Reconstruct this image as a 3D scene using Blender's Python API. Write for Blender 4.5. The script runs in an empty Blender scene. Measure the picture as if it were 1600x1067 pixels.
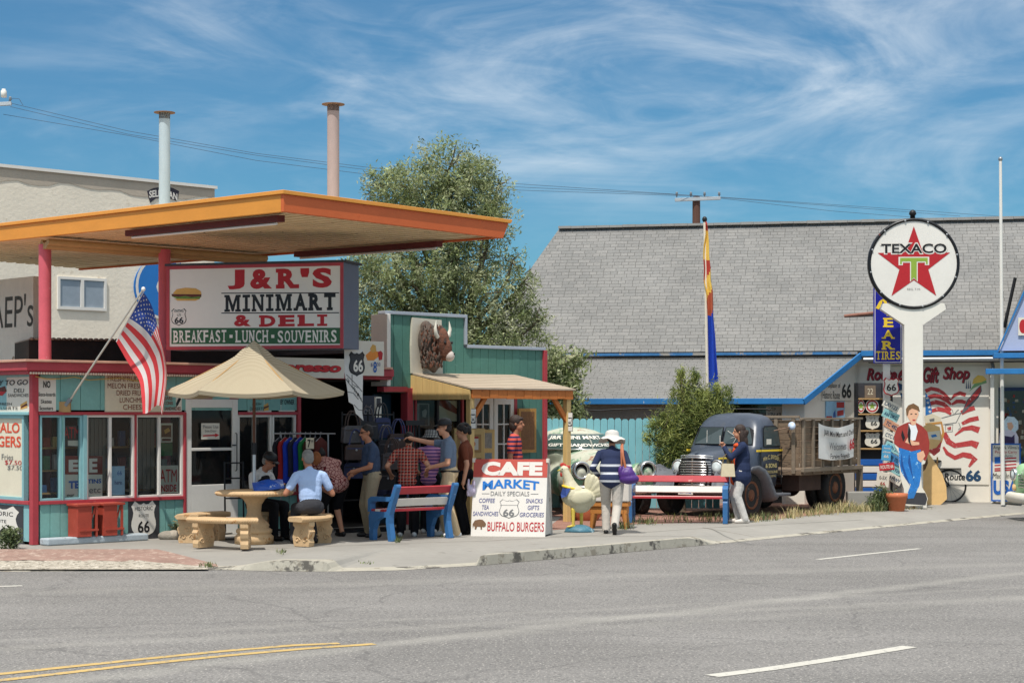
import bpy, math, random
import numpy as np
from mathutils import Vector as V, Matrix, Euler
sc = bpy.context.scene
COL = sc.collection
R = math.radians
random.seed(7); np.random.seed(7)
# ------------------------------------------------------------------ camera, sky, sun, exposure
F, HZ, CH = 2870.0, 645.0, 1.88          # focal length in photo pixels, horizon row, eye height (m)
cam = bpy.data.cameras.new("camera"); camo = bpy.data.objects.new("camera", cam); COL.objects.link(camo)
cam.sensor_width = 36; cam.lens = F / 1600 * 36; cam.shift_y = (HZ - 533.5) / 1600
cam.clip_start = .1; cam.clip_end = 2000
camo.location = (0, 0, CH); camo.rotation_euler = (R(90), 0, 0)
sc.camera = camo
SUN = V((-.17, -.47, 1)).normalized()     # direction towards the sun
sl = bpy.data.lights.new("sun", 'SUN'); so = bpy.data.objects.new("sun", sl); COL.objects.link(so)
sl.energy = 3.3; sl.angle = R(.5); sl.color = (1, .955, .88)
so.rotation_euler = SUN.to_track_quat('Z', 'Y').to_euler()
so.location = (-20, -20, 40)
w = bpy.data.worlds.new("World"); sc.world = w; w.use_nodes = True
wt = w.node_tree; wn, wl = wt.nodes, wt.links
bg = wn["Background"]; bg.inputs[1].default_value = .15
sky = wn.new("ShaderNodeTexSky"); sky.sky_type = 'NISHITA'; sky.sun_disc = False
sky.sun_elevation = math.asin(SUN.z); sky.sun_rotation = math.atan2(SUN.x, SUN.y)
sky.air_density = 1.0; sky.dust_density = .4; sky.ozone_density = 2.2
tint = wn.new("ShaderNodeMix"); tint.data_type = 'RGBA'; tint.blend_type = 'MULTIPLY'; tint.inputs[0].default_value = 1
SKYTINT = tint.inputs[7]; SKYTINT.default_value = (.148, .352, .455, 1)
wl.new(sky.outputs[0], tint.inputs[6])
tc = wn.new("ShaderNodeTexCoord")
def wnoise(rot, scale, nscale, detail, dist, rough=.55):
    mp = wn.new("ShaderNodeMapping"); mp.inputs['Rotation'].default_value = rot; mp.inputs['Scale'].default_value = scale
    n = wn.new("ShaderNodeTexNoise"); n.inputs['Scale'].default_value = nscale; n.inputs['Detail'].default_value = detail
    n.inputs['Distortion'].default_value = dist; n.inputs['Roughness'].default_value = rough
    wl.new(tc.outputs['Generated'], mp.inputs[0]); wl.new(mp.outputs[0], n.inputs['Vector'])
    return n.outputs[0]
def wramp(s, a, b):
    r = wn.new("ShaderNodeMapRange"); r.inputs[1].default_value = a; r.inputs[2].default_value = b; r.interpolation_type = 'SMOOTHSTEP'
    wl.new(s, r.inputs[0]); return r.outputs[0]
def wmath(op, a, b):
    m = wn.new("ShaderNodeMath"); m.operation = op
    for i, x in enumerate((a, b)):
        if isinstance(x, (int, float)): m.inputs[i].default_value = x
        else: wl.new(x, m.inputs[i])
    return m.outputs[0]
streak = wramp(wnoise((0, R(-20), 0), (1, 1, 4.0), 5.0, 8, .8, .60), .42, .80)
patch = wramp(wnoise((0, R(-10), 0), (1, 1, 2.0), 3.6, 4, .4), .37, .70)
fine = wramp(wnoise((0, R(-30), 0), (1.4, 1, 5), 11, 8, 1.0, .6), .35, .85)
cl = wmath('MULTIPLY', patch, wmath('ADD', wmath('MULTIPLY', streak, .75), wmath('MULTIPLY', fine, .35)))
cl2 = wmath('ADD', cl, wmath('MULTIPLY', streak, .16))
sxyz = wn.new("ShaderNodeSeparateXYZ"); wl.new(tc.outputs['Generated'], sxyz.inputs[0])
fill_veil = wmath('MULTIPLY', wramp(sxyz.outputs[2], .26, .60), .95)          # bright cloud layer added overhead, out of view, as neutral fill light
clm = wmath('MINIMUM', wmath('ADD', wmath('ADD', wmath('MULTIPLY', cl2, .64), .035), fill_veil), .92)
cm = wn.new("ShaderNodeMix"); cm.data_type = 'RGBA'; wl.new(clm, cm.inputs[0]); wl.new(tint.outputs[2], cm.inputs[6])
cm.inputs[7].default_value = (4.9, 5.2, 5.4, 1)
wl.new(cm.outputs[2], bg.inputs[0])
sc.view_settings.view_transform = 'Standard'; sc.view_settings.look = 'None'
sc.view_settings.exposure = 0.36; sc.view_settings.gamma = 1
sc.cycles.max_bounces = 6; sc.cycles.transparent_max_bounces = 8

# ------------------------------------------------------------------ pixel <-> place
def P(px, py, Y): return V(((px - 800) * Y / F, Y, CH - (py - HZ) * Y / F))
def G(px, py, z=0.0):
    Y = F * (CH - z) / (py - HZ); return V(((px - 800) * Y / F, Y, z))
class Frame:
    """an upright plane: origin on the ground, local x along it, local y into it"""
    def __init__(s, x, y, deg):
        s.o = V((x, y)); s.a = R(deg); s.u = V((math.cos(s.a), math.sin(s.a))); s.n = V((-s.u.y, s.u.x))
    def at(s, px, py=645, off=0.0):
        k = (px - 800) / F; o = s.o + off * s.n
        t = (k * o.y - o.x) / (s.u.x - k * s.u.y); Y = o.y + t * s.u.y
        return t, CH - (py - HZ) * Y / F
    def world(s, t, off=0.0, z=0.0):
        p = s.o + t * s.u + off * s.n; return V((p.x, p.y, z))

# ------------------------------------------------------------------ materials
def lin(c):
    c = c / 255.0
    return c / 12.92 if c <= .04045 else ((c + .055) / 1.055) ** 2.4
def col(c): return (lin(c[0]), lin(c[1]), lin(c[2]), 1)
def newmat(name):
    m = bpy.data.materials.new(name); m.use_nodes = True
    nt = m.node_tree; return m, nt.nodes, nt.links, nt.nodes["Principled BSDF"]
def noise_node(n, l, vec, scale, detail=6, rough=.6, dist=0):
    t = n.new("ShaderNodeTexNoise"); t.inputs['Scale'].default_value = scale; t.inputs['Detail'].default_value = detail
    t.inputs['Roughness'].default_value = rough; t.inputs['Distortion'].default_value = dist
    l.new(vec, t.inputs['Vector']); return t.outputs[0]
def rng(n, l, s, a, b, c, d, smooth=False):
    r = n.new("ShaderNodeMapRange")
    for i, v in enumerate((a, b, c, d)): r.inputs[i + 1].default_value = v
    if smooth: r.interpolation_type = 'SMOOTHSTEP'
    l.new(s, r.inputs[0]); return r.outputs[0]
def mixc(n, l, f, a, b, mode='MIX'):
    x = n.new("ShaderNodeMix"); x.data_type = 'RGBA'; x.blend_type = mode
    for i, v in ((0, f), (6, a), (7, b)):
        if isinstance(v, (tuple, list, float, int)): x.inputs[i].default_value = v
        else: l.new(v, x.inputs[i])
    return x.outputs[2]
def scalec(n, l, c, f):
    x = n.new("ShaderNodeVectorMath"); x.operation = 'SCALE'
    if isinstance(c, tuple): x.inputs[0].default_value = c[:3]
    else: l.new(c, x.inputs[0])
    if isinstance(f, (int, float)): x.inputs[3].default_value = f
    else: l.new(f, x.inputs[3])
    return x.outputs[0]
def M(name, c, rough=.7, var=.12, scale=6, bump=0.0, bscale=None, metal=0.0, wear=None, spec=.4, stretch=(1, 1, 1), wear2=None):
    """painted or natural surface: base colour, broad tonal drift, optional wear=(colour, threshold, scale) patches"""
    m, n, l, b = newmat(name)
    tcn = n.new("ShaderNodeTexCoord"); mp = n.new("ShaderNodeMapping"); mp.inputs['Scale'].default_value = stretch
    l.new(tcn.outputs['Object'], mp.inputs[0]); vec = mp.outputs[0]
    f = rng(n, l, noise_node(n, l, vec, scale), .25, .75, 1 - var, 1 + var)
    f2 = rng(n, l, noise_node(n, l, vec, scale * 7, 3), .25, .75, 1 - var * .5, 1 + var * .5)
    c0 = scalec(n, l, scalec(n, l, col(c), f), f2)
    for wr in (wear, wear2):
        if wr:
            k = rng(n, l, noise_node(n, l, vec, wr[2], 8, .7), wr[1], wr[1] + .05, 0, 1)
            c0 = mixc(n, l, k, c0, col(wr[0]))
    l.new(c0, b.inputs['Base Color'])
    b.inputs['Roughness'].default_value = rough; b.inputs['Metallic'].default_value = metal
    b.inputs['Specular IOR Level'].default_value = spec
    if bump:
        bp = n.new("ShaderNodeBump"); bp.inputs['Strength'].default_value = bump; bp.inputs['Distance'].default_value = .02
        l.new(noise_node(n, l, vec, bscale or scale * 5, 5), bp.inputs['Height']); l.new(bp.outputs[0], b.inputs['Normal'])
    return m
def glass_dark(name, c=(16, 19, 21), rough=.04):
    m, n, l, b = newmat(name)
    b.inputs['Base Color'].default_value = col(c); b.inputs['Roughness'].default_value = rough
    b.inputs['Specular IOR Level'].default_value = .6
    tcn = n.new("ShaderNodeTexCoord"); bp = n.new("ShaderNodeBump"); bp.inputs['Strength'].default_value = .04
    l.new(noise_node(n, l, tcn.outputs['Object'], 2.5, 2), bp.inputs['Height']); l.new(bp.outputs[0], b.inputs['Normal'])
    return m
def glass_clear(name, tint=(.8, .86, .85), gl=.0, base=.025):
    """window pane seen through: mostly clear, reflective at a slant, slightly dusty"""
    m, n, l, b = newmat(name); out = n["Material Output"]; n.remove(b)
    tr = n.new("ShaderNodeBsdfTransparent"); tr.inputs[0].default_value = (*tint, 1)
    g = n.new("ShaderNodeBsdfGlossy"); g.inputs['Roughness'].default_value = .03; g.inputs[0].default_value = (.9, .95, 1, 1)
    d = n.new("ShaderNodeBsdfDiffuse"); d.inputs[0].default_value = (.4, .42, .42, 1)
    fr = n.new("ShaderNodeFresnel"); fr.inputs[0].default_value = 1.38
    ad = n.new("ShaderNodeMath"); ad.operation = 'ADD'; ad.inputs[1].default_value = gl; l.new(fr.outputs[0], ad.inputs[0])
    m1 = n.new("ShaderNodeMixShader"); l.new(ad.outputs[0], m1.inputs[0]); l.new(tr.outputs[0], m1.inputs[1]); l.new(g.outputs[0], m1.inputs[2])
    m2 = n.new("ShaderNodeMixShader"); m2.inputs[0].default_value = base; l.new(m1.outputs[0], m2.inputs[1]); l.new(d.outputs[0], m2.inputs[2])
    l.new(m2.outputs[0], out.inputs[0]); return m
def pattern(name, kind, a, b_, c=None, scale=20, axis=2, duty=.5):
    """cloth with bands ('stripe'), a tartan ('plaid') or a scribbled print ('print')"""
    m, n, l, b = newmat(name); tcn = n.new("ShaderNodeTexCoord"); sp = n.new("ShaderNodeSeparateXYZ"); l.new(tcn.outputs['Object'], sp.inputs[0])
    def band(ax, s, d):
        k = n.new("ShaderNodeMath"); k.operation = 'MULTIPLY'; k.inputs[1].default_value = s; l.new(sp.outputs[ax], k.inputs[0])
        fr = n.new("ShaderNodeMath"); fr.operation = 'FRACT'; l.new(k.outputs[0], fr.inputs[0])
        g = n.new("ShaderNodeMath"); g.operation = 'GREATER_THAN'; g.inputs[1].default_value = d; l.new(fr.outputs[0], g.inputs[0]); return g.outputs[0]
    if kind == 'stripe': cc = mixc(n, l, band(axis, scale, duty), col(a), col(b_))
    elif kind == 'plaid':
        cc = mixc(n, l, band(2, scale, .55), col(a), col(b_)); k = n.new("ShaderNodeMath"); k.operation = 'MULTIPLY'; k.inputs[1].default_value = .55
        l.new(band(1, scale, .5), k.inputs[0]); cc = mixc(n, l, k.outputs[0], cc, col((30, 18, 20)))
        cc = mixc(n, l, band(1, scale * 1.0 + .01, .9), cc, col(c)); cc = mixc(n, l, band(2, scale, .92), cc, col(c))
    else:
        v = n.new("ShaderNodeTexVoronoi"); v.feature = 'DISTANCE_TO_EDGE'; v.inputs['Scale'].default_value = scale; l.new(tcn.outputs['Object'], v.inputs['Vector'])
        cc = mixc(n, l, rng(n, l, v.outputs[0], .05, .09, 1, 0), col(a), col(b_))
    l.new(cc, b.inputs['Base Color']); b.inputs['Roughness'].default_value = .9; b.inputs['Specular IOR Level'].default_value = .2
    return m
def leafmat(name, c, c2):
    m, n, l, b = newmat(name); out = n["Material Output"]
    tcn = n.new("ShaderNodeTexCoord")
    cc = mixc(n, l, rng(n, l, noise_node(n, l, tcn.outputs['Object'], 1.6, 5), .3, .7, 0, 1), col(c), col(c2))
    g = n.new("ShaderNodeNewGeometry"); cc = scalec(n, l, cc, rng(n, l, g.outputs['Random Per Island'], 0, 1, .6, 1.35))
    l.new(cc, b.inputs['Base Color']); b.inputs['Roughness'].default_value = .5; b.inputs['Specular IOR Level'].default_value = .35
    t = n.new("ShaderNodeBsdfTranslucent"); l.new(cc, t.inputs[0])
    mx = n.new("ShaderNodeMixShader"); mx.inputs[0].default_value = .40
    l.new(b.outputs[0], mx.inputs[1]); l.new(t.outputs[0], mx.inputs[2]); l.new(mx.outputs[0], out.inputs[0]); return m

# ------------------------------------------------------------------ mesh builder
CUSTOM = {'M': [(0,0),(.34,0),(.34,.14),(.25,.14),(.25,.70),(.45,.02),(.57,.02),(.75,.70),(.75,.14),(.66,.14),(.66,0),(1,0),(1,.14),(.93,.14),(.93,.86),(1,.86),(1,1),(.70,1),(.51,.40),(.30,1),(0,1),(0,.86),(.07,.86),(.07,.14),(0,.14)],
          'N': [(0,0),(.36,0),(.36,.14),(.26,.14),(.26,.66),(.72,0),(.92,0),(.92,.86),(1,.86),(1,1),(.66,1),(.66,.86),(.74,.86),(.74,.34),(.28,1),(0,1),(0,.86),(.08,.86),(.08,.14),(0,.14)]}
class MB:
    def __init__(s): s.v = []; s.f = []; s.m = []; s.sm = []; s.mats = []; s.T = None
    def mi(s, m):
        if m not in s.mats: s.mats.append(m)
        return s.mats.index(m)
    def add(s, vs, fs, m, smooth=False):
        o = len(s.v); i = s.mi(m)
        s.v += [tuple(s.T @ V(p)) if s.T else tuple(p) for p in vs]
        for f in fs: s.f.append([k + o for k in f]); s.m.append(i); s.sm.append(smooth)
        return s
    def box(s, x0, x1, y0, y1, z0, z1, m):
        return s.add([(x0,y0,z0),(x1,y0,z0),(x1,y1,z0),(x0,y1,z0),(x0,y0,z1),(x1,y0,z1),(x1,y1,z1),(x0,y1,z1)],
              [(3,2,1,0),(4,5,6,7),(0,1,5,4),(1,2,6,5),(2,3,7,6),(3,0,4,7)], m)
    def bar(s, p, q, w, h, m, up=(0, 0, 1)):
        """square bar from p to q; w sideways, h along up"""
        p, q = V(p), V(q); d = (q - p).normalized(); sd = d.cross(V(up))
        if sd.length < 1e-4: sd = d.cross(V((1, 0, 0)))
        sd.normalize(); u = sd.cross(d).normalized(); a, b = sd * w / 2, u * h / 2
        vs = [p-a-b, p+a-b, p+a+b, p-a+b, q-a-b, q+a-b, q+a+b, q-a+b]
        return s.add(vs, [(0,1,2,3),(7,6,5,4),(0,4,5,1),(1,5,6,2),(2,6,7,3),(3,7,4,0)], m)
    def tube(s, pts, r, m, n=10, cap=True, smooth=True, flat=1.0):
        pts = [V(p) for p in pts]; k = len(pts); rs = r if isinstance(r, (list, tuple)) else [r] * k
        vs, fs, ref = [], [], None
        for i, p in enumerate(pts):
            d = (pts[min(i+1, k-1)] - pts[max(i-1, 0)]).normalized()
            if ref is None: ref = d.cross(V((0, 0, 1))); ref = ref if ref.length > .05 else d.cross(V((0, 1, 0)))
            ref = (ref - d * ref.dot(d)).normalized(); b = d.cross(ref)
            for j in range(n):
                t = 2 * math.pi * j / n; vs.append(p + rs[i] * (math.cos(t) * ref + flat * math.sin(t) * b))
        for i in range(k - 1):
            for j in range(n): fs.append((i*n+j, i*n+(j+1)%n, (i+1)*n+(j+1)%n, (i+1)*n+j))
        s.add(vs, fs, m, smooth)
        if cap: s.add(vs, [tuple(range(n-1, -1, -1)), tuple((k-1)*n+j for j in range(n))], m)
        return s
    def lathe(s, prof, m, n=24, c=(0, 0, 0), smooth=True, T=None):
        vs, fs = [], []
        for r, z in prof:
            for j in range(n):
                t = 2*math.pi*j/n; vs.append((c[0]+r*math.cos(t), c[1]+r*math.sin(t), c[2]+z))
        k = len(prof)
        for i in range(k-1):
            for j in range(n): fs.append((i*n+j, i*n+(j+1)%n, (i+1)*n+(j+1)%n, (i+1)*n+j))
        fs.append(tuple(range(n-1, -1, -1))); fs.append(tuple((k-1)*n+j for j in range(n)))
        if T: vs = [T @ V(p) for p in vs]
        return s.add(vs, fs, m, smooth)
    def ell(s, c, r, m, n=14, k=9, rot=None):
        vs, fs = [], []; c = V(c)
        for i in range(k+1):
            a = math.pi*i/k
            for j in range(n):
                t = 2*math.pi*j/n; p = V((r[0]*math.sin(a)*math.cos(t), r[1]*math.sin(a)*math.sin(t), r[2]*math.cos(a)))
                vs.append(c + (rot @ p if rot else p))
        for i in range(k):
            for j in range(n): fs.append((i*n+j, (i+1)*n+j, (i+1)*n+(j+1)%n, i*n+(j+1)%n))
        return s.add(vs, fs, m, True)
    def poly(s, pts, m, y=0.0):
        """flat outline in the xz plane, facing -y"""
        a = sum(pts[i][0]*pts[(i+1)%len(pts)][1]-pts[(i+1)%len(pts)][0]*pts[i][1] for i in range(len(pts)))
        if a < 0: pts = pts[::-1]
        return s.add([(x, y, z) for x, z in pts], [tuple(range(len(pts)))], m)
    def prism(s, pts, y0, y1, m, side=None):
        a = sum(pts[i][0]*pts[(i+1)%len(pts)][1]-pts[(i+1)%len(pts)][0]*pts[i][1] for i in range(len(pts)))
        if a < 0: pts = pts[::-1]
        n = len(pts); vs = [(x, y0, z) for x, z in pts] + [(x, y1, z) for x, z in pts]
        s.add(vs, [tuple(range(n)), tuple(range(2*n-1, n-1, -1))], m)
        return s.add(vs, [(i, i+n, (i+1)%n+n, (i+1)%n) for i in range(n)], side or m)
    def ribbon(s, pts, wd, m, y=0.0):
        """painted stroke of width wd along pts in the xz plane"""
        k = len(pts); L, Rr = [], []
        for i in range(k):
            a, b = pts[max(i-1, 0)], pts[min(i+1, k-1)]; d = V((b[0]-a[0], b[1]-a[1])); d.normalize()
            ww = wd[i] if isinstance(wd, (list, tuple)) else wd
            L.append((pts[i][0]-d.y*ww/2, y, pts[i][1]+d.x*ww/2)); Rr.append((pts[i][0]+d.y*ww/2, y, pts[i][1]-d.x*ww/2))
        return s.add(L+Rr, [(i+k, i+k+1, i+1, i) for i in range(k-1)], m)
    def text(s, t, x0, x1, z0, z1, m, y=0.0, bold=0.0, shear=0.0, arch=0.0, slab=False, rough=0):
        vs, fs = glyphs(t, bold, shear)
        W, H = max(p[0] for p in vs), max(p[1] for p in vs)
        o = []
        for a, b in vs:
            u = a / W; zz = z0 + b / H * (z1 - z0) + arch * (4*u*(1-u))
            o.append((x0 + u*(x1-x0), y, zz))
        s.add(o, fs, m)
        return s
    def slabtext(s, t, x0, x1, z0, z1, m, y=0.0, bold=.035, bracket=.13):
        """heavy western slab lettering: each letter in its own cell with slab feet"""
        wd = {'I': .62, "'": .4, 'J': .9, 'M': 1.3, 'W': 1.3, '&': 1.15, '.': .5, ' ': .5}
        tot = sum(wd.get(c, 1) for c in t); x = x0; h = z1 - z0; un = (x1-x0)/tot
        SER = {'M': ((.10,0),(.90,0),(.06,1),(.94,1)), 'I': ((.5,0),(.5,1)), 'N': ((.12,0),(.12,1),(.88,1)), 'A': ((.06,0),(.94,0)),
               'R': ((.14,0),(.92,0),(.12,1)), 'T': ((.5,0),), 'D': ((.1,0),(.1,1)), 'E': ((.1,0),(.1,1)), 'L': ((.15,0),(.15,1)),
               'B': ((.1,0),(.1,1)), 'K': ((.12,0),(.12,1),(.9,0),(.85,1)), 'F': ((.15,0),(.1,1)), 'U': ((.1,1),(.9,1)), 'H': ((.1,0),(.9,0),(.1,1),(.9,1)),
               'V': ((.06,1),(.94,1)), 'J': ((.72,1),)}
        for c in t:
            cw = wd.get(c, 1)*un; a, b = x + cw*.06, x + cw*.94
            if c == "'": s.text(c, a, b, z0+h*.55, z1, m, y, bold)
            elif c == '.': s.box(a, b, y-.001, y, z0+h*.38, z0+h*.62, m)
            elif c in CUSTOM: s.poly([(a+(b-a)*u, z0+h*v) for u, v in CUSTOM[c]], m, y)
            elif c != ' ':
                ia, ib = (a+cw*.28, b-cw*.28) if c == 'I' else (a+cw*.05, b-cw*.05)
                s.text(c, ia, ib, z0, z1, m, y, bold*.25 if c in 'MN' else bold)
                for k, (u, e) in enumerate(SER.get(c, ())):
                    cx = a + (b-a)*u; hw = cw*(.42 if c == 'I' else .13 if c == 'M' else .2); zz = z0 if e == 0 else z1-h*bracket
                    xa, xb = max(cx-hw, a-cw*.03), min(cx+hw, b+cw*.03); yy = y-.0006*(k+1)
                    s.add([(xa,yy,zz),(xb,yy,zz),(xb,yy,zz+h*bracket),(xa,yy,zz+h*bracket)], [(0,1,2,3)], m)
            x += cw
        return s
    def build(s, name, parent=None, loc=(0, 0, 0), rz=0.0, bevel=0.0, seg=2):
        me = bpy.data.meshes.new(name); me.from_pydata(s.v, [], s.f)
        for m in s.mats: me.materials.append(m)
        me.polygons.foreach_set('material_index', s.m); me.polygons.foreach_set('use_smooth', s.sm); me.update()
        o = bpy.data.objects.new(name, me); COL.objects.link(o); o.location = loc; o.rotation_euler = (0, 0, rz)
        if parent: o.parent = parent
        if bevel:
            b = o.modifiers.new('bevel', 'BEVEL'); b.width = bevel; b.segments = seg; b.limit_method = 'ANGLE'; b.angle_limit = R(40); b.harden_normals = False
        return o
_gl = {}
def glyphs(t, bold=0.0, shear=0.0):
    k = (t, bold, shear)
    if k not in _gl:
        cu = bpy.data.curves.new('t', 'FONT'); cu.body = t; cu.offset = bold; cu.shear = shear; cu.resolution_u = 3; cu.fill_mode = 'FRONT'
        ob = bpy.data.objects.new('t', cu); me = bpy.data.meshes.new_from_object(ob)
        vs = [(v.co.x, v.co.y) for v in me.vertices]; fs = [tuple(p.vertices) for p in me.polygons]
        mx, my = min(p[0] for p in vs), min(p[1] for p in vs)
        vs = [(a-mx, b-my) for a, b in vs]
        a0 = [sum(vs[f[i]][0]*vs[f[(i+1)%len(f)]][1]-vs[f[(i+1)%len(f)]][0]*vs[f[i]][1] for i in range(len(f))) for f in fs]
        fs = [f if a > 0 else f[::-1] for f, a in zip(fs, a0)]
        _gl[k] = (vs, fs); bpy.data.objects.remove(ob); bpy.data.curves.remove(cu); bpy.data.meshes.remove(me)
    return _gl[k]
def tag(o, label=None, cat=None, group=None, kind=None):
    if label: o['label'] = label
    if cat: o['category'] = cat
    if group: o['group'] = group
    if kind: o['kind'] = kind
    return o
def thing(name, label, cat, loc=(0, 0, 0), rz=0.0, group=None):
    o = bpy.data.objects.new(name, None); o.empty_display_size = .2; COL.objects.link(o); o.location = loc; o.rotation_euler = (0, 0, rz)
    return tag(o, label, cat, group)
def copy_tree(o, parent=None):
    c = o.copy(); COL.objects.link(c); c.parent = parent
    for ch in list(o.children): copy_tree(ch, c)
    return c
def star(cx, cz, r, rot=0.0, inner=.4):
    return [(cx + (r if i % 2 == 0 else r*inner)*math.sin(rot+math.pi*i/5), cz + (r if i % 2 == 0 else r*inner)*math.cos(rot+math.pi*i/5)) for i in range(10)]
SH = [(0,.94),(.10,.90),(.2,.91),(.3,.97),(.36,1.0),(.42,.93),(.5,.86),(.45,.78),(.42,.68),(.44,.57),(.49,.45),(.5,.34),(.46,.22),(.37,.13),(.22,.08),(.1,.05),(0,0)]
def shield_pts(x0, x1, z0, z1, inset=0.0):
    pts = [(a, b) for a, b in SH] + [(-a, b) for a, b in SH[-2:0:-1]]
    cx, w, h = (x0+x1)/2, (x1-x0), (z1-z0)
    return [(cx + a*w*(1-inset), z0 + h*(.5+(b-.5)*(1-inset))) for a, b in pts]
def disc(cx, cz, rx, rz_=None, n=32): 
    rz_ = rz_ or rx
    return [(cx+rx*math.cos(2*math.pi*i/n), cz+rz_*math.sin(2*math.pi*i/n)) for i in range(n)]

# ------------------------------------------------------------------ fused (one-surface) bodies
def fuse(prims, voxel, name, parent=None, loc=(0, 0, 0), rz=0.0, smooth=2, k=1.0):
    """prims: ('c', a, b, ra, rb, mat) tapered limb or ('e', centre, radii, rot, mat); grown together into one skin"""
    mb = MB(); dm = prims[0][-1]
    for p in prims:
        if p[0] == 'c':
            a, b, ra, rb = V(p[1])*k, V(p[2])*k, p[3]*k, p[4]*k; d = b-a; L = d.length; d = d.normalized() if L > 1e-6 else V((0,0,1))
            pts, rs = [], []
            for t in (-1, -.85, -.5): pts.append(a + d*ra*t); rs.append(max(ra*math.sqrt(1-t*t), ra*.05))
            pts.append(a); rs.append(ra)
            if L > 1e-6: pts.append(b); rs.append(rb)
            for t in (.5, .85, 1): pts.append(b + d*rb*t); rs.append(max(rb*math.sqrt(1-t*t), rb*.05))
            mb.tube(pts, rs, dm, 12)
        else: mb.ell(V(p[1])*k, [x*k for x in p[2]], dm, 16, 10, p[3])
    o = mb.build(name)
    r = o.modifiers.new('r', 'REMESH'); r.mode = 'VOXEL'; r.voxel_size = voxel
    if smooth: s_ = o.modifiers.new('s', 'SMOOTH'); s_.iterations = smooth; s_.factor = .5
    dg = bpy.context.evaluated_depsgraph_get(); me = bpy.data.meshes.new_from_object(o.evaluated_get(dg))
    old = o.data; bpy.data.objects.remove(o); bpy.data.meshes.remove(old)
    n = len(me.polygons); c = np.empty(n*3); me.polygons.foreach_get('center', c); c = c.reshape(-1, 3)
    mats, ids, best = [], np.zeros(n, int), np.full(n, 1e9)
    for p in prims:
        if p[-1] not in mats: mats.append(p[-1])
        if p[0] == 'c':
            a, b = np.array(V(p[1])*k), np.array(V(p[2])*k); ba = b-a; t = np.clip(((c-a)@ba)/max(ba@ba, 1e-9), 0, 1)
            d = np.linalg.norm(c-a-t[:, None]*ba, axis=1)-(p[3]+(p[4]-p[3])*t)*k
        else:
            q = c-np.array(V(p[1])*k)
            if p[3]: q = q @ np.array(p[3].to_3x3())
            r_ = np.array(p[2])*k; k0 = np.linalg.norm(q/r_, axis=1); k1 = np.linalg.norm(q/r_**2, axis=1)+1e-9; d = k0*(k0-1)/k1
        w_ = d < best; best[w_] = d[w_]; ids[w_] = mats.index(p[-1])
    me.materials.clear()
    for m in mats: me.materials.append(m)
    me.polygons.foreach_set('material_index', ids.astype(np.int32)); me.polygons.foreach_set('use_smooth', np.ones(n, bool)); me.name = name
    o = bpy.data.objects.new(name, me); COL.objects.link(o); o.location = loc; o.rotation_euler = (0, 0, rz)
    if parent: o.parent = parent
    return o

# ------------------------------------------------------------------ flat signs in a frame
class Board:
    def __init__(s, fr, x0, y0, x1, y1, off=-.03):
        s.fr, s.off = fr, off; s.c = (x0+x1)/2
        a, b = fr.at(x0, off=off)[0], fr.at(x1, off=off)[0]; s.sc = (a+b)/2; s.w = b-a
        s.z1, s.z0 = fr.at(s.c, y0, off)[1], fr.at(s.c, y1, off)[1]; s.h = s.z1-s.z0
        s.loc = fr.world(s.sc, off, s.z0); s.rz = fr.a
    def x(s, px): return s.fr.at(px, off=s.off)[0]-s.sc
    def z(s, px, py): return s.fr.at(px, py, s.off)[1]-s.z0
    def pt(s, px, py): return (s.x(px), s.z(px, py))
    def pts(s, L): return [s.pt(*p) for p in L]
    def text(s, mb, t, x0, y0, x1, y1, m, **kw):
        y = kw.pop('y', -.004); f = mb.slabtext if kw.pop('slab', 0) else mb.text
        c = (x0+x1)/2
        f(t, s.x(x0), s.x(x1), s.z(c, y1), s.z(c, y0), m, y=y, **kw)
def board(name, label, cat, fr, x0, y0, x1, y1, face, off=-.03, th=.025, rim=None, texts=(), polys=(), group=None, draw=None, outline=None):
    b = Board(fr, x0, y0, x1, y1, off); mb = MB(); w, h = b.w, b.h
    if outline: mb.prism(b.pts(outline), 0, th, face)
    else: mb.box(-w/2, w/2, 0, th, 0, h, face)
    if rim:
        rw, rm = rim
        for a in ((-w/2, w/2, 0, rw), (-w/2, w/2, h-rw, h), (-w/2, -w/2+rw, rw, h-rw), (w/2-rw, w/2, rw, h-rw)):
            mb.box(a[0], a[1], -.012, -.0005, a[2], a[3], rm)
    o = mb.build(name, None, b.loc, b.rz); tag(o, label, cat, group)
    l = MB()
    for i, (pp, m) in enumerate(polys): l.poly(b.pts(pp), m, -.002-.0008*i)
    for i, t in enumerate(texts):
        kw = dict(t[6]) if len(t) > 6 else {}
        kw.setdefault('y', -.005-.0004*len(polys)-.0003*i)
        b.text(l, t[0], *t[1:5], t[5], **kw)
    if draw: draw(b, l)
    if l.v: l.build('lettering', o)
    return o, b
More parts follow.
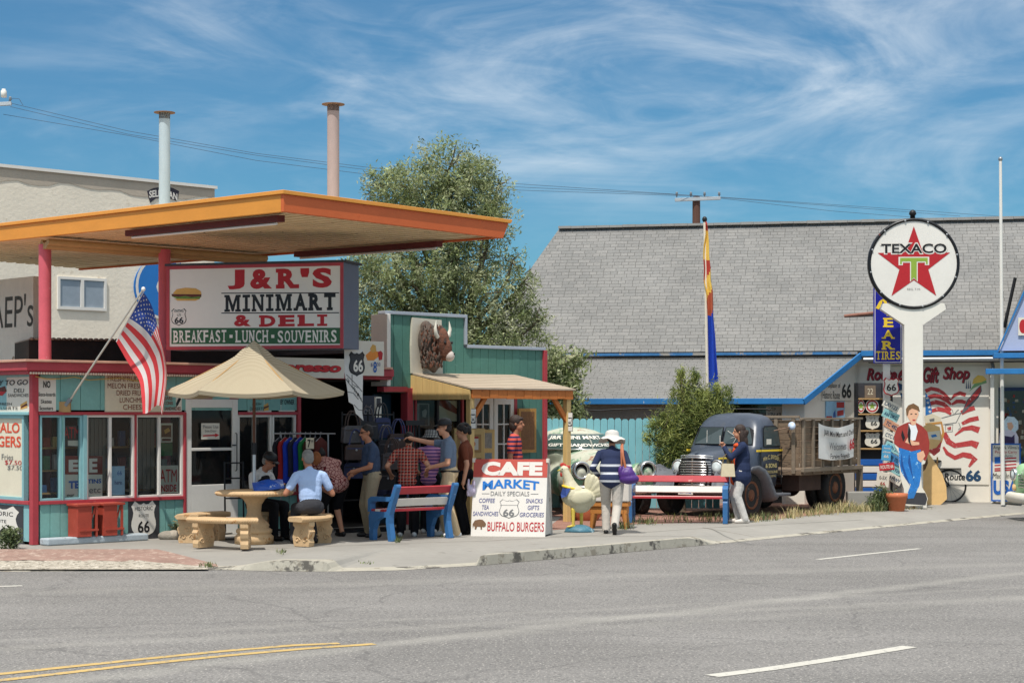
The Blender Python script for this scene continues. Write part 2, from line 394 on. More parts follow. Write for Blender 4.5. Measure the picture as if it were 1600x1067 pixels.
# ================================================================== ground
def road_mat():
    m, n, l, b = newmat("asphalt"); tcn = n.new("ShaderNodeTexCoord"); vec = tcn.outputs['Object']
    sp = n.new("ShaderNodeSeparateXYZ"); l.new(vec, sp.inputs[0])
    big = rng(n, l, noise_node(n, l, vec, .35, 5), .3, .7, .86, 1.12)
    mp = n.new("ShaderNodeMapping"); mp.inputs['Rotation'].default_value = (0, 0, R(-46)); mp.inputs['Scale'].default_value = (.12, 1.4, 1); l.new(vec, mp.inputs[0])
    trk = rng(n, l, noise_node(n, l, mp.outputs[0], 1.1, 4), .3, .7, .9, 1.1)
    c = scalec(n, l, scalec(n, l, col((122, 119, 116)), big), trk)
    gr = noise_node(n, l, vec, 46, 2, .5)
    c = mixc(n, l, rng(n, l, gr, .58, .70, 0, .7), c, col((206, 200, 190)))
    gr2 = noise_node(n, l, vec, 33, 2, .5)
    c = mixc(n, l, rng(n, l, gr2, .54, .68, 0, .7), c, col((74, 72, 72)))
    v = n.new("ShaderNodeTexVoronoi"); v.feature = 'DISTANCE_TO_EDGE'; v.inputs['Scale'].default_value = .22; v.inputs['Randomness'].default_value = 1
    nz = n.new("ShaderNodeTexNoise"); nz.inputs['Scale'].default_value = 1.3; nz.inputs['Detail'].default_value = 6; l.new(vec, nz.inputs['Vector'])
    vm = n.new("ShaderNodeVectorMath"); vm.operation = 'MULTIPLY_ADD'; vm.inputs[1].default_value = (.9, .9, 0); l.new(nz.outputs[1], vm.inputs[0]); l.new(vec, vm.inputs[2]); l.new(vm.outputs[0], v.inputs['Vector'])
    c = mixc(n, l, rng(n, l, v.outputs[0], .0, .006, .35, 0), c, col((74, 72, 72)))
    # paving seams: pale dusty joints between the lanes (distance from a line on the ground)
    def seam(p, q, wd, amt, cc):
        nonlocal c
        d = V((q[0]-p[0], q[1]-p[1])).normalized(); nn = V((-d.y, d.x))
        dt = n.new("ShaderNodeVectorMath"); dt.operation = 'DOT_PRODUCT'; dt.inputs[1].default_value = (nn.x, nn.y, 0); l.new(vm2.outputs[0], dt.inputs[0])
        su = n.new("ShaderNodeMath"); su.operation = 'SUBTRACT'; su.inputs[1].default_value = nn.x*p[0]+nn.y*p[1]; l.new(dt.outputs['Value'], su.inputs[0])
        ab = n.new("ShaderNodeMath"); ab.operation = 'ABSOLUTE'; l.new(su.outputs[0], ab.inputs[0])
        k = rng(n, l, ab.outputs[0], 0, wd, amt, 0, True)
        c = mixc(n, l, k, c, cc)
    vm2 = n.new("ShaderNodeVectorMath"); vm2.operation = 'MULTIPLY_ADD'; vm2.inputs[1].default_value = (.5, .5, 0); l.new(nz.outputs[1], vm2.inputs[0]); l.new(vec, vm2.inputs[2])
    z = -.13
    for a, b_, wd, amt in (((0, 1010), (800, 970), .28, .16), ((800, 985), (1600, 895), .30, .24), ((880, 952), (1400, 925), .16, .12), ((0, 925), (700, 905), .5, .12), ((640, 1000), (1500, 940), .25, .10)):
        p, q = G(*a, z), G(*b_, z); seam((p.x, p.y), (q.x, q.y), wd, amt, col((176, 172, 163)))
    l.new(c, b.inputs['Base Color']); b.inputs['Roughness'].default_value = .85; b.inputs['Specular IOR Level'].default_value = .3
    bp = n.new("ShaderNodeBump"); bp.inputs['Strength'].default_value = .35; bp.inputs['Distance'].default_value = .01
    l.new(noise_node(n, l, vec, 60, 4), bp.inputs['Height']); l.new(bp.outputs[0], b.inputs['Normal'])
    return m
m_road = road_mat()
m_dirt = M("dirt", (150, 128, 108), .95, .2, 1.5, .4, 20, wear=((120, 98, 80), .58, 5))
m_conc = M("concrete", (148, 144, 137), .88, .1, .8, .15, 40, wear=((130, 126, 119), .62, 1.7), wear2=((160, 156, 148), .63, 3.1))
m_curb = M("curb_concrete", (172, 166, 152), .9, .14, 2, .25, 30, wear=((92, 88, 82), .54, 2.0), wear2=((140, 132, 118), .56, 5))
m_red_soil = M("red_soil", (146, 108, 94), .95, .2, 2, .5, 25, wear=((172, 150, 132), .6, 9))
m_gravel = M("gravel", (176, 167, 152), .95, .2, 9, 1.0, 30, wear=((116, 108, 96), .53, 13), wear2=((214, 206, 192), .56, 17))
m_yel = M("yellow_line_paint", (190, 160, 100), .75, .12, 4, wear=((132, 126, 116), .56, 14))
m_wht = M("white_line_paint", (192, 188, 178), .75, .08, 4, wear=((140, 138, 134), .57, 16))
mb = MB(); mb.add([(-600,-300,-.16),(600,-300,-.16),(600,900,-.16),(-600,900,-.16)], [(0,1,2,3)], m_dirt); tag(mb.build('ground'), kind='structure')
mb = MB(); mb.add([(-60,-12,-.13),(60,-12,-.13),(60,60,-.13),(-60,60,-.13)], [(0,1,2,3)], m_road); tag(mb.build('road'), kind='structure')
# painted lines
def line_mark(name, pts, wd, m, z=-.126):
    mb = MB(); L, Q = [], []
    pts = [G(*p, -.13) for p in pts]
    for i, p in enumerate(pts):
        d = (pts[min(i+1, len(pts)-1)]-pts[max(i-1, 0)]).normalized(); nn = V((-d.y, d.x, 0))*wd/2
        L.append((p.x+nn.x, p.y+nn.y, z)); Q.append((p.x-nn.x, p.y-nn.y, z))
    k = len(pts); mb.add(L+Q, [(i+k, i+k+1, i+1, i) for i in range(k-1)], m); return tag(mb.build(name), kind='structure')
line_mark('yellow_center_line', [(-300,1085),(0,1053),(200,1032),(350,1017),(460,1008),(530,1005)], .11, m_yel)
line_mark('yellow_center_line', [(-300,1099),(0,1063),(200,1040),(350,1024.5),(480,1013),(585,1006)], .11, m_yel)
line_mark('white_lane_line', [(1112,1056),(1200,1045),(1300,1030),(1422,1010)], .15, m_wht)
line_mark('white_lane_line', [(1278,874),(1360,865),(1437,857)], .10, m_wht)
line_mark('white_lane_line', [(-60,918),(35,915)], .12, m_wht)
# sidewalk strip: follows the gutter, with the corner ramp and the driveway cut out of the kerb
edge = [(-900,905),(-300,897),(0,893),(335,890),(420,892),(505,893),(620,891),(760,882.5),(900,870),(1090,852.5),(1350,827),(1600,803),(1850,783),(2300,760)]
E = [G(a, b, -.13) for a, b in edge]
Ls = [0]
for i in range(1, len(E)): Ls.append(Ls[-1]+(E[i]-E[i-1]).length)
def edge_at(t):
    for i in range(1, len(E)):
        if t <= Ls[i] or i == len(E)-1:
            u = (t-Ls[i-1])/(Ls[i]-Ls[i-1]); return E[i-1].lerp(E[i], u)
def t_of(px): 
    i = max(j for j in range(len(edge)) if edge[j][0] <= px); i = min(i, len(edge)-2)
    return Ls[i]+(px-edge[i][0])/(edge[i+1][0]-edge[i][0])*(Ls[i+1]-Ls[i])
def sst(x): x = max(0, min(1, x)); return x*x*(3-2*x)
T0, T1, T2, T3, T4 = t_of(335), t_of(505), t_of(620), t_of(752), t_of(1095)
def zwalk(t, b):
    up = -.125+.125*min(1, b/2.6)
    if t < T0: return up*1.0-.004                                     # street corner without a kerb
    r0, r1 = T1, T3                                     # ramp, kerb return on its left side
    if t < r0: 
        k = sst((t-T0)/.9); return k*0+(1-k)*up
    if t < r1: 
        k = sst((r1-t)/.14); k0 = sst((t-r0)/.14); return up*min(k, k0)
    if t < T4-.45: return 0
    k = sst((t-T4+.45)/.9); return up*k
mb = MB(); ts = []
t = Ls[1]
while t < Ls[-1]-.1: ts.append(t); t += .05 if T0-.2 < t < T4+1 else .4
bs = [0, .03, .30, .34, .6, 1.0, 1.6, 2.2, 3.0, 4.2, 6, 11, 18]
vs, fs, fm = [], [], []
dirs = []
for t in ts:
    a, b_ = edge_at(max(t-.6, 0)), edge_at(t+.6); d = (b_-a).normalized(); nn = V((.25, .968, 0))
    p = edge_at(t)
    for k, bb in enumerate(bs):
        q = p+nn*bb; z = -.128 if k == 0 else zwalk(t, bb)
        vs.append((q.x, q.y, z+.0015))
nb = len(bs)
for i in range(len(ts)-1):
    for k in range(nb-1): fs.append((i*nb+k, (i+1)*nb+k, (i+1)*nb+k+1, i*nb+k+1)); fm.append(k)
mb.add(vs, [f for f, k in zip(fs, fm) if k >= 3], m_conc); mb.add(vs, [f for f, k in zip(fs, fm) if k < 3], m_curb)
tag(mb.build('sidewalk'), kind='structure')
# control joints pressed in the pavement
m_joint = M("joint_dirt", (118, 112, 102), .95, .2, 8)
def strip(name, pts, m, wd, z): 
    mb = MB(); k = len(pts)
    for i in range(k-1):
        p, q = V(pts[i]), V(pts[i+1]); d = (q-p).normalized(); nn = V((-d.y, d.x, 0))*wd/2
        mb.add([(p.x-nn.x,p.y-nn.y,z),(q.x-nn.x,q.y-nn.y,z),(q.x+nn.x,q.y+nn.y,z),(p.x+nn.x,p.y+nn.y,z)], [(0,1,2,3)], m)
    return tag(mb.build(name), kind='structure')
strip('pavement_joint', [G(860,838), G(1120,838)], m_joint, .025, .004)
strip('pavement_joint', [G(1098,824), G(1178,838.5)], m_joint, .025, .004)
strip('pavement_joint', [G(560,851), G(760,845), G(1000,832), G(1350,808)], m_joint, .02, .004)
strip('pavement_joint', [G(300,858), G(640,850)], m_joint, .02, .0045)
# red paving and gravel on the street corner
def sheet(name, pts, m): 
    mb = MB(); mb.add(pts, [tuple(range(len(pts)))], m); return tag(mb.build(name), kind='structure')
def Gz(px, py, z): p = G(px, py, z); return (p.x, p.y, p.z)
m_brickpave = M("red_paving", (150, 122, 110), .9, .2, 3, .5, 40, wear=((178, 156, 142), .54, 9))
mb = MB(); n_ = 40
for name, rows, mm in (('red_paving', ((857.5, -.001), (875.5, -.07)), m_brickpave), ('gravel_strip', ((875, -.066), (889, -.118)), m_gravel)):
    mb = MB(); vs = []
    for i in range(n_+1):
        px = -420+i*(760 if name == 'red_paving' else 745)/n_
        for py, z in rows:
            jit = .8*math.sin(px*.11)+.5*math.sin(px*.31)
            tp = max(0, (px-215)/115)
            y = py + (jit+9.5*min(tp, 1.05) if 870 < py < 880 else 0) + (max(0, (px-248)/92)*24 if py < 860 else 0)
            z = z - (.045*min(tp, 1) if 870 < py < 880 else 0) - (.095*min(1, max(0, (px-248)/92)) if py < 860 else 0)
            p = G(px, y, z+.012); vs.append((p.x, p.y, p.z))
    mb.add(vs, [(2*i+1, 2*i+3, 2*i+2, 2*i) for i in range(n_)], mm); tag(mb.build(name), kind='structure')
# unpaved yard beyond the pavement, under the parked truck
yard = [G(850,829),G(930,823),G(1000,818.5),G(1130,815.5),G(1200,812),G(1260,806),G(1350,796),G(1420,793),(9.0,40.5,0),(-3,44,0),(-3,36,0),(.9,33.2,0)]
mb = MB(); mb.add([(p[0], p[1], .006) for p in yard], [tuple(range(len(yard)))], m_red_soil); tag(mb.build('yard'), kind='structure')
# ================================================================== the mini mart, its annex, the canopy, the buildings behind
sys_teal = (124, 174, 166)
m_teal = M("teal_paint", sys_teal, .6, .10, 3, .12, 30, wear=((120, 140, 134), .66, 4))
m_teal_lt = M("pale_teal_paint", (134, 180, 184), .6, .08, 3, wear=((150, 170, 166), .66, 5))
m_green = M("green_siding_paint", (78, 124, 112), .62, .10, 2.5, .15, 30, wear=((106, 152, 140), .64, 6))
m_red = M("red_trim_paint", (172, 62, 70), .5, .12, 4, wear=((176, 96, 92), .66, 6))
m_redpost = M("red_post_paint", (202, 96, 108), .45, .1, 3, wear=((212, 140, 146), .62, 7))
m_white = M("white_paint", (226, 222, 214), .5, .05, 3, wear=((180, 174, 162), .68, 6))
m_offw = M("off_white_board", (220, 214, 200), .6, .05, 4, wear=((186, 178, 160), .68, 9))
m_cream = M("cream_board", (214, 203, 178), .65, .06, 4, wear=((184, 168, 138), .66, 7))
m_black = M("black_paint", (26, 26, 28), .5, .2, 6)
m_dkgrey = M("charcoal_board", (58, 58, 62), .6, .2, 6)
m_redtx = M("red_lettering", (178, 32, 40), .55, .1, 14)
m_bluetx = M("blue_lettering", (28, 92, 172), .55, .1, 14)
m_navytx = M("faded_navy_lettering", (84, 88, 138), .6, .15, 14)
m_greytx = M("grey_lettering", (112, 112, 112), .6, .15, 14)
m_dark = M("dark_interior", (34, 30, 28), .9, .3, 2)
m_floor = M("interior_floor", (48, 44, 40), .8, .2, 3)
m_glass = glass_clear("window_glass")
m_metal = M("grey_metal", (150, 152, 154), .4, .1, 5, metal=.7)
m_dmetal = M("dark_metal", (42, 42, 44), .45, .2, 6, metal=.5)
m_wood = M("bare_wood", (176, 140, 92), .75, .18, 3, .2, 20, stretch=(1, 1, .15))
m_fog = M("curtain_cream", (218, 210, 188), .85, .06, 3)
FS = Frame(-6.82, 26.2, 44)                     # street front of the mini mart and its annex
cornr = FS.world(0); FL = Frame(cornr.x-3.6*.6947, cornr.y+3.6*.7193, -46)   # short left face, runs up to the corner post
def S(px): return FS.at(px)[0]
def siding(mb, s0, s1, z0, z1, pitch, m, off=0.0, th=.03, gap=.007):
    k = max(1, round((s1-s0)/pitch)); p = (s1-s0)/k
    for i in range(k): mb.box(s0+i*p+gap/2, s0+(i+1)*p-gap/2, off-th+random.uniform(-.002, .002), off, z0, z1, m)
    mb.box(s0, s1, off, off+.05, z0, z1, m)
ZS, ZH, ZT, ZE = .60, 1.88, 2.43, 2.60
store = thing('minimart_building', "teal and red corner shop with big windows under the orange canopy", 'shop', FS.world(0), FS.a)
for q in ((.08, S(286)), (S(370), S(463))): mb = MB(); siding(mb, *q, .04, ZS-.03, .165, m_teal); mb.build('lower_siding', store, bevel=.004)
mb = MB(); siding(mb, .08, S(463), ZH+.04, ZT, .33, m_teal); mb.build('upper_siding', store, bevel=.004)
for q in ((.04, ZS-.03, .165), (ZH+.04, ZT, .33)):
  mb = MB(); siding(mb, 0, 3.52, *q, m_teal_lt)
  mb.v = [(lambda w_: (w_.x, w_.y, w_.z))(Matrix.Rotation(-FS.a, 4, 'Z') @ (FL.world(x, y, z)-FS.world(0))) for x, y, z in mb.v]; mb.build('side_siding', store, bevel=.004)
mb = MB()
mb.box(-.05, .05, -.05, .05, 0, ZT, m_red); mb.build('corner_post', store, bevel=.008)
mb = MB()
for z, h in ((ZS, .05), (ZH, .045)):
    for q in ((.051, S(286), -.06, .05), (S(370), S(464), -.06, .05), (-.06, .05, .051, 3.6)):
        mb = MB(); mb.box(*q, z-.03, z-.03+h, m_red if q[0] > 0 or z < 1 else m_teal_lt); mb.build('trim', store, bevel=.005)
mb = MB(); mb.box(S(462), S(466.5), -.07, .08, 0, ZT, m_red); mb.build('red_post', store, bevel=.006)
mb = MB(); mb.box(-.22, S(600), -.22, 5.2, ZT, ZT+.05, m_red); mb.box(-.26, S(600), -.26, 5.2, ZT+.05, ZE, m_red); mb.box(-.3, S(596), -.3, 5.2, ZE, ZE+.035, M("flashing", (196, 150, 128), .5, .2, 4)); mb.build('roof', store, bevel=.006)
mb = MB(); sc_w = M("scalloped_edge", (222, 198, 176), .7, .2, 8)
for i in range(74): mb.ell((-.2+i*.042+.02, -.235, ZT+.012), (.021, .010, .018), sc_w, 8, 5)
mb.build('eave_edging', store)
mb = MB(); mb.tube([(S(px_), -.06-.02*(i % 2), ZT-.03-.045*math.sin(i*1.1)**2) for i, px_ in enumerate((52, 70, 90, 112, 135, 160, 185, 210, 235, 258))], .007, M('yellow_cord', (206, 176, 92), .6), 6); mb.build('cord', store)
# room behind the windows
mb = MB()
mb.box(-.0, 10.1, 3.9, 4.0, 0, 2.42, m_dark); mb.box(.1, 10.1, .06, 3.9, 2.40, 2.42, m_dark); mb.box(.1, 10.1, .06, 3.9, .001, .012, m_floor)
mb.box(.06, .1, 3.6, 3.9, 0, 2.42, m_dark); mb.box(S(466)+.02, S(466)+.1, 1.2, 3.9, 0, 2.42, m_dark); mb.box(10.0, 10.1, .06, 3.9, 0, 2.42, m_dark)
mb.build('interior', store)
def window(parent, s0, s1, z0, z1, m, panes=1, fw=.035, name='window'):
    mb = MB(); mb.box(s0, s0+fw, -.03, .05, z0, z1, m); mb.box(s1-fw, s1, -.03, .05, z0, z1, m); mb.box(s0+fw, s1-fw, -.03, .05, z0, z0+fw, m); mb.box(s0+fw, s1-fw, -.03, .05, z1-fw, z1, m)
    for i in range(1, panes): c = s0+(s1-s0)*i/panes; mb.box(c-fw*.6, c+fw*.6, -.028, .045, z0+fw, z1-fw, m)
    wo = mb.build(name, parent, bevel=.004)
    g = MB(); g.add([(s0+fw*.5, .012, z0+fw*.5), (s1-fw*.5, .012, z0+fw*.5), (s1-fw*.5, .012, z1-fw*.5), (s0+fw*.5, .012, z1-fw*.5)], [(0,1,2,3)], m_glass); g.build('pane', wo)
    return wo
zb, zt = ZS+.02, ZH-.03
window(store, .08, S(95), zb, zt, m_teal_lt); window(store, S(96.5), S(127), zb, zt, m_teal_lt)
for q in ((95, 96.5, .05, zb, zt, m_teal), (127, 133, .06, zb, zt, m_teal_lt), (208.5, 210.5, .06, zb, zt, m_red), (284.5, 288, .062, 0, ZH+.012, m_red)): mb = MB(); mb.box(S(q[0]), S(q[1]), -q[2], q[2], q[3], q[4], q[5]); mb.build('window_post', store, bevel=.004)
window(store, S(133), S(208.5), zb, zt, m_white, 2); window(store, S(210.5), S(284.5), zb, zt, m_white, 2)
window(store, S(370), S(423), zb, zt, m_white, 2); window(store, S(424), S(461), zb, zt, m_white)
m_screen = M("grey_screen", (112, 106, 98), .9, .12, 5, stretch=(6, 1, .4)); m_pk = [M("packet_%d" % i, c, .6, .2, 14) for i, c in enumerate(((150, 60, 50), (190, 170, 110), (60, 96, 140), (90, 130, 90), (180, 176, 168)))]
for a, b_ in ((138, 169), (212.5, 245)):
    mb = MB(); n_ = 10
    for i in range(n_): mb.box(S(a)+(S(b_)-S(a))*i/n_, S(a)+(S(b_)-S(a))*(i+1)/n_-.002, .05+.008*(i % 2), .058+.008*(i % 2), zb+.12, zt-.05, m_screen)
    mb.build('blind', store)
gs = thing('goods_shelf', "shelf of small packets standing inside the shop windows", 'shelf', FS.world(0), FS.a)
for z_ in (.72, 1.05, 1.38): mb = MB(); mb.box(.2, S(284), .34, .62, z_-.025, z_, m_wood); mb.build('shelf_board', gs)
for i in range(36):
    s_ = .24+(S(284)-.3)*((i % 12)+random.uniform(.1,.7))/12; z_ = (.72, 1.05, 1.38)[i//12]; mb = MB(); mb.box(s_, s_+random.uniform(.06,.13), .36, .44, z_+.002, z_+random.uniform(.1,.24), random.choice(m_pk)); mb.build('packet', gs, bevel=.004)
# left face window with its pale blind
mb = MB(); Lm = lambda x, y, z: Matrix.Rotation(-FS.a, 4, 'Z') @ (FL.world(x, y, z)-FS.world(0))
for i, (a, b_) in enumerate(((.3, 3.36),)):
    for q in ((a, a+.05, zb, zt), (b_-.05, b_, zb, zt), (a+.05, b_-.05, zb, zb+.05), (a+.05, b_-.05, zt-.05, zt)): mb.box(q[0], q[1], -.03, .05, q[2], q[3], m_teal_lt)
mb.v = [tuple(Lm(*p)) for p in mb.v]; wo = mb.build('window', store, bevel=.004)
mb = MB(); mb.add([tuple(Lm(*p)) for p in ((.33,.012,zb+.03),(3.33,.012,zb+.03),(3.33,.012,zt-.03),(.33,.012,zt-.03))], [(0,1,2,3)], m_glass); mb.build('pane', wo)
mb = MB(); mb.v = []; 
for i in range(26): mb.box(.34+i*.115, .34+i*.115+.112, .06+.004*(i%2), .07+.004*(i%2), zb+.03, zt-.1, m_fog)
mb.v = [tuple(Lm(*p)) for p in mb.v]; mb.build('blind', store)
# white screen door
d0, d1 = S(288), S(369); dz = 2.09
door = MB(); fw = .1
for q in ((d0, d0+fw, .0, dz), (d1-fw, d1, .0, dz), (d0+fw, d1-fw, dz-.13, dz), (d0+fw, d1-fw, .02, .78), (d0+fw, d1-fw, 1.30, 1.345)): door.box(q[0], q[1], -.05, .0, q[2], q[3], m_white)
do = door.build('door', store, bevel=.006)
mb = MB(); mb.box(d0-.03, d1+.03, -.03, .06, dz, dz+.05, M("door_head_wood", (170, 120, 110), .7, .15)); mb.box(d0, d1, -.03, .06, dz+.05, ZH+.34, m_teal); mb.build('door_head', store)
mb = MB(); mb.add([(d0+fw-.02,-.02,.76),(d1-fw+.02,-.02,.76),(d1-fw+.02,-.02,dz-.11),(d0+fw-.02,-.02,dz-.11)], [(0,1,2,3)], m_glass); mb.build('pane', do)
mb = MB(); mb.tube([(d1-.05,-.06,.98),(d1-.05,-.09,1.0),(d1-.05,-.09,1.55),(d1-.05,-.06,1.57)], .008, m_dmetal, 8); mb.tube([(d1-.05,-.06,1.38),(d1-.13,-.09,1.38)], .01, m_dmetal, 8); mb.build('handle', do)
# rear of the shop under the canopy: dark void and the scrawled white wall
mb = MB(); a = P(45, 532, 31.2); b_ = P(560, 540, 33.4)
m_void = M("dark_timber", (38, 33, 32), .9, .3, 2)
FR_ = Frame(a.x, a.y, math.degrees(math.atan2(b_.y-a.y, b_.x-a.x)))
rear = thing('rear_shed', "dark timber shed behind the red edged shop roof", 'shed', FR_.world(0), FR_.a)
L_ = (b_.xy-a.xy).length
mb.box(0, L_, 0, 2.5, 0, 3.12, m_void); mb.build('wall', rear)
mb = MB(); m_tin = M("tin_roof_edge", (120, 108, 100), .6, .25, 4)
for i in range(int(L_/.09)): mb.ell((i*.09+.045, -.04, 3.14), (.045, .06, .025), m_tin, 8, 5)
mb.box(0, L_, -.02, 2.6, 3.12, 3.14, m_tin); mb.build('roof', rear)
m_wall_scrawl = M("stained_white_plaster", (212, 205, 194), .9, .1, 1.2, .4, 14, wear=((140, 120, 104), .64, 2.2))
fw_ = Frame(*P(52, 560, 32.5).xy, -46); fw_ = Frame(*(fw_.world(-3.4).xy), -46)
board('plaster_wall', "stained white plaster wall with black scrawled letters behind the red post", 'wall', fw_, -70, 438, 52, 572, m_wall_scrawl, off=0, th=.25,
  texts=[("AEP's", -14, 461, 52, 512, m_black, {'bold': .0, 'shear': .05})])
# ---- annex with stepped green front
annex = thing('annex_building', "green board fronted gift annex with stepped parapet beside the shop", 'shop', FS.world(0), FS.a)
sA, sB, sC = S(599), S(723), S(847)
mb = MB(); siding(mb, sA, sB, 2.22, 3.53, .2, m_green); siding(mb, sB, sC, 2.22, 3.01, .2, m_green)
siding(mb, S(641), S(647), 0, 2.22, .12, m_green); siding(mb, S(803), sC, 0, 2.22, .2, m_green); siding(mb, S(647), S(722), 0, 1.02, .2, m_green)
mb.build('front_siding', annex, bevel=.004)
m_cap = M("grey_metal_cap", (176, 182, 192), .4, .06, 3, metal=.3)
mb = MB(); mb.box(sA-.02, sB+.05, -.07, .12, 3.53, 3.585, m_cap); mb.box(sB, sB+.05, -.07, .12, 3.065, 3.53, m_cap); mb.box(sB+.05, sC+.03, -.07, .12, 3.01, 3.065, m_cap); mb.build('parapet_cap', annex, bevel=.006)
mb = MB(); mb.box(sA-.02, sA+.06, -.12, .3, 2.33, 3.53, m_white); mb.build('side_return', annex, bevel=.006)
for q in ((sC-.02, sC+.06, -.08, .1, 0, 3.01), (S(632), S(641), -.08, .1, 0, 2.3), (S(595), S(632), -.08, .1, 2.23, 2.32), (S(645), S(647.5), -.07, .05, 1.02, 2.2), (S(718), S(721), -.07, .05, 0, 2.2)): mb = MB(); mb.box(*q, m_red); mb.build('red_trim', annex, bevel=.006)
mb = MB(); mb.box(sA, sC, .05, 6, 2.9, 2.96, m_dkgrey); mb.box(sC-.05, sC, .1, 6, 0, 2.9, m_green); mb.build('rear_body', annex)
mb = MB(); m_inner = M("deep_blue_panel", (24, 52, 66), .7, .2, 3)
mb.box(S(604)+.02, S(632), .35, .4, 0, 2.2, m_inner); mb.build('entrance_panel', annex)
mb = MB(); mb.add([(S(618),-.01,.95),(S(632),-.01,.95),(S(632),-.01,1.95)], [(0,1,2)], m_teal_lt); 
window(annex, S(647.5), S(718), 1.02, 2.16, m_dkgrey, 2)
# white french doors
f0, f1 = S(737), S(801); fd = MB()
def french(a, b_):
    fr = MB(); st = .09
    for q in ((a, a+st, 0, 2.14), (b_-st, b_, 0, 2.14), (a+st, b_-st, 2.03, 2.14), (a+st, b_-st, 0, .28)): fr.box(q[0], q[1], -.04, .01, q[2], q[3], m_white)
    c = (a+b_)/2; fr.box(c-.012, c+.012, -.035, .005, .28, 2.03, m_white)
    for k in range(1, 5): z = .28+1.75*k/5; fr.box(a+st, b_-st, -.033, .003, z-.012, z+.012, m_white)
    o = fr.build('door', annex, bevel=.004)
    g = MB(); g.add([(a+st*.7,-.012,.26),(b_-st*.7,-.012,.26),(b_-st*.7,-.012,2.05),(a+st*.7,-.012,2.05)], [(0,1,2,3)], m_glass); g.build('pane', o)
fm = (f0+f1)/2; french(f0, fm-.01); french(fm+.01, f1)
for q, m in (((f0-.09, f0, -.05, .05, 0, 2.2), m_white), ((f1, f1+.07, -.05, .05, 0, 2.2), m_red), ((f0, f1, -.048, .048, 2.14, 2.19), m_white)): mb = MB(); mb.box(*q, m); mb.build('door_frame', annex, bevel=.005)
# buffalo board + head
m_board = M("pale_board", (206, 200, 184), .7, .06, 2, wear=((196, 176, 130), .62, 1.4))
board('backing_board', "pale curved board fixed to the green wall behind the bison head", 'board', FS, 643, 497, 692, 584, m_board, off=-.085, th=.05, outline=[(645,496),(690,500),(692,584),(644,583),(643,540)])
hb = FS.at(668, 540, -.1); hs, hz = hb
m_fur = M("brown_fur_sculpture", (104, 66, 50), .85, .35, 5, 1.0, 22, wear=((66, 56, 52), .54, 9)); m_furg = M("grey_brown_fur", (96, 84, 76), .9, .3, 7, 1.0, 26)
m_horn = M("bone_white", (226, 222, 208), .5, .08, 6); m_muz = M("pale_muzzle", (196, 184, 176), .6, .15, 8)
bl = FS.world(hs, -.1, hz)
pr = [('e', (-.10,-.12,.10), (.24,.2,.36), None, m_furg), ('e', (.08,-.30,.06), (.2,.24,.33), None, m_fur), ('e', (.13,-.42,-.08), (.14,.17,.24), None, m_fur), ('e', (-.02,-.2,-.28), (.18,.16,.26), None, m_furg), ('e', (-.02,-.22,-.42), (.09,.09,.14), None, m_furg),
      ('e', (.17,-.52,-.22), (.105,.12,.11), None, m_muz), ('e', (-.14,-.1,.36), (.13,.12,.14), None, m_furg), ('e', (-.24,-.15,.02), (.07,.05,.09), None, m_furg)]
for i in range(420):
    a, zz = random.uniform(0, 6.28), random.uniform(-.45, .38); rr = .18+.1*math.cos(zz*2)
    pr.append(('e', (-.06+rr*math.cos(a)*.95, -.2+rr*math.sin(a)*.8, zz), (.017, .016, .05), Matrix.Rotation(random.uniform(-.5,.5), 3, 'Y'), random.choice([m_furg, m_fur])))
bis = fuse(pr, .011, 'bison_head', None, bl, FS.a); tag(bis, "brown shaggy bison head with white horns mounted over the porch", 'bison head')
bis.scale = (.76, .8, .84)
mb = MB()
for sg in (-1, 1):
    b0 = V((.08+.17*sg, -.36+.05*sg, .16)); mb.tube([b0, b0+V((.07*sg,-.03,.05)), b0+V((.10*sg,-.04,.17)), b0+V((.07*sg,-.04,.33))], [.05,.047,.034,.006], m_horn, 10)
    mb.build('horn', bis); mb = MB()
mb.ell((.21,-.625,-.18), (.022,.012,.022), m_black); mb.build('nostril', bis)
for x_ in (.03, .23):
    mb = MB(); mb.ell((x_,-.53,.05), (.03,.025,.03), m_black); mb.build('eye', bis)
# ---- timber porch
o_ = -1.48; p0, p1 = S(642), S(642)+2.38
porch = thing('porch', "timber lean-to porch on yellow posts over the annex door", 'porch', FS.world(p0, 0, 0), FS.a)
m_pine = M("yellow_pine", (218, 184, 122), .6, .16, 3, .15, 25, stretch=(1, 1, .12), wear=((186, 130, 70), .64, 4)); m_shk = M("weathered_roof_board", (176, 160, 140), .85, .12, 2.5, .3, 30, stretch=(.12, 1, 1), wear=((148, 132, 114), .6, 5))
m_ced = M("orange_timber", (190, 112, 52), .65, .16, 4, .15, 25, wear=((150, 84, 40), .63, 6))
W_ = 2.38; zr0, zr1 = 2.56, 2.285
mb = MB()
for i in range(9):
    y0, y1 = -i*1.54/9, -(i+1)*1.54/9-.012; za, zb2 = zr0+(zr1-zr0)*i/9, zr0+(zr1-zr0)*(i+1)/9
    mb.add([(-.03,y0,za-.02),(W_+.04,y0,za-.02),(W_+.04,y1,zb2-.02),(-.03,y1,zb2-.02),(-.03,y0,za+.004),(W_+.04,y0,za+.004),(W_+.04,y1,zb2+.008),(-.03,y1,zb2+.008)], [(3,2,1,0),(4,7,6,5),(0,4,5,1),(1,5,6,2),(2,6,7,3),(3,7,4,0)], m_shk)
mb.build('porch_roof', porch)
mb = MB(); kk = 9
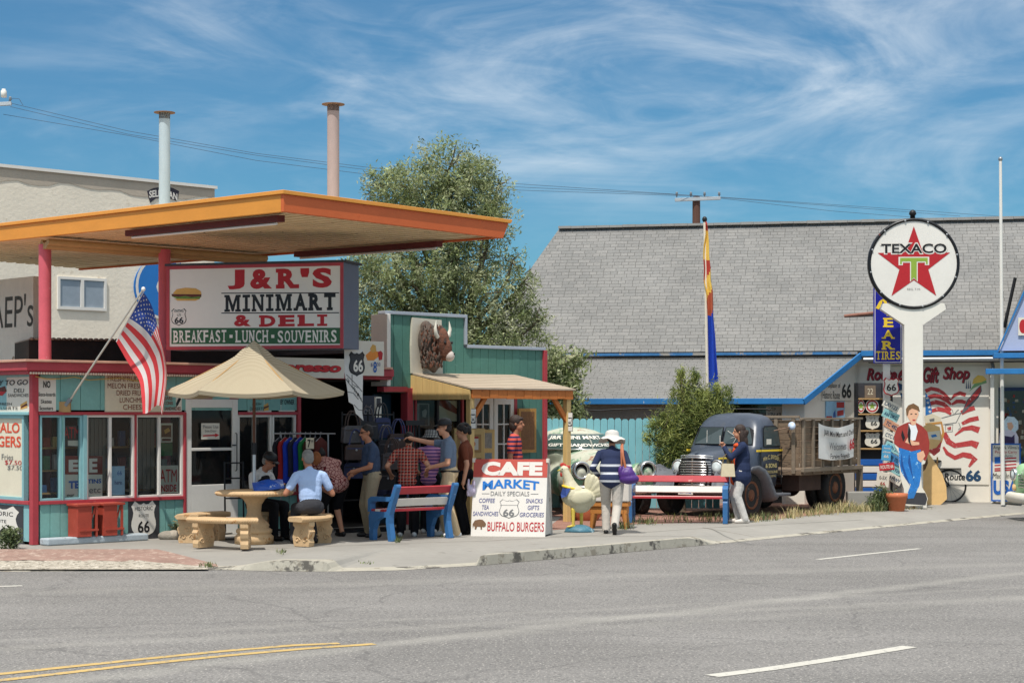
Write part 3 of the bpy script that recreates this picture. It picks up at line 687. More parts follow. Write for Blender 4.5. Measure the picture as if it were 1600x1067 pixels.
for i in range(kk):
    y0, y1 = -i*1.5/kk-.003, -(i+1)*1.5/kk+.003; za = zr0-.03+(zr1-zr0)*i/kk; zb2 = zr0-.03+(zr1-zr0)*(i+1)/kk
    mb.add([(-.03,y0,2.10),(0,y0,2.10),(0,y1,2.10),(-.03,y1,2.10),(-.03,y0,za),(0,y0,za),(0,y1,zb2),(-.03,y1,zb2)], [(3,2,1,0),(4,5,6,7),(0,1,5,4),(1,2,6,5),(2,3,7,6),(3,0,4,7)], m_pine)
mb.build('side_fascia', porch, bevel=.003)
mb = MB()
for i in range(12): mb.box(i*W_/12+.003, (i+1)*W_/12-.003, -1.53+random.uniform(-.004,.004), -1.505, 2.115+random.uniform(-.006,.006), zr1-.02, m_ced)
mb.build('front_fascia', porch, bevel=.003)
for i, px_ in enumerate((.05, W_-.06)):
    mb = MB(); mb.box(px_-.05, px_+.05, -1.48, -1.38, 0, 2.25, m_pine); mb.build('post', porch, bevel=.006)
    mb = MB(); sg = 1 if i == 0 else -1
    mb.bar((px_, -1.43, 1.72), (px_+sg*.38, -1.43, 2.2), .06, .08, m_ced); mb.build('brace', porch, bevel=.005)
mb = MB(); mb.box(0, W_, -1.48, -1.39, 2.13, 2.25, m_ced); mb.build('beam', porch)
# ---- canopy
CA = V((-3.048, 24.5)); cl_, cr_ = V((-.696, .718)).normalized(), V((.695, .719)).normalized()
can = thing('filling_station_canopy', "big flat orange edged canopy roof above the corner shop", 'canopy', (0, 0, 0))
m_orange = M("orange_fascia_paint", (216, 144, 58), .55, .07, 1.5, .06, 30, wear=((196, 104, 34), .66, 3), stretch=(1, 1, 4))
m_edge = M("orange_edge_strip", (224, 152, 66), .5, .06, 3)
m_soff = M("tan_metal_deck", (214, 192, 154), .7, .16, 1.5, .1, 20, wear=((120, 92, 64), .62, 2.4))
def cp(a, b, z): q = CA+cl_*a+cr_*(b-(max(0, 4.85-z)*.5 if b > 4 else 0)); return V((q.x, q.y, z+.0158*a-.0159*b))
LA, LB, z0, z1 = 12.0, 4.34, 4.56, 4.85
def slab(mb, a0, a1, b0, b1, za, zb2, m):
    mb.add([cp(a0,b0,za),cp(a0,b1,za),cp(a1,b1,za),cp(a1,b0,za),cp(a0,b0,zb2),cp(a0,b1,zb2),cp(a1,b1,zb2),cp(a1,b0,zb2)], [(3,2,1,0),(4,5,6,7),(0,1,5,4),(1,2,6,5),(2,3,7,6),(3,0,4,7)], m)
m_burnt = M('burnt_orange_paint', (202, 100, 52), .55, .06, 1.5, .06, 30, wear=((184, 80, 36), .66, 3))
for a, m in (((.061, LA, 0, .06), m_orange), ((0, .06, 0, LB), m_burnt), ((.061, LA, LB-.06, LB), m_burnt)):
    mb = MB(); slab(mb, *a, z0, z1-.055, m); mb.build('fascia', can, bevel=.006)
mb = MB(); slab(mb, -.03, LA, -.03, .08, z1-.053, z1, m_edge); slab(mb, -.03, .08, .08, LB+.03, z1-.053, z1, m_edge); slab(mb, .08, LA, LB-.05, LB+.03, z1-.053, z1, m_edge); mb.build('edge_strip', can, bevel=.006)
mb = MB(); slab(mb, .08, LA, .08, LB-.05, z1-.12, z1-.02, m_soff); mb.build('roof_deck', can)
mb = MB(); k = 0; b = .07
while b < LB-.07:
    slab(mb, .07, LA, b, b+.10, z0+.03+.012*(k%2)+random.uniform(0,.003), z0+.07, m_soff); b += .1035; k += 1
mb.build('soffit', can)
# fluted main beam on the posts
m_beam = M("tan_beam", (176, 146, 100), .6, .12, 2, wear=((116, 90, 60), .63, 3))
mb = MB(); a, b_ = cp(6.45, .14, 4.47), cp(5.75, 4.0, 4.47); d = (b_-a).normalized(); nn = V((-d.y, d.x, 0))
for i, (y_, z_) in enumerate(((-.13, .02), (-.045, -.03), (.045, -.03), (.13, .02))): mb.tube([a+nn*y_+V((0,0,z_)), b_+nn*y_+V((0,0,z_))], .055, m_beam, 10)
mb.build('beam', can)
def light_strip(p, q):
    d = (q-p).normalized(); mb = MB(); mb.bar(p, q, .13, .09, M("maroon_trough", (92, 30, 30), .6, .2, 5)); t = mb.build('light_fitting', can, bevel=.006)
    mb = MB(); mb.tube([p+d*.1+V((0,0,-.065)), q-d*.1+V((0,0,-.065))], .019, m_white, 8); mb.build('tube', t)
light_strip(cp(4.2, .27, 4.52), cp(.4, .27, 4.52)); light_strip(cp(4.78, 3.98, 4.52), cp(1.19, 3.98, 4.52))
for x_, y_, zb2 in ((-7.47, 29.38, 2.6), (-5.73, 30.29, 2.6)):
    mb = MB(); mb.tube([(x_, y_, 0), (x_, y_, 4.57)], .1, m_redpost, 20); mb.build('column', can)
m_pipe = M("pale_blue_grey_pipe", (176, 192, 200), .5, .08, 3, wear=((196, 206, 210), .62, 2), stretch=(1, 1, .3)); m_rust = M("rusty_flange", (124, 98, 82), .8, .25, 8)
m_pipe2 = M("weathered_pink_grey_pipe", (172, 154, 150), .6, .1, 3, wear=((196, 190, 188), .6, 2.5), stretch=(1, 1, .3))
for x_, y_, zt_, mm in ((-5.73, 30.29, 6.82, m_pipe), (-2.73, 28.05, 6.58, m_pipe2)):
    mb = MB(); mb.tube([(x_, y_, 4.83), (x_, y_, zt_)], .092, mm, 20); po = mb.build('pipe', can)
    mb = MB(); mb.tube([(x_, y_, zt_-.1), (x_, y_, zt_)], .092, m_rust, 20); mb.lathe([(.09,0),(.175,.0),(.175,.012),(.09,.014)], m_rust, 20, (x_, y_, zt_)); mb.build('flange', po)
# ---- big shop sign
FG = Frame(-5.26, 28.0, -15.2)
m_signside = M("blue_grey_sign_case", (96, 104, 122), .5, .08, 2, metal=.2)
m_signwh = M("sign_face_white", (226, 220, 210), .45, .03, 2)
m_gband = M("green_band", (46, 92, 58), .5, .08, 3); m_bun = M("painted_bun", (206, 160, 84), .6, .1, 8); m_let = M("painted_lettuce", (96, 130, 52), .6, .2, 14); m_grill = M("painted_filling", (92, 44, 34), .6, .3, 18)
def shop_sign(b, l):
    W = b.w; l.poly([(-W/2+.045,.045),(W/2-.045,.045),(W/2-.045,b.h-.045),(-W/2+.045,b.h-.045)], m_signwh, -.002)
    l.poly(b.pts([(268,512.5),(531.5,512),(531.5,537),(268,537.5)]), m_gband, -.004)
    for y in (457.5, 488.5): l.poly(b.pts([(346,y),(530,y-.6),(530,y+.9),(346,y+1.5)]), m_black, -.004)
    b.text(l, "J&R'S", 352, 420, 523, 451, m_redtx, slab=1, bold=.05, bracket=.2)
    b.text(l, "MINIMART", 349, 459.5, 527, 486, m_black, slab=1, bold=.05, bracket=.17)
    b.text(l, "&", 362, 492, 396, 510, m_redtx, slab=1, bold=.05); b.text(l, "DELI", 404, 492, 513, 510, m_redtx, slab=1, bold=.05, bracket=.2)
    for t, a, c in (("BREAKFAST", 270.5, 355), ("LUNCH", 367.5, 420), ("SOUVENIRS", 433, 527.5)): b.text(l, t, a, 516, c, 535, m_signwh, slab=1, bold=.02, y=-.007)
    for c in (361.3, 426.5): l.poly(b.pts([(c-2.4,523),(c+2.4,523),(c+2.4,528),(c-2.4,528)]), m_signwh, -.007)
    l.poly(b.pts([(270,459),(276,452),(290,449.5),(306,450.5),(314,455),(315,460),(292,461.5)]), m_bun, -.004)
    l.poly(b.pts([(268,459.5),(315,460),(314.5,464.5),(300,467),(284,466),(269,463)]), m_grill, -.0045); l.poly(b.pts([(268,462.5),(280,464),(290,462.5),(300,464.5),(314,463),(312,467.5),(296,469),(280,468.5)]), m_let, -.005)
    l.poly(b.pts([(272,466.8),(312,467.2),(306,470),(278,470)]), m_bun, -.0055)
    x0, x1, a, c = b.x(268), b.x(291.5), b.z(280, 509), b.z(280, 482)
    l.poly(shield_pts(x0, x1, a, c), m_black, -.004); l.poly(shield_pts(x0, x1, a, c, .09), m_signwh, -.006)
    b.text(l, "ARIZONA", 272, 484.5, 287.5, 488, m_black, y=-.008); b.text(l, "US", 277, 490, 283, 494, m_black, y=-.008); b.text(l, "66", 273, 495.5, 287, 505.5, m_black, y=-.008, bold=.03)
o, _ = board('shop_sign', "large lightbox sign reading J&R'S MINIMART & DELI beneath the canopy", 'sign', FG, 260.5, 413, 536.8, 545.5, m_signside, off=0, th=.66, rim=(.05, m_red), draw=shop_sign)
mb = MB(); W = _.w; mb.box(-W/2-.02, W/2+.05, -.03, .68, _.h, _.h+.035, m_dkgrey); mb.build('top_cap', o)
mb = MB(); mb.tube([(-W/2+.1, .3, .1), (-W/2-.2, .5, .1)], .03, m_redpost, 8); mb.tube([(-W/2+.1, .3, 1.0), (-W/2-.2, .5, 1.0)], .03, m_redpost, 8); mb.build('bracket', o)
# ---- beige stucco building behind
FB = Frame(*P(335, 292, 45.0).xy, 44)
m_stuc = M("beige_stucco", (236, 225, 206), .95, .08, .7, .45, 12, wear=((214, 200, 178), .6, 1.5)); m_band = M("grey_stucco_band", (182, 170, 154), .95, .08, 1.2, .3, 20)
beige = thing('stucco_building', "tall beige rough stucco building behind the canopy", 'building', FB.world(0), FB.a)
mb = MB(); mb.box(-16, 0, 0, 12, 0, 7.35, m_stuc); mb.build('wall', beige)
mb = MB(); n_ = 60; top = 7.36; pts = [(-16, top)]; low = []
for i in range(n_+1): x_ = -16+16*i/n_; low.append((x_, top-.29+.05*math.sin(i*1.3)+.04*math.sin(i*.45)+random.uniform(-.02,.02)))
mb.prism([(-16, top)]+low+[(0, top)], -.012, -.002, m_band); mb.build('bare_band', beige)
mb = MB(); mb.box(-16, .05, -.06, 12, 7.36, 7.43, m_white); mb.build('coping', beige)
a0, z_1 = FB.at(89, 483); a1, z_2 = FB.at(165, 436); mb = MB()
for q in ((a0, a0+.06, z_1, z_2), (a1-.06, a1, z_1, z_2), (a0+.06, a1-.06, z_1, z_1+.07), (a0+.06, a1-.06, z_2-.06, z_2), ((a0+a1)/2-.04, (a0+a1)/2+.04, z_1+.07, z_2-.06)): mb.box(q[0], q[1], -.05, -.001, q[2], q[3], m_white)
wo = mb.build('window', beige)
mb = MB(); mb.add([(a0+.04,-.015,z_1+.04),(a1-.04,-.015,z_1+.04),(a1-.04,-.015,z_2-.04),(a0+.04,-.015,z_2-.04)], [(0,1,2,3)], M("curtained_pane", (150, 160, 170), .08, .12, 1.2)); mb.build('pane', wo)
m_sky = M("sign_blue", (38, 116, 190), .6, .05, 2)
def roundel(b, l): 
    l.poly(disc(0, b.h/2, b.w/2-.05), m_signwh, -.003); l.poly(disc(0, b.h/2, b.w/2-.12), m_sky, -.006); l.text("O", -.2, .55, b.h*.33, b.h*.68, m_signwh, -.009, .04)
board('round_sign', "round blue painted emblem on the beige wall under the canopy", 'sign', FB, 209, 402, 300, 496, m_sky, off=-.03, th=.025, outline=[(254.5+45*math.cos(i*math.pi/20), 448+47*math.sin(i*math.pi/20)) for i in range(40)], draw=roundel)
m_blk = M("ribbon_black", (52, 48, 58), .6, .1, 6)
def ribbon(b, l): b.text(l, "SELIGMAN", 233, 301, 277, 312, m_signwh, bold=.03, arch=.06)
board('painted_ribbon', "dark ribbon shaped emblem painted high on the beige wall behind the pipe", 'sign', FB, 230, 292, 280, 318, m_blk, off=-.02, th=.015, outline=[(230,299),(240,294),(255,292),(270,294),(280,299),(277,314),(266,310),(255,309),(244,310),(235,317)], draw=ribbon)

# ================================================================== signs and papers on the shop
board('menu_sign', "white board reading READY TO GO DELI SANDWICHES on the short left face", 'sign', FL, -55, 590, 46.5, 645, m_offw, texts=[("READY TO GO", -28, 594, 44, 602, m_black, {'shear': .15, 'bold': .015}), ("DELI", 22, 607, 38, 613, m_black, {'shear': .1}), ("SANDWICHES", 13, 615, 45, 620, m_black, {'shear': .1}), ("FRESH", 0, 629, 19, 633, m_black, {'shear': .1}), ("DESSERTS", -10, 635, 28, 640, m_black, {'shear': .1})],
  polys=[([(32,632),(42,626),(43,637),(32,640)], m_bun), ([(33,635),(42,630),(43,633),(33,638)], m_grill), ([(-4,607),(8,603),(11,611),(0,616)], m_grill), ([(-4,611),(10,612),(4,618),(-4,617)], m_redtx)])
m_burg = M("orange_red_lettering", (212, 78, 50), .6, .1, 10)
board('window_lettering', "cream blind panel lettered BUFFALO BURGERS in the left window", 'sign', FL, -58, 652, 37.5, 777, m_fog, off=-.004, th=.006, texts=[("BUFFALO", -32, 660, 31, 676, m_burg, {'bold': .02}), ("BURGERS", -32, 681, 33, 698, m_burg, {'bold': .02}), ("w/ Fries", -10, 709, 21, 718, m_greytx), ("$7.50", 8, 719, 34, 727, m_redtx), ("$7.50", 12, 727, 36, 735, m_greytx, {'shear': .1})])
def shield_sign(name, label, fr, x0, y0, x1, y1, sx0, sy0, sx1, sy1, off=-.04):
    def dr(b, l):
        c = (sx0+sx1)/2; X0, X1, Z0, Z1 = b.x(sx0), b.x(sx1), b.z(c, sy1), b.z(c, sy0); H = Z1-Z0; W = X1-X0
        l.poly(shield_pts(X0, X1, Z0, Z1), m_signwh, -.003); xc = (X0+X1)/2
        l.text("HISTORIC", xc-W*.36, xc+W*.36, Z0+H*.74, Z0+H*.85, m_black, -.006); l.text("ROUTE", xc-W*.2, xc+W*.2, Z0+H*.56, Z0+H*.64, m_black, -.006); l.text("66", xc-W*.24, xc+W*.24, Z0+H*.14, Z0+H*.46, m_black, -.006, .02)
    return board(name, label, 'sign', fr, x0, y0, x1, y1, m_dkgrey, off=off, draw=dr)
shield_sign('route_shield', "black panel with white HISTORIC ROUTE 66 shield below the burger window", FL, -42, 788, 36, 852, -34, 789, 30, 850)
shield_sign('route_shield', "black panel with white HISTORIC ROUTE 66 shield beside the red stools", FS, 200.5, 781, 249, 842, 205, 782, 243.5, 840)
board('notice_sign', "small white notice reading NO skateboards skates scooters by the corner post", 'sign', FS, 57.5, 590.5, 87.5, 642.5, m_offw, texts=[("NO", 67.5, 595, 78.5, 606, m_black, {'bold': .03}), ("Skate-boards", 59, 613, 86.5, 619, m_black, {'bold': .01}), ("Skates", 63.5, 624, 80.5, 630, m_black, {'bold': .01}), ("Scooters", 61.5, 634.5, 82.5, 640.5, m_black, {'bold': .01})])
m_brntx = M("brown_lettering", (128, 72, 56), .7, .2, 14)
board('produce_sign', "cream hand lettered board listing fresh fruits lunchmeat and cheese", 'sign', FS, 164.5, 585, 256, 646, m_cream, off=-.05, texts=[(t, a, y, c, y+8, m_brntx) for t, a, c, y in (("FRESHFRUITS VEG", 168, 242, 588), ("MELON FRESH EGGS", 168, 246, 599), ("DRIED FRUIT NUTS", 182, 248, 610), ("LUNCHMEAT", 187, 233, 621), ("CHEESE", 192, 226, 632))])
board('ice_cream_sign', "white sign reading BARS CONES SANDWICHES beside the flag end", 'sign', FS, 256, 612, 284, 643, m_offw, texts=[("BARS", 257, 619, 269, 625, m_brntx, {'bold': .02}), ("CONES", 257, 627, 270, 632.5, m_brntx, {'bold': .02}), ("SANDWICHES", 257, 635.5, 282, 641, m_brntx, {'bold': .02})], polys=[([(275,630),(280,619),(283,623),(278,633),(275,636)], m_black)])
board('dessert_sign', "white sign of sandwiches and desserts partly under the parasol", 'sign', FS, 388, 614, 424, 644, m_offw, texts=[("SANDWICHES", 396, 619, 423, 624.5, m_black, {'shear': .1}), ("FRESH", 394, 629, 408, 633, m_black, {'shear': .1}), ("DESSERTS", 390, 636, 412, 642, m_black, {'shear': .1})], polys=[([(412,633),(419,629),(420,641),(412,642)], m_bun), ([(412,636),(420,633),(420,635.5),(412,639)], m_grill)])
board('for_sale_sign', "white sign reading FOR SALE BY OWNER near the dark entrance", 'sign', FS, 436, 604, 461, 643, m_offw, texts=[("FOR SALE", 437.5, 612, 459.5, 620, m_black, {'bold': .02}), ("BY OWNER", 438, 624, 459.5, 632, m_black, {'bold': .02})])
m_esp = M("espresso_red", (196, 30, 38), .5, .1, 12)
board('espresso_banner', "long white banner reading Espresso in red above the entrance", 'banner', FS, 400, 559, 538, 590, m_offw, off=-.32, texts=[("Espresso", 412, 565.5, 533, 585.5, m_black, {'bold': .07, 'shear': .2}), ("Espresso", 413, 565.5, 532.5, 585, m_esp, {'bold': .045, 'shear': .2, 'y': -.009})])
# papers inside the glass
P_ = dict(off=.03, th=.006)
board('window_paper', "red neon ATM letters inside the narrow teal framed window", 'sign', FS, 98.5, 665, 125.5, 698, glass_dark("sign_backing", (30, 28, 28), .5), texts=[("ATM", 99.5, 667, 124, 685, m_esp, {'bold': .0})], polys=[([(106,688),(124,688),(124,697),(106,696)], m_offw)], **P_)
board('window_sign', "brown and white lettered placard leaning inside the shop window", 'sign', FS, 99, 712, 126, 778, m_offw, texts=[("E", 107, 718, 124, 737, m_signwh, {'bold': .05}), ("TE", 107, 751, 124, 763, m_bluetx, {'bold': .05}), ("our", 104, 772, 116, 776, m_black, {'bold': .02})], polys=[([(101,712),(126,712),(126,741),(101,741)], M("brown_placard", (138, 52, 36), .6, .1))], **P_)
board('window_sign', "second lettered placard behind the wide white framed pane", 'sign', FS, 136, 712, 160, 775, m_offw, texts=[("E", 139, 716, 152, 738, m_signwh, {'bold': .04}), ("TINS", 136.5, 748, 158, 755, m_bluetx, {'bold': .03}), ("etc", 139, 762, 157, 770, m_greytx)], polys=[([(136,712),(160,712),(160,741),(136,741)], M("brown_placard_dull", (128, 58, 44), .6, .1))], **P_)  # second placard: slightly duller brown than the first
board('window_poster', "pale blue printed sheet low in the shop window", 'poster', FS, 174.5, 728, 195, 773, M("pale_blue_paper", (176, 204, 226), .7, .1, 14, wear=((90, 130, 180), .6, 16)), texts=[("66", 183, 735, 190, 742, m_bluetx), ("here", 179, 750, 190, 757, m_navytx)], **P_)
board('window_poster', "small brown burger poster high in the right window", 'poster', FS, 250, 661, 269.5, 691, m_offw, polys=[([(252,664),(267.5,664),(267.5,683),(252,683)], M("poster_brown", (112, 72, 48), .6, .3, 24)), ([(253,685),(267,685),(267,689),(253,689)], m_grill), ([(256,672),(263,668),(266,673),(258,678)], m_bun)], **P_)
board('window_poster', "small green printed poster under the brown burger one", 'poster', FS, 250, 692, 269.5, 712, M("poster_green", (60, 112, 72), .7, .2, 20), **P_)
board('atm_sign', "white and red ATM INSIDE sign at the foot of the right window", 'sign', FS, 248.5, 727, 278.5, 770, m_offw, texts=[("ATM", 249.5, 733, 276, 753, m_esp, {'bold': .0}), ("INSIDE", 249.5, 757, 275.5, 768, m_esp, {'bold': .02})], off=.022, th=.005)
board('door_note', "paper note with a red arrow taped on the white door", 'note', FS, 314.5, 661, 343, 686, m_offw, off=-.058, th=.003, texts=[("Please Use", 317, 664, 341, 669, m_greytx), ("Side Door", 320, 671, 338, 675, m_greytx)], polys=[([(317,679.6),(336,678.6),(336,676.6),(342.5,679.6),(336,683),(336,681),(317,681.6)], m_esp)])
board('price_banner', "white hanging banner with burger picture and price 8.50", 'banner', FS, 561, 533, 600, 587, m_offw, off=-.37, th=.006, texts=[("ER", 561.5, 551, 569, 559, m_redtx, {'bold': .03}), ("8", 583, 565, 588.5, 582, m_bluetx, {'bold': .02}), ("$", 579, 567, 582, 573, m_navytx), ("50", 589, 566, 594, 572, m_navytx)], polys=[([(571,555),(579,548),(590,549),(593,556),(584,563),(574,563)], M("painted_orange", (226, 140, 56), .6, .1)), ([(578,545),(582,538),(587,540),(588,549),(581,551)], m_bun), ([(590,550),(595,548),(598,552),(597,562),(592,563)], m_redtx)])
def hang(b, l): pass
# route map pennant
m_pen = M("pennant_white", (216, 214, 210), .8, .05, 4)
def pen(b, l):
    X0, X1, Z0, Z1 = b.x(541), b.x(567), b.z(553, 607), b.z(553, 548)
    l.poly(shield_pts(b.x(545), b.x(570), b.z(556, 588), b.z(556, 549)), m_black, -.004); l.poly(shield_pts(b.x(545), b.x(570), b.z(556, 588), b.z(556, 549), .12), m_dkgrey, -.005)
    b.text(l, "66", 552, 562, 567, 581, m_signwh, bold=.03, y=-.008)
    for pts in ([(541,585),(548,592),(556,600),(566,612)], [(540,592),(547,601),(560,616),(566,628)], [(550,585),(550,600),(560,606)], [(543,612),(552,614),(560,624)], [(553,632),(560,640),(566,641)]): l.ribbon(b.pts(pts), .012, m_greytx, -.004)
    for i, c in enumerate("OF AMERICA"):
        if c != ' ':
            u = i/9; x_, y_ = 543+u*21, 593+u*30; b.text(l, c, x_-1.3, y_-2.3, x_+1.3, y_+2.3, m_black, y=-.006)
board('route_pennant', "long white pennant printed with a 66 shield and map by the entrance", 'pennant', Frame(*P(538, 600, 27.9).xy, 20), 538, 545, 568, 656, m_pen, off=0, th=.008, outline=[(538,546),(567,546),(567,600),(566,645),(568,657),(556,646),(552,632),(545,628),(543,610),(538,580)], draw=pen)
# ================================================================== shingled gift shop on the right
FI = Frame(*P(1550, 645, 38.7).xy, -12)
def shingle_mat(name, a, b_, row):
    m, n, l, b = newmat(name); tcn = n.new("ShaderNodeTexCoord"); vec = tcn.outputs['Object']
    br = n.new("ShaderNodeTexBrick"); br.inputs['Scale'].default_value = 1; br.inputs['Brick Width'].default_value = .27; br.inputs['Row Height'].default_value = row
    br.inputs['Mortar Size'].default_value = .006; br.inputs['Mortar Smooth'].default_value = .9; br.inputs['Bias'].default_value = -.1; br.offset = .37; br.squash = .6; br.squash_frequency = 3
    br.inputs[1].default_value = col(a); br.inputs[2].default_value = col(b_); br.inputs[3].default_value = col((104, 101, 97))
    nz = n.new("ShaderNodeTexNoise"); nz.inputs['Scale'].default_value = 3; l.new(vec, nz.inputs['Vector'])
    vm = n.new("ShaderNodeVectorMath"); vm.operation = 'MULTIPLY_ADD'; vm.inputs[1].default_value = (.05, .012, 0); l.new(nz.outputs[1], vm.inputs[0]); l.new(vec, vm.inputs[2]); l.new(vm.outputs[0], br.inputs['Vector'])
    c = scalec(n, l, br.outputs[0], rng(n, l, noise_node(n, l, vec, .6, 6), .3, .7, .88, 1.1)); c = scalec(n, l, c, rng(n, l, noise_node(n, l, vec, 22, 3), .3, .7, .88, 1.12))
    mp = n.new("ShaderNodeMapping"); mp.inputs['Scale'].default_value = (3, .3, 1); l.new(vec, mp.inputs[0])
    c = mixc(n, l, rng(n, l, noise_node(n, l, mp.outputs[0], 1.2, 7, .7), .64, .74, 0, .18), c, col((112, 110, 106)))
    l.new(c, b.inputs['Base Color']); b.inputs['Roughness'].default_value = .95; b.inputs['Specular IOR Level'].default_value = .2
    bp = n.new("ShaderNodeBump"); bp.inputs['Strength'].default_value = .7; bp.inputs['Distance'].default_value = .02; bp.invert = True; l.new(br.outputs[1], bp.inputs['Height']); l.new(bp.outputs[0], b.inputs['Normal'])
    return m
m_sh = shingle_mat("grey_shingle", (126, 125, 123), (138, 136, 133), .11); m_sh2 = shingle_mat("grey_shingle_low", (123, 122, 120), (133, 131, 128), .08)
m_blue = M("bright_blue_trim", (44, 116, 176), .5, .12, 4, wear=((196, 200, 204), .66, 5), stretch=(1, 1, 1))
m_mural = M("white_mural_wall", (232, 225, 212), .7, .04, 1.2, .08, 30, wear=((206, 198, 184), .64, 2))
m_greyw = M("grey_stucco_wall", (158, 152, 146), .9, .08, 1.5, .3, 30)
gift = thing('gift_shop_building', "long building with big grey shingle roof and blue eaves behind the trucks", 'shop', FI.world(0), FI.a)
def inv(w): return Matrix.Rotation(-FI.a, 4, 'Z') @ (w-FI.world(0))
def roof_plane(name, corners, mat_, th=.06):
    """corners (local): eave-left, eave-right, ridge-right, ridge-left; the mesh gets its own axes lying in the slope"""
    c = [V(p) for p in corners]; X = (c[1]-c[0]).normalized(); N = X.cross(c[3]-c[0]).normalized(); Y = N.cross(X)
    Mx = Matrix((X, Y, N)).transposed().to_4x4(); Mx.translation = c[0]; iv = Mx.inverted()
    q = [iv @ p for p in c]; n = len(q); mb = MB()
    vs = [(p.x, p.y, 0) for p in q]+[(p.x, p.y, -th) for p in q]
    mb.add(vs, [tuple(range(n)), tuple(range(2*n-1, n-1, -1))]+[(i, i+n, (i+1)%n+n, (i+1)%n) for i in range(n)], mat_)
    o = mb.build(name, gift); o.matrix_local = Mx; return o
eo, ez = -.38, 3.20
def U(px, off): return FI.at(px, off=off)[0]
ro = 2.75; rz_ = FI.at(875, 357, ro)[1]
eL, rL = U(735, eo), U(874, ro)
roof_plane('roof', [(eL, eo, ez), (9, eo, ez), (9, ro, rz_), (rL, ro, rz_)], m_sh)
m_cap_sh = M('ridge_shingle', (150, 148, 144), .95, .12, 3)
mb = MB(); rs = rL
while rs < 9: mb.box(rs, rs+.30, ro-.14, ro+.14, rz_-.02+random.uniform(0,.01), rz_+.035+random.uniform(0,.012), m_cap_sh); rs += .305
mb.build('ridge_cap', gift)
mb = MB(); mb.add([(eL,eo,ez-.05),(rL,ro,rz_-.05),(rL+.01,2*ro-eo,ez-.05)], [(0,2,1)], m_greyw); mb.build('gable_wall', gift)
roof_b = roof_plane('roof', [(9, 2*ro-eo, ez), (eL, 2*ro-eo, ez), (rL, ro, rz_-.003), (9, ro, rz_-.003)], m_sh)
# low front roof
lo = -2.15; s_r0, s_r1 = U(1342, eo+.1), U(1256, lo); s_l = U(845, lo)
lz = FI.at(1255, 622, lo)[1]
roof_plane('lower_roof', [(s_l, lo, lz), (s_r1, lo, lz), (s_r0, eo+.1, ez-.12), (s_l, eo+.1, ez-.12)], m_sh2)
mb = MB(); mb.box(s_l, s_r1, lo-.03, lo, lz-.12, lz-.0, m_blue)
mb.box(eL, U(1340, eo), eo-.03, eo, ez-.085, ez-.03, M("flaking_blue_trim", (54, 112, 164), .6, .2, 5, wear=((150, 146, 140), .5, 3))); mb.box(s_r0+.05, 6, eo-.03, eo, ez-.12, ez-.01, m_blue)
mb.bar((s_r1, lo-.02, lz-.08), (s_r0+.05, eo+.02, ez-.1), .04, .13, m_blue)
mb.build('blue_eave_board', gift, bevel=.006)
mb = MB(); mb.tube([(s_r0+.1, eo-.08, ez-.2), (6, eo-.08, ez-.2)], .05, m_metal, 10); mb.box(s_r0+.2, 6, eo+.02, 0, ez-.26, ez-.2, m_dmetal); mb.build('gutter', gift)
mb = MB(); cab = [(s_l+.3+i*.9, lo-.05, lz-.2-.05*math.sin(i*1.4)**2) for i in range(int((s_r1-s_l)/.9))]; mb.tube(cab, .014, m_black, 6); mb.build('cable', gift)
# walls
fo = -1.75
mb = MB(); mb.box(s_l, U(1140, fo), fo, fo+.2, 0, lz+.05, m_greyw); mb.box(s_l, s_l+.2, fo+.2, 6, 0, ez-.1, m_greyw); mb.build('front_wall', gift)
a_ = U(1257, fo); b_ = U(1338, 0)
mb = MB(); mb.box(U(1226, fo), a_, fo, fo+.15, 0, lz+.05, m_mural)
mb.add([(a_,fo,0),(b_,0,0),(b_,0,3.1),(a_,fo,2.35),(a_-.2,fo+.2,0),(b_-.2,.2,0),(b_-.2,.2,3.1),(a_-.2,fo+.2,2.35)], [(0,1,2,3),(7,6,5,4),(3,2,6,7),(0,3,7,4),(1,5,6,2)], m_mural)
mb.box(b_, U(1553, 0), 0, .2, 0, 3.12, m_mural); mb.build('mural_wall', gift)
mb = MB(); mb.box(U(1140, fo), U(1226, fo), fo+.25, fo+.3, 0, 2.3, glass_dark("shop_glass", (30, 32, 34))); mb.build('dark_shopfront', gift)
mb = MB(); mb.box(U(1222, fo), U(1228, fo), fo-.02, fo+.1, 0, 2.2, m_white); mb.box(U(1140, fo), U(1146, fo), fo-.02, fo+.1, 0, 2.2, m_dkgrey); mb.build('door_frame', gift)
mb = MB(); mb.box(U(1553, 0), 9, .5, .6, 0, 3.1, m_mural); mb.box(U(1553, 0)-.02, U(1553, 0)+.1, .2, .5, 0, 3.1, m_mural); mb.box(U(1547, -.1), U(1553, -.1), -.22, 0, 0, 2.9, m_white); mb.build('side_wall', gift)
mb = MB(); mb.box(U(1560, .45), 6, .42, .49, .55, 2.35, glass_dark("souvenir_glass", (36, 30, 30), .06)); ww = mb.build('window', gift)
mb = MB(); x0 = U(1560, .42); fcol = [M("souvenir_%s" % k, c, .6, .3, 20) for k, c in (("red", (150, 50, 46)), ("cream", (180, 170, 150)), ("blue", (60, 84, 120)), ("brown", (110, 84, 64)))]
for i in range(170): u, z_ = random.uniform(0, 1.6), random.uniform(.7, 2.25); mb.box(x0+u, x0+u+random.uniform(.03,.07), .405, .415, z_, z_+random.uniform(.03,.09), random.choice(fcol))
mb.build('souvenir_display', ww)
mb = MB(); mb.box(x0-.05, x0, .38, .5, .5, 2.4, M("navy_frame", (34, 56, 98), .5, .1)); mb.box(x0, 6, .38, .5, 2.35, 2.42, M("navy_frame_top", (34, 56, 98), .5, .1)); mb.build('window_frame', ww)
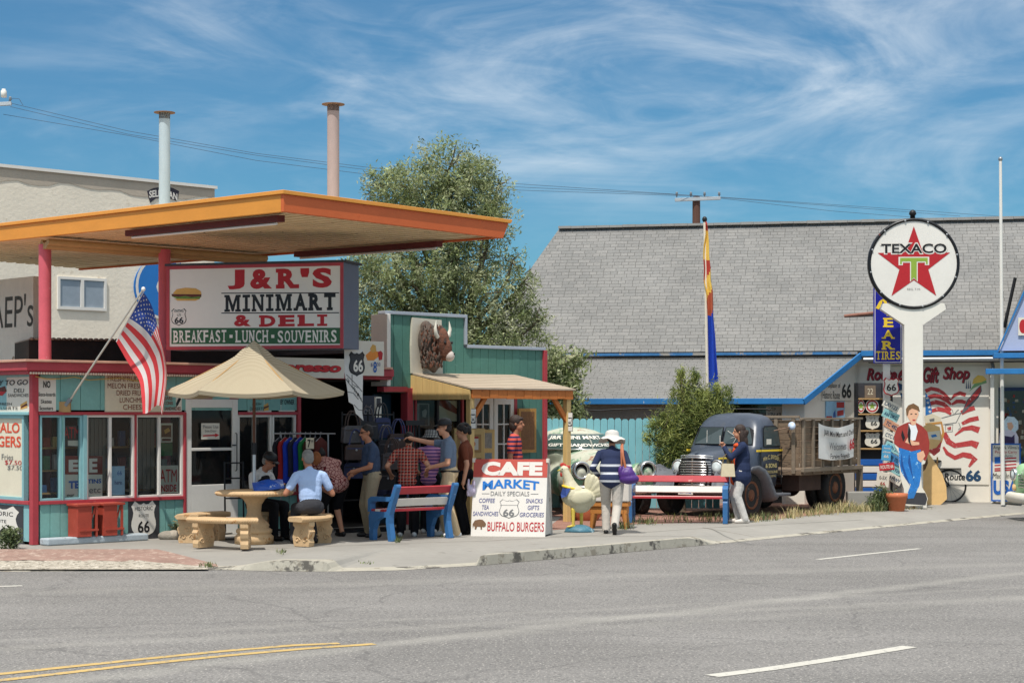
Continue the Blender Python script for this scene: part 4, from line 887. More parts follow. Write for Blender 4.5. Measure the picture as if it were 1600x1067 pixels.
# side gable with its little roof and round badge
go = -1.2; g0, g1 = U(1562, go), U(1690, go); gz0 = FI.at(1565, 548, go)[1]; gz1 = FI.at(1620, 400, go)[1]
m_lav = M("lavender_gable_paint", (166, 176, 206), .6, .06, 2)
mb = MB(); mb.prism([(g0, gz0), (g1, gz0), ((g0+g1)/2, gz1)], go, go+.1, m_lav); mb.prism([(g0, gz0), (g1, gz0), ((g0+g1)/2, gz1)], go+.1, 2.4, m_sh2); mb.build('gable_roof', gift)
mb = MB(); mb.bar((g0-.05, go-.03, gz0-.03), ((g0+g1)/2, go-.03, gz1+.02), .05, .035, m_blue); mb.bar((g1+.05, go-.03, gz0-.03), ((g0+g1)/2, go-.03, gz1+.02), .06, .05, m_blue)
mb.box(U(1552, go), 6, go-.15, go+.3, gz0-.15, gz0-.05, m_blue); mb.box(U(1540, go-.2), 6, go-.3, go-.1, gz0-.48, gz0-.37, m_blue); mb.build('blue_gable_trim', gift, bevel=.005)
mb = MB(); mb.tube([(U(1568, 0), -.3, FI.at(1568, 512, -.3)[1]), (U(1585, 0), -.3, FI.at(1585, 434, -.3)[1])], .035, m_black, 8); mb.build('vent_pipe', gift)
mb = MB(); mb.tube([(U(1548, -.3), -.2, 3.05), (U(1552, -.3), -.25, 2.85), (U(1550, -.3), -.3, 2.7)], .035, m_metal, 8); mb.build('conduit', gift)
board('wall_badge', "white badge with round red logo on the lavender gable", 'sign', FI, 1591, 496, 1606, 524, m_offw, off=go-.04, polys=[(disc(0, 0, 1), m_redtx)] and [([(1598.5+6*math.cos(i*.4), 510+11*math.sin(i*.4)) for i in range(15)], m_redtx)])
# writing on the walls
FD = Frame(*FI.world(a_, fo).xy, math.degrees(math.atan2((FI.world(b_, 0)-FI.world(a_, fo)).y, (FI.world(b_, 0)-FI.world(a_, fo)).x)))
board('wall_lettering', "black painted Birthplace of Historic Route 66 on the slanting wall", 'sign', FD, 1284, 596, 1332, 626, m_mural, off=-.02, th=.015, texts=[("Birthplace of", 1288, 598, 1313, 608, m_black), ("Historic Route", 1285, 611, 1312, 623, m_black), ("66", 1315, 599, 1330, 622, m_black, {'bold': .03})])
m_ltb = M("pale_blue_poster", (150, 196, 226), .6, .12, 10)
board('wall_poster', "pale blue bottle poster on the slanting wall above the truck bed", 'poster', FD, 1291, 627, 1320, 660, m_ltb, off=-.03, th=.02, polys=[([(1307,628),(1319,628),(1319,637),(1307,637)], m_redtx), ([(1308,642),(1318,640),(1318,648),(1308,650)], m_redtx), ([(1291,650),(1300,650),(1300,658),(1291,658)], m_redtx), ([(1301,655),(1302,645),(1305,640),(1306,655)], m_bluetx)])
board('licence_plate', "large white plate lettered in the dark shopfront above the truck cab", 'plate', FI, 1197, 635, 1222, 655, m_offw, off=fo+.2, th=.02, texts=[("QTP", 1199, 637, 1212, 643, m_greytx), ("17643", 1201, 645, 1220, 653, m_black)])
m_script = M("script_red", (156, 36, 48), .55, .12, 9); m_mred = M("mural_red", (184, 64, 64), .65, .2, 12, wear=((224, 206, 196), .6, 16)); m_mbl = M("mural_blue", (40, 112, 178), .6, .12, 8); m_mnavy = M("mural_navy", (34, 70, 104), .6, .15, 5)
def mural(b, l):
    W = lambda L: b.pts(L)
    def script(t, x0, y0, x1, y1): 
        b.text(l, t, x0+1, y0+1, x1+1, y1+1, m_black, shear=.25, bold=.035, y=-.004); b.text(l, t, x0, y0, x1, y1, m_script, shear=.25, bold=.03, y=-.007)
    script("Route", 1354, 575, 1401, 594); script("66", 1403, 575, 1424, 594); script("Gift", 1442, 573, 1467, 598); script("Shop", 1473, 573, 1515, 598)
    b.text(l, "on Route", 1458, 739, 1508, 750, m_black, shear=.15, bold=.02, y=-.004); b.text(l, "Historic", 1400, 737, 1440, 750, m_black, shear=.15, bold=.02, y=-.004); b.text(l, "66", 1509, 734, 1533, 752, m_mnavy, bold=.05, y=-.004)
    def rib(p, wd): 
        l.ribbon(W(p), [x*.0135 for x in wd], m_mred, -.004)
    rib([(1446,611),(1455,607),(1465,609),(1474,614),(1482,622),(1486,625)], [6,6,6,5,4,2]); rib([(1486,624),(1492,617),(1500,614),(1509,617)], [2,5,6,6])
    rib([(1450,621),(1460,618),(1470,620),(1480,626),(1486,632)], [6,7,7,6,3]); rib([(1487,632),(1495,627),(1503,627),(1509,629)], [3,6,6,5])
    rib([(1452,631),(1462,628),(1474,631),(1486,641)], [6,7,7,4]); rib([(1455,642),(1466,639),(1478,641),(1486,647)], [5,7,7,4])
    rib([(1502,645),(1510,641),(1523,637)], [7,7,7]); rib([(1503,662),(1515,656),(1529,653)], [5,7,7]); rib([(1492,680),(1505,670),(1518,668),(1530,672)], [2,6,8,10])
    rib([(1475,676),(1482,690),(1492,696),(1505,694),(1518,692),(1528,696)], [7,9,8,8,9,11]); rib([(1474,698),(1480,708),(1492,715),(1505,710),(1515,712),(1523,717),(1514,729)], [3,6,7,8,9,9,3])
    l.poly(W([(1446,613),(1452,622),(1456,640),(1456,648),(1446,654)]), m_mbl, -.005)
    for x_, y_ in ((1449,622),(1450,629),(1452,636),(1453,643)): c = b.pt(x_, y_); l.poly(star(*c, .04), m_signwh, -.008)
    l.poly(W([(1401,597),(1424,606),(1424,645),(1413,650),(1408,620)]), m_mnavy, -.005)
    for x_, y_ in ((1408,612),(1411,624),(1413,636),(1419,618)): c = b.pt(x_, y_); l.poly(star(*c, .05), m_signwh, -.008)
    l.poly(W([(1502,646),(1511,625),(1525,609),(1533,601),(1534,611),(1528,622),(1517,634),(1506,645)]), M("mural_grey", (96, 96, 100), .6, .3, 10), -.006); l.poly(W([(1507,638),(1513,625),(1526,610),(1532,604),(1532,612),(1526,621),(1515,631)]), m_mred, -.0075)
    l.poly(W([(1514,612),(1522,600),(1540,592),(1542,598),(1532,601),(1520,607)]), M("mural_green", (128, 172, 116), .6, .12, 8), -.005); l.poly(W([(1519,600),(1521,592),(1528,586),(1536,587),(1542,593),(1534,597)]), M("mural_yellow", (232, 196, 96), .6, .1, 8), -.0065)
    for x_ in (1510, 1513, 1516): l.poly(W([(x_-1,607),(x_,592+(x_%3)),(x_+1,607)]), m_mnavy, -.0075)
    tan = M("mural_tan", (222, 190, 140), .6, .08, 8)
    l.ribbon(W([(1446,663),(1471,660),(1474,676),(1470,690),(1462,705),(1452,700)]), .05, M("mural_tan_line", (196, 140, 70), .6), -.006)
    l.poly(W([(1444,650),(1456,646),(1470,652),(1470,662),(1446,664)]), m_cream, -.0055)
    for q in ([(1471,653),(1482,650),(1492,647),(1502,645)], [(1502,644),(1494,660),(1474,663)], [(1498,660),(1501,668),(1497,671)], [(1477,664),(1489,663),(1488,674),(1478,675),(1477,664)], [(1488,640),(1490,648),(1496,641),(1498,640)]): l.ribbon(W(q), .012, m_greytx, -.006)
    l.poly(W([(1480,668),(1486,666),(1486,671),(1481,672)]), m_mred, -.007); l.poly(W([(1452,655),(1460,653),(1460,658),(1453,659)]), m_greytx, -.007); l.poly(W([(1456,669),(1466,666),(1466,671),(1457,672)]), m_mbl, -.007)
board('mural', "painted mural of waving flag stripes with Route 66 Gift Shop script on the white wall", 'mural', FI, 1342, 572, 1545, 756, m_mural, off=-.02, th=.015, draw=mural)
board('paint_sign', "white board with a flag reading Proudly Carry Products Made in USA", 'sign', FI, 1548.5, 692.5, 1595, 783, m_offw, off=-.6, th=.03, rim=(.03, m_bluetx), texts=[("Angel & Vilma's", 1552, 696, 1592, 703, m_black), ("Proudly Carry", 1555, 703.5, 1589, 709.5, m_redtx), ("Products", 1562, 709.5, 1582, 714, m_greytx), ("Made in", 1551, 739, 1577, 747, m_black, {'shear': .15}), ("USA", 1552, 750, 1592, 773, m_bluetx, {'bold': .06})],
  polys=[([(1554,714),(1572,713),(1588,712),(1588,734),(1572,733),(1554,736)], m_signwh)]+[([(1554,y),(1572,y-1),(1588,y-2),(1588,y+.1),(1572,y+1.1),(1554,y+2.1)], m_redtx) for y in (716,721,726,731,734)]+[([(1554,714),(1570,713),(1570,723),(1554,724)], m_bluetx)])
q0, q1 = FI.world(U(1319, .4), .4, FI.at(1319, 494, .4)[1]), FI.world(U(1366, .4), .4, FI.at(1366, 489, .4)[1])
mb = MB(); mb.tube([(0,0,0), q1-q0], .035, M("rusty_bar", (134, 92, 78), .85, .25, 6), 8); tag(mb.build('roof_bar', None, q0), "rusty bar lying on the shingles left of the round sign", 'bar')
q0 = FI.world(U(898, -.45), -.5, FI.at(898, 558, -.45)[1]); o = fuse([('e', (0,0,0), (.2,.12,.06), None, M("tan_stone", (178, 160, 140), .9, .15, 6)), ('e', (-.12,0,-.02), (.12,.1,.05), None, M("tan_stone_pale", (190, 176, 158), .9, .15, 6))], .015, 'eave_stone', None, q0); tag(o, "tan lump caught on the eave between the two grey roofs", 'stone')
# ---- fence
FF = Frame(*P(905, 660, 35.6).xy, -8)
fence = thing('picket_fence', "turquoise dog-eared board fence between the tree and the conifer", 'fence', FF.world(0), FF.a)
m_aqua = M("turquoise_paint", (122, 178, 188), .65, .1, 3, .1, 20, wear=((170, 200, 204), .66, 4), stretch=(1, 1, .2))
mb = MB()
for i in range(26):
    x_ = -.8+i*.135; z_ = 1.77+random.uniform(-.012,.012); mb.prism([(x_+.004, .05), (x_+.131, .05), (x_+.131, z_-.035), (x_+.10, z_), (x_+.035, z_), (x_+.004, z_-.035)], random.uniform(-.003,.003), .02, m_aqua)
mb.build('fence_board', fence, bevel=.003)
mb = MB(); mb.box(-.8, 2.7, .022, .06, .4, .49, m_aqua); mb.box(-.8, 2.7, .022, .06, 1.4, 1.49, m_aqua); mb.build('rail', fence)
# ---- round filling station sign on its post
m_pole = M("white_sign_post", (230, 225, 214), .4, .03, 2, wear=((200, 190, 176), .7, 5)); m_grn = M("sign_green", (142, 170, 62), .45, .05, 6)
tp = G(1426, 793); FT = Frame(tp.x, tp.y, -3)
tex = thing('filling_station_sign', "round white TEXACO sign with red star on a tall white post", 'sign', FT.world(0), FT.a)
px_m = F/tp.y; cz = CH+(HZ-413)/px_m; rr = 70/px_m
mb = MB(); mb.box(-.24, .24, -.24, .24, 0, .22, m_white); mb.box(-.185, .185, -.13, .13, .22, CH+(HZ-507)/px_m, m_pole); mb.build('post', tex, bevel=.012)
mb = MB(); za, zb_ = CH+(HZ-508)/px_m, CH+(HZ-484)/px_m
mb.prism([(-.185, za), (.185, za), (.63, zb_), (.6, zb_+.12), (-.6, zb_+.12), (-.63, zb_)], -.13, .13, m_pole); mb.build('neck', tex, bevel=.012)
mb = MB(); Tm = Matrix.Translation((0, 0, cz)) @ Matrix.Rotation(R(90), 4, 'X')
mb.lathe([(.0,.02),(rr-.01,.02),(rr-.01,.14),(.0,.14)], m_white, 64, smooth=False, T=Tm); do_ = mb.build('disc', tex)
mb = MB(); vs, fs = [], []
mb.lathe([(rr-.055,.135),(rr+.01,.135),(rr+.03,.1),(rr+.03,-.1),(rr+.01,-.135),(rr-.055,-.135)], m_black, 64, T=Tm)
ring = MB(); n_ = 64
def ringpts(r, y): return [(r*math.cos(2*math.pi*i/n_), y, cz+r*math.sin(2*math.pi*i/n_)) for i in range(n_)]
prof = [(rr-.05, -.142), (rr-.03, -.165), (rr+.005, -.155), (rr+.015, -.12), (rr+.015, -.05), (rr, -.02), (rr-.06, -.015)]
vs = [p for r_, y_ in prof for p in ringpts(r_, y_)]
ring.add(vs, [(i*n_+j, i*n_+(j+1)%n_, (i+1)*n_+(j+1)%n_, (i+1)*n_+j) for i in range(len(prof)-1) for j in range(n_)], M("black_rim_paint", (24, 24, 26), .35, .2, 5, wear=((150, 70, 44), .66, 4)), True); ring.build('rim', tex)
for i in range(12):
    mb = MB(); a = math.pi*2*i/12+.2; mb.ell(((rr-.03)*math.cos(a), -.165, cz+(rr-.03)*math.sin(a)), (.022, .012, .022), m_metal, 8, 5); mb.build('rivet', tex)
mb = MB(); mb.lathe([(.05,0),(.05,.06),(.075,.08),(.06,.14),(.02,.17)], m_black, 12, (0, 0, cz+rr+.02)); mb.build('finial', tex)
l = MB(); y = -.145; sx = .745
st = star(0, 0, sx); sxz = [(x_, cz-.02+z_*1.02) for x_, z_ in st]; l.poly(sxz, m_redtx, y)
l.poly([(-.30,cz+.135),(.30,cz+.135),(.30,cz-.03),(.215,cz-.03),(.215,cz+.02),(.075,cz+.02),(.075,cz-.36),(0,cz-.29),(-.075,cz-.36),(-.075,cz+.02),(-.215,cz+.02),(-.215,cz-.03),(-.30,cz-.03)], m_signwh, y-.003)
l.poly([(-.27,cz+.115),(.27,cz+.115),(.27,cz-.01),(.235,cz-.01),(.235,cz+.045),(.055,cz+.045),(.055,cz-.34),(0,cz-.27),(-.055,cz-.34),(-.055,cz+.045),(-.235,cz+.045),(-.235,cz-.01),(-.27,cz-.01)], m_grn, y-.006)
l.text("TEXACO", -.665, .665, cz+.18, cz+.42, m_signwh, y-.003, .06); l.text("TEXACO", -.64, .64, cz+.205, cz+.395, m_black, y-.006, .022)
l.text("REG. T.M.", -.13, .13, cz-.52, cz-.485, m_greytx, y-.003); l.build('lettering', tex)
# ---- vertical tyre sign on its own post with shield and number plates
yp = G(1387, 789); FY = Frame(yp.x, yp.y, 4); ym = F/yp.y
ty = thing('tyre_sign', "tall blue sign lettered in yellow reading TIRES on a white post behind the round one", 'sign', FY.world(0), FY.a)
zz = lambda py: CH+(HZ-py)/ym
xx = lambda px: (px-1387)/ym
m_roy = M("royal_blue_enamel", (26, 32, 146), .3, .08, 4, wear=((120, 80, 60), .72, 7)); m_yell = M("yellow_enamel", (240, 204, 60), .35, .06, 5)
mb = MB(); mb.box(xx(1380.5), xx(1390.5), -.03, .07, 0, zz(440), m_white); mb.build('post', ty, bevel=.01)
mb = MB(); mb.box(xx(1363), xx(1408), -.09, -.04, zz(568), zz(420), m_roy); bd = mb.build('board', ty, bevel=.012)
l = MB(); y = -.093
for q in ((1364.5,1406.5,566.5,565.5),(1364.5,1365.5,565.5,423),(1405.5,1406.5,565.5,423)): l.poly([(xx(q[0]),zz(q[2])),(xx(q[1]),zz(q[2])),(xx(q[1]),zz(q[3])),(xx(q[0]),zz(q[3]))], m_signwh, y)
for t, a, b_, c, d in (("Y",1373,1398,468,494),("E",1377,1396,497,511.5),("A",1375,1397,516,529.5),("R",1374.5,1397,533,546.5)): l.slabtext(t, xx(a), xx(b_), zz(d), zz(c), m_yell, y-.002, .03, .16)
l.slabtext("TIRES", xx(1366), xx(1405.5), zz(562), zz(549), m_yell, y-.002, .02, .15)
l.poly([(xx(1366),zz(482)),(xx(1372),zz(471)),(xx(1377),zz(468)),(xx(1376),zz(476)),(xx(1371),zz(484))], m_yell, y-.002); l.build('lettering', bd)
def small_sign(name, label, cat, x0, y0, x1, y1, face, texts, off, tilt=0.0, polys=(), th=.012, group=None):
    """a little plate hung on the tyre sign's post"""
    cx, cy = (x0+x1)/2, (y0+y1)/2; w_, h_ = (x1-x0)/ym, (y1-y0)/ym; mb = MB(); mb.box(-w_/2, w_/2, 0, th, -h_/2, h_/2, face)
    o = mb.build(name, None, FY.world(xx(cx), off, zz(cy)), FY.a, bevel=.006); o.rotation_euler = (R(random.uniform(-4, 4)), R(tilt), FY.a); tag(o, label, cat, group)
    l = MB()
    for (t, a, b_, c, d, m) in texts: l.text(t, -w_/2+a*w_, -w_/2+b_*w_, -h_/2+c*h_, -h_/2+d*h_, m, -.003, .02)
    if texts: l.build('lettering', o)
    return o
mb = MB(); w_, h_ = 25/ym, 29/ym; mb.prism(shield_pts(-w_/2, w_/2, 0, h_), 0, .02, m_redtx); o = mb.build('route_shield', None, FY.world(xx(1388.5), -.2, zz(619)), FY.a); tag(o, "white 66 shield with red edge on the post under the blue tyre sign", 'sign')
l = MB(); l.poly(shield_pts(-w_/2, w_/2, 0, h_, .12), m_signwh, -.003); l.text("66", -w_*.3, w_*.3, h_*.28, h_*.66, m_black, -.006, .02); l.build('lettering', o)
pl_w, pl_b, pl_t, pl_o = m_offw, M("blue_plate", (70, 130, 180), .5, .1, 12), M("teal_plate", (150, 200, 200), .5, .1, 12), M("sunset_plate", (206, 150, 120), .5, .2, 9)
for i, (x_, y_, tl, fc, tx, lab) in enumerate(((1390,634,28,pl_w,"LXV123","white licence plate tilted just under the 66 shield"),(1389,649,24,pl_t,"A66 DKC","pale teal licence plate second below the shield"),(1391,665,30,pl_o,"TC 4921","orange tinted licence plate midway down the post"),(1391,682,22,pl_w,"CTC 878","white licence plate below the orange tinted one"),(1393,700,26,pl_t,"GCN 215","teal licence plate beside the blue notice"),(1393,716,30,pl_b,"BHR 707","blue licence plate above the lowest pair"),(1394,732,26,pl_t,"AZ 1926","teal licence plate next to the red ROUTE 66 plate"),(1394,747,30,pl_w,"66 HWY","lowest white licence plate above the flower pot"))):
    small_sign('licence_plate', lab, 'plate', x_-13.5, y_-6.5, x_+13.5, y_+6.5, fc, [(tx, .1, .9, .25, .72, m_mnavy)], -.12-.012*(i%3), tl, group='licence plates down the post')
small_sign('notice_sign', "light blue printed notice hung left of the licence plates", 'sign', 1372.5, 695, 1387.5, 719, M("light_blue_board", (86, 166, 210), .5, .06, 6), [("Angel", .15, .85, .72, .86, m_signwh), ("of Route", .1, .9, .5, .62, m_signwh), ("66", .25, .75, .18, .38, m_signwh)], -.24, 4)
small_sign('street_sign', "red plate lettered ROUTE 66 below the light blue notice", 'sign', 1368, 722.5, 1392, 734, M("red_plate", (188, 40, 50), .5, .08, 8), [("ROUTE 66", .08, .92, .25, .75, m_signwh)], -.27, -5)
small_sign('licence_plate', "grey white plate stack leaning at the foot of the post", 'plate', 1364, 737, 1384, 760, pl_w, [("0-5X", .2, .8, .5, .75, m_greytx), ("66", .3, .7, .12, .36, m_redtx)], -.26, 6)
# ---- shelf of road signs by the mural wall
FH = Frame(*P(1345, 600, 38.2).xy, 0)
hm = F/38.2; hz = lambda py: CH+(HZ-py)/hm; hx = lambda px: (px-1345)/hm
shf = thing('display_shelf', "dark framed shelf of old road signs left of the white mural", 'shelf', FH.world(0), FH.a)
mb = MB(); mb.box(hx(1338), hx(1396), .22, .26, 0, hz(598), m_dkgrey); mb.box(hx(1338), hx(1341), 0, .22, 0, hz(598), m_dmetal); mb.box(hx(1392), hx(1395), 0, .22, 0, hz(598), m_dmetal); mb.build('frame', shf)
for y_ in (622, 646, 672, 700): mb = MB(); mb.box(hx(1341), hx(1392), -.02, .22, hz(y_)-.03, hz(y_), m_wood); mb.build('shelf_board', shf, bevel=.004)
def onshelf(name, label, x0, y0, x1, y1, kind, cat='sign'):
    cx = (x0+x1)/2; w_, h_ = (x1-x0)/hm, (y1-y0)/hm; mb = MB(); l = MB()
    if kind == 'round':
        mb.prism([(w_/2*math.cos(i*.2618), h_/2+h_/2*math.sin(i*.2618)) for i in range(24)], 0, .02, m_signwh); l.poly([(w_*.44*math.cos(i*.2618), h_/2+h_*.44*math.sin(i*.2618)) for i in range(24)], m_redtx, -.002); l.poly([(w_*.33*math.cos(i*.2618), h_/2+h_*.33*math.sin(i*.2618)) for i in range(24)], m_signwh, -.004); l.poly(star(0, h_/2, h_*.3), m_grn, -.006)
    elif kind == 'shield':
        mb.prism(shield_pts(-w_/2, w_/2, 0, h_), 0, .02, m_offw); l.text("66", -w_*.12, w_*.32, h_*.25, h_*.55, m_black, -.003, .02); l.text("U S", -w_*.2, w_*.2, h_*.68, h_*.8, m_black, -.003)
    else: mb.box(-w_/2, w_/2, 0, .03, 0, h_, M("old_board", (120, 104, 88), .8, .2, 8)); l.text("22", -w_*.25, w_*.25, h_*.25, h_*.75, m_cream, -.003)
    o = mb.build(name, None, FH.world(hx(cx), .05, hz(y1)), FH.a); tag(o, label, cat); l.build('lettering', o)
onshelf('round_sign', "round white badge with red ring and star on the upper shelf", 1353, 623.5, 1374, 645, 'round'); onshelf('route_shield', "white 66 shield on the middle shelf", 1353, 647, 1375, 671, 'shield'); onshelf('route_shield', "white 66 shield standing on the lowest wooden shelf", 1352, 675, 1376, 699, 'shield'); onshelf('wooden_sign', "brown weathered 22 board on the top shelf", 1352, 602, 1369, 621, 'board')
onshelf('round_sign', "round badge half hidden at the left end of the upper shelf", 1340, 623.5, 1352, 645, 'round')
# blue and white striped bench rails and concrete planter wall at the shelf's foot
rk = thing('striped_rail', "blue and white painted rail fence at the foot of the sign shelf", 'rail', FH.world(hx(1330), -.5), 0)
for i, y_ in enumerate((716, 727, 738, 749, 760)):
    mb = MB(); mb.box(0, hx(1380)-hx(1330), 0, .05, hz(y_)-.13, hz(y_)-.005, m_bluetx if i % 2 == 0 else m_white); mb.build('slat', rk, bevel=.005)
mb = MB()
for q in (0.02, .62): mb.box(q, q+.06, .05, .1, 0, hz(712), m_white)
mb.build('upright', rk)
bl_ = G(1358, 797); mb = MB(); mb.box(-.42, .42, -.05, .2, 0, .36, m_conc); o = mb.build('concrete_block', None, (bl_.x, bl_.y, 0), 0, bevel=.02); tag(o, "low grey concrete block wall behind the weeds near the flower pot", 'block')
# ---- flat painted figures
def standee(name, label, loc, rz, height, outline, regions, brace=True, tilt=-4):
    """cut-out board figure; outline and regions in a 0..1 box (x sideways, z up) scaled by height"""
    mb = MB(); k = height; mb.prism([(x_*k, z_*k) for x_, z_ in outline], 0, .018, m_offw); o = mb.build(name, None, loc, rz); o.rotation_euler = (R(tilt), 0, rz); tag(o, label, 'standee')
    l = MB()
    for i, (pts, m) in enumerate(regions): l.poly([(x_*k, z_*k) for x_, z_ in pts], m, -.0015-.0006*i)
    l.build('painting', o)
    if brace: mb = MB(); mb.bar((.05*k, .02, .5*k), (.05*k, .3, .02), .03, .03, m_wood); mb.build('prop', o)
    return o
m_skinp = M("painted_skin", (222, 172, 140), .6, .08, 9); m_hairp = M("painted_hair", (116, 84, 54), .6, .3, 30); m_jackp = M("painted_jacket_red", (150, 52, 44), .6, .18, 12); m_jnp = M("painted_jeans", (36, 116, 190), .6, .2, 9, wear=((150, 200, 228), .58, 14)); m_jnd = M("painted_jeans_fold", (24, 74, 140), .6, .2, 9); m_teep = M("painted_tee", (226, 228, 230), .6, .06, 9)
# pixels 1400..1452 x 624..785 -> local
def sp(L, cx=1426, by=786, H=162): return [((x_-cx)/H, (by-y_)/H) for x_, y_ in L]
jl = [(1421,626),(1430,624),(1437,628),(1440,635),(1438,645),(1434,652),(1441,656),(1449,664),(1453,680),(1454,694),(1450,712),(1444,720),(1440,713)]
man_out = sp([(1421,628),(1427,624),(1435,627),(1440,634),(1438,645),(1434,653),(1443,658),(1451,667),(1454,684),(1453,698),(1446,716),(1441,718),(1440,735),(1441,752),(1446,760),(1450,770),(1446,780),(1420,781),(1404,777),(1404,767),(1413,764),(1413,755),(1408,738),(1406,715),(1406,700),(1400,688),(1399,676),(1404,660),(1412,655),(1420,650),(1418,638)])
regs = [(sp([(1404,777),(1404,768),(1425,760),(1446,761),(1449,770),(1446,780)]), m_dkgrey),
 (sp([(1406,691),(1440,691),(1441,716),(1440,735),(1437,750),(1429,765),(1420,768),(1419,760),(1424,748),(1416,740),(1409,728),(1406,712)]), m_jnp), (sp([(1422,700),(1424,712),(1427,735),(1430,748),(1426,735),(1420,715)]), m_jnd), (sp([(1410,700),(1413,720),(1420,742),(1424,752),(1415,738),(1409,718)]), m_jnd), (sp([(1418,764),(1428,758),(1432,760),(1428,769),(1419,770)]), m_mbl),
 (sp([(1404,660),(1414,655),(1422,652),(1434,653),(1443,658),(1451,667),(1454,684),(1453,698),(1447,712),(1440,706),(1440,694),(1426,697),(1406,691),(1399,685),(1399,674)]), m_jackp), (sp([(1422,654),(1428,657),(1433,656),(1436,666),(1432,680),(1424,681),(1420,670)]), m_teep),
 (sp([(1416,683),(1420,676),(1430,682),(1438,683),(1438,687),(1428,688)]), m_skinp), (sp([(1434,700),(1444,696),(1447,704),(1440,714),(1435,710)]), m_skinp),
 (sp([(1421,630),(1428,626),(1436,630),(1438,640),(1434,649),(1433,656),(1427,657),(1424,650),(1420,643)]), m_skinp), (sp([(1419,642),(1418,632),(1422,626),(1430,623),(1438,628),(1440,636),(1436,634),(1428,631),(1423,634),(1421,642)]), m_hairp),
 (sp([(1425,639),(1428,638.5),(1428,640),(1425,640.5)]), m_black), (sp([(1432,638.5),(1435,639),(1435,640.5),(1432,640)]), m_black), (sp([(1428,648),(1433,648),(1432,650),(1428.5,650)]), m_redtx), (sp([(1410,672),(1412,664),(1416,676),(1413,682)]), m_black), (sp([(1420,670),(1422,655),(1425,665),(1424,681),(1426,690),(1421,682)]), m_black)]
sg = G(1426, 791.5); standee('painted_standee', "flat painted man in red jacket and blue jeans propped against the white post", ((1426-800)*(tp.y-.56)/F, tp.y-.56, 0.0), R(2), 2.06, man_out, regs, tilt=-4)
tan_ = M("painted_tan_coat", (216, 178, 120), .6, .1, 6); brn_ = M("painted_brown_hair", (92, 66, 44), .6, .3, 20)
def sp2(L): return sp(L, 1458, 786, 160)
standee('painted_standee', "flat tan robed figure standing half behind the white post", (P(1458, 786, 37.6).x, 37.6, 0), R(-6), 1.95, sp2([(1442,655),(1452,648),(1470,655),(1474,675),(1470,690),(1460,698),(1452,700),(1462,715),(1474,735),(1480,755),(1481,776),(1470,786),(1440,786),(1440,700)]),
  [(sp2([(1442,655),(1452,648),(1470,655),(1474,675),(1470,690),(1452,700),(1462,715),(1474,735),(1480,755),(1481,776),(1470,786),(1440,786),(1440,700)]), tan_), (sp2([(1442,690),(1448,696),(1450,716),(1446,726),(1442,730)]), brn_), (sp2([(1446,664),(1470,661),(1471,677),(1450,675)]), m_cream), (sp2([(1455,669),(1463,667),(1466,671),(1457,673)]), m_mbl), (sp2([(1464,690),(1473,678),(1470,696),(1460,704),(1450,694)]), m_mred)])
def sp3(L): return sp(L, 1573, 783, 140)
standee('painted_standee', "flat blonde figure in a dark purple dress behind the USA board", (P(1573, 783, 38.4).x, 38.2, 0), R(-6), 1.88, sp3([(1566,655),(1572,648),(1582,649),(1588,656),(1588,666),(1584,672),(1588,680),(1588,694),(1588,783),(1560,783),(1558,690),(1560,674),(1567,668)]),
  [(sp3([(1560,674),(1568,668),(1584,672),(1588,680),(1588,694),(1585,760),(1561,760),(1558,690)]), M("painted_pale_skin", (214, 204, 214), .6, .06, 9)), (sp3([(1562,690),(1566,678),(1578,680),(1582,676),(1584,760),(1562,760)]), M("painted_plum_dress", (58, 40, 78), .6, .15, 9)), (sp3([(1565,666),(1566,655),(1572,648),(1582,649),(1588,656),(1588,668),(1582,673),(1574,668),(1570,670)]), M("painted_pale_hair", (206, 220, 226), .6, .15, 30, wear=((130, 160, 176), .58, 24))), (sp3([(1571,658),(1578,657),(1581,664),(1577,670),(1572,667)]), m_skinp)])
# ---- bicycle behind the post
bg_ = G(1472, 784); 
bike = thing('bicycle', "black bicycle with rear rack leaning by the mural", 'bicycle', (bg_.x-.25, bg_.y+.1, 0), R(-8))
def wheel(par, x_, r_=.335, w_=.02):
    mb = MB(); mb.tube([(x_+r_*math.cos(i*math.pi/18), 0, r_+r_*math.sin(i*math.pi/18)) for i in range(37)], w_, m_black, 8, cap=False); wo = mb.build('wheel', par)
    mb = MB()
    for i in range(18): a = i*math.pi/9; mb.tube([(x_, 0, r_), (x_+r_*.97*math.cos(a), 0, r_+r_*.97*math.sin(a))], .0022, m_metal, 4)
    mb.tube([(x_, -.04, r_), (x_, .04, r_)], .022, m_metal, 10); mb.build('spokes', wo)
wheel(bike, .42); wheel(bike, -.62)
mb = MB()
for p, q in (((.42,0,.335),(0,0,.3)), ((0,0,.3),(.12,0,.82)), ((.12,0,.75),(.42,0,.335)), ((0,0,.3),(-.45,0,.72)), ((.1,0,.74),(-.45,0,.78)), ((-.42,0,.9),(-.62,0,.335))): mb.tube([p, q], .016, m_black, 8)
mb.build('frame', bike)
mb = MB(); mb.ell((.12,0,.86), (.14,.07,.035), m_black); mb.ell((0,0,.86), (.07,.03,.025), m_black); mb.build('saddle', bike)
mb = MB(); mb.box(.18, .66, -.07, .07, .70, .715, m_dmetal); mb.tube([(.42,.06,.335),(.5,.06,.7)], .007, m_dmetal, 6); mb.tube([(.42,-.06,.335),(.3,-.06,.7)], .007, m_dmetal, 6); mb.build('rack', bike)
mb = MB(); mb.tube([(-.42,-.26,.98),(-.38,0,.96),(-.42,.26,.98)], .013, m_black, 8); mb.build('handlebar', bike)
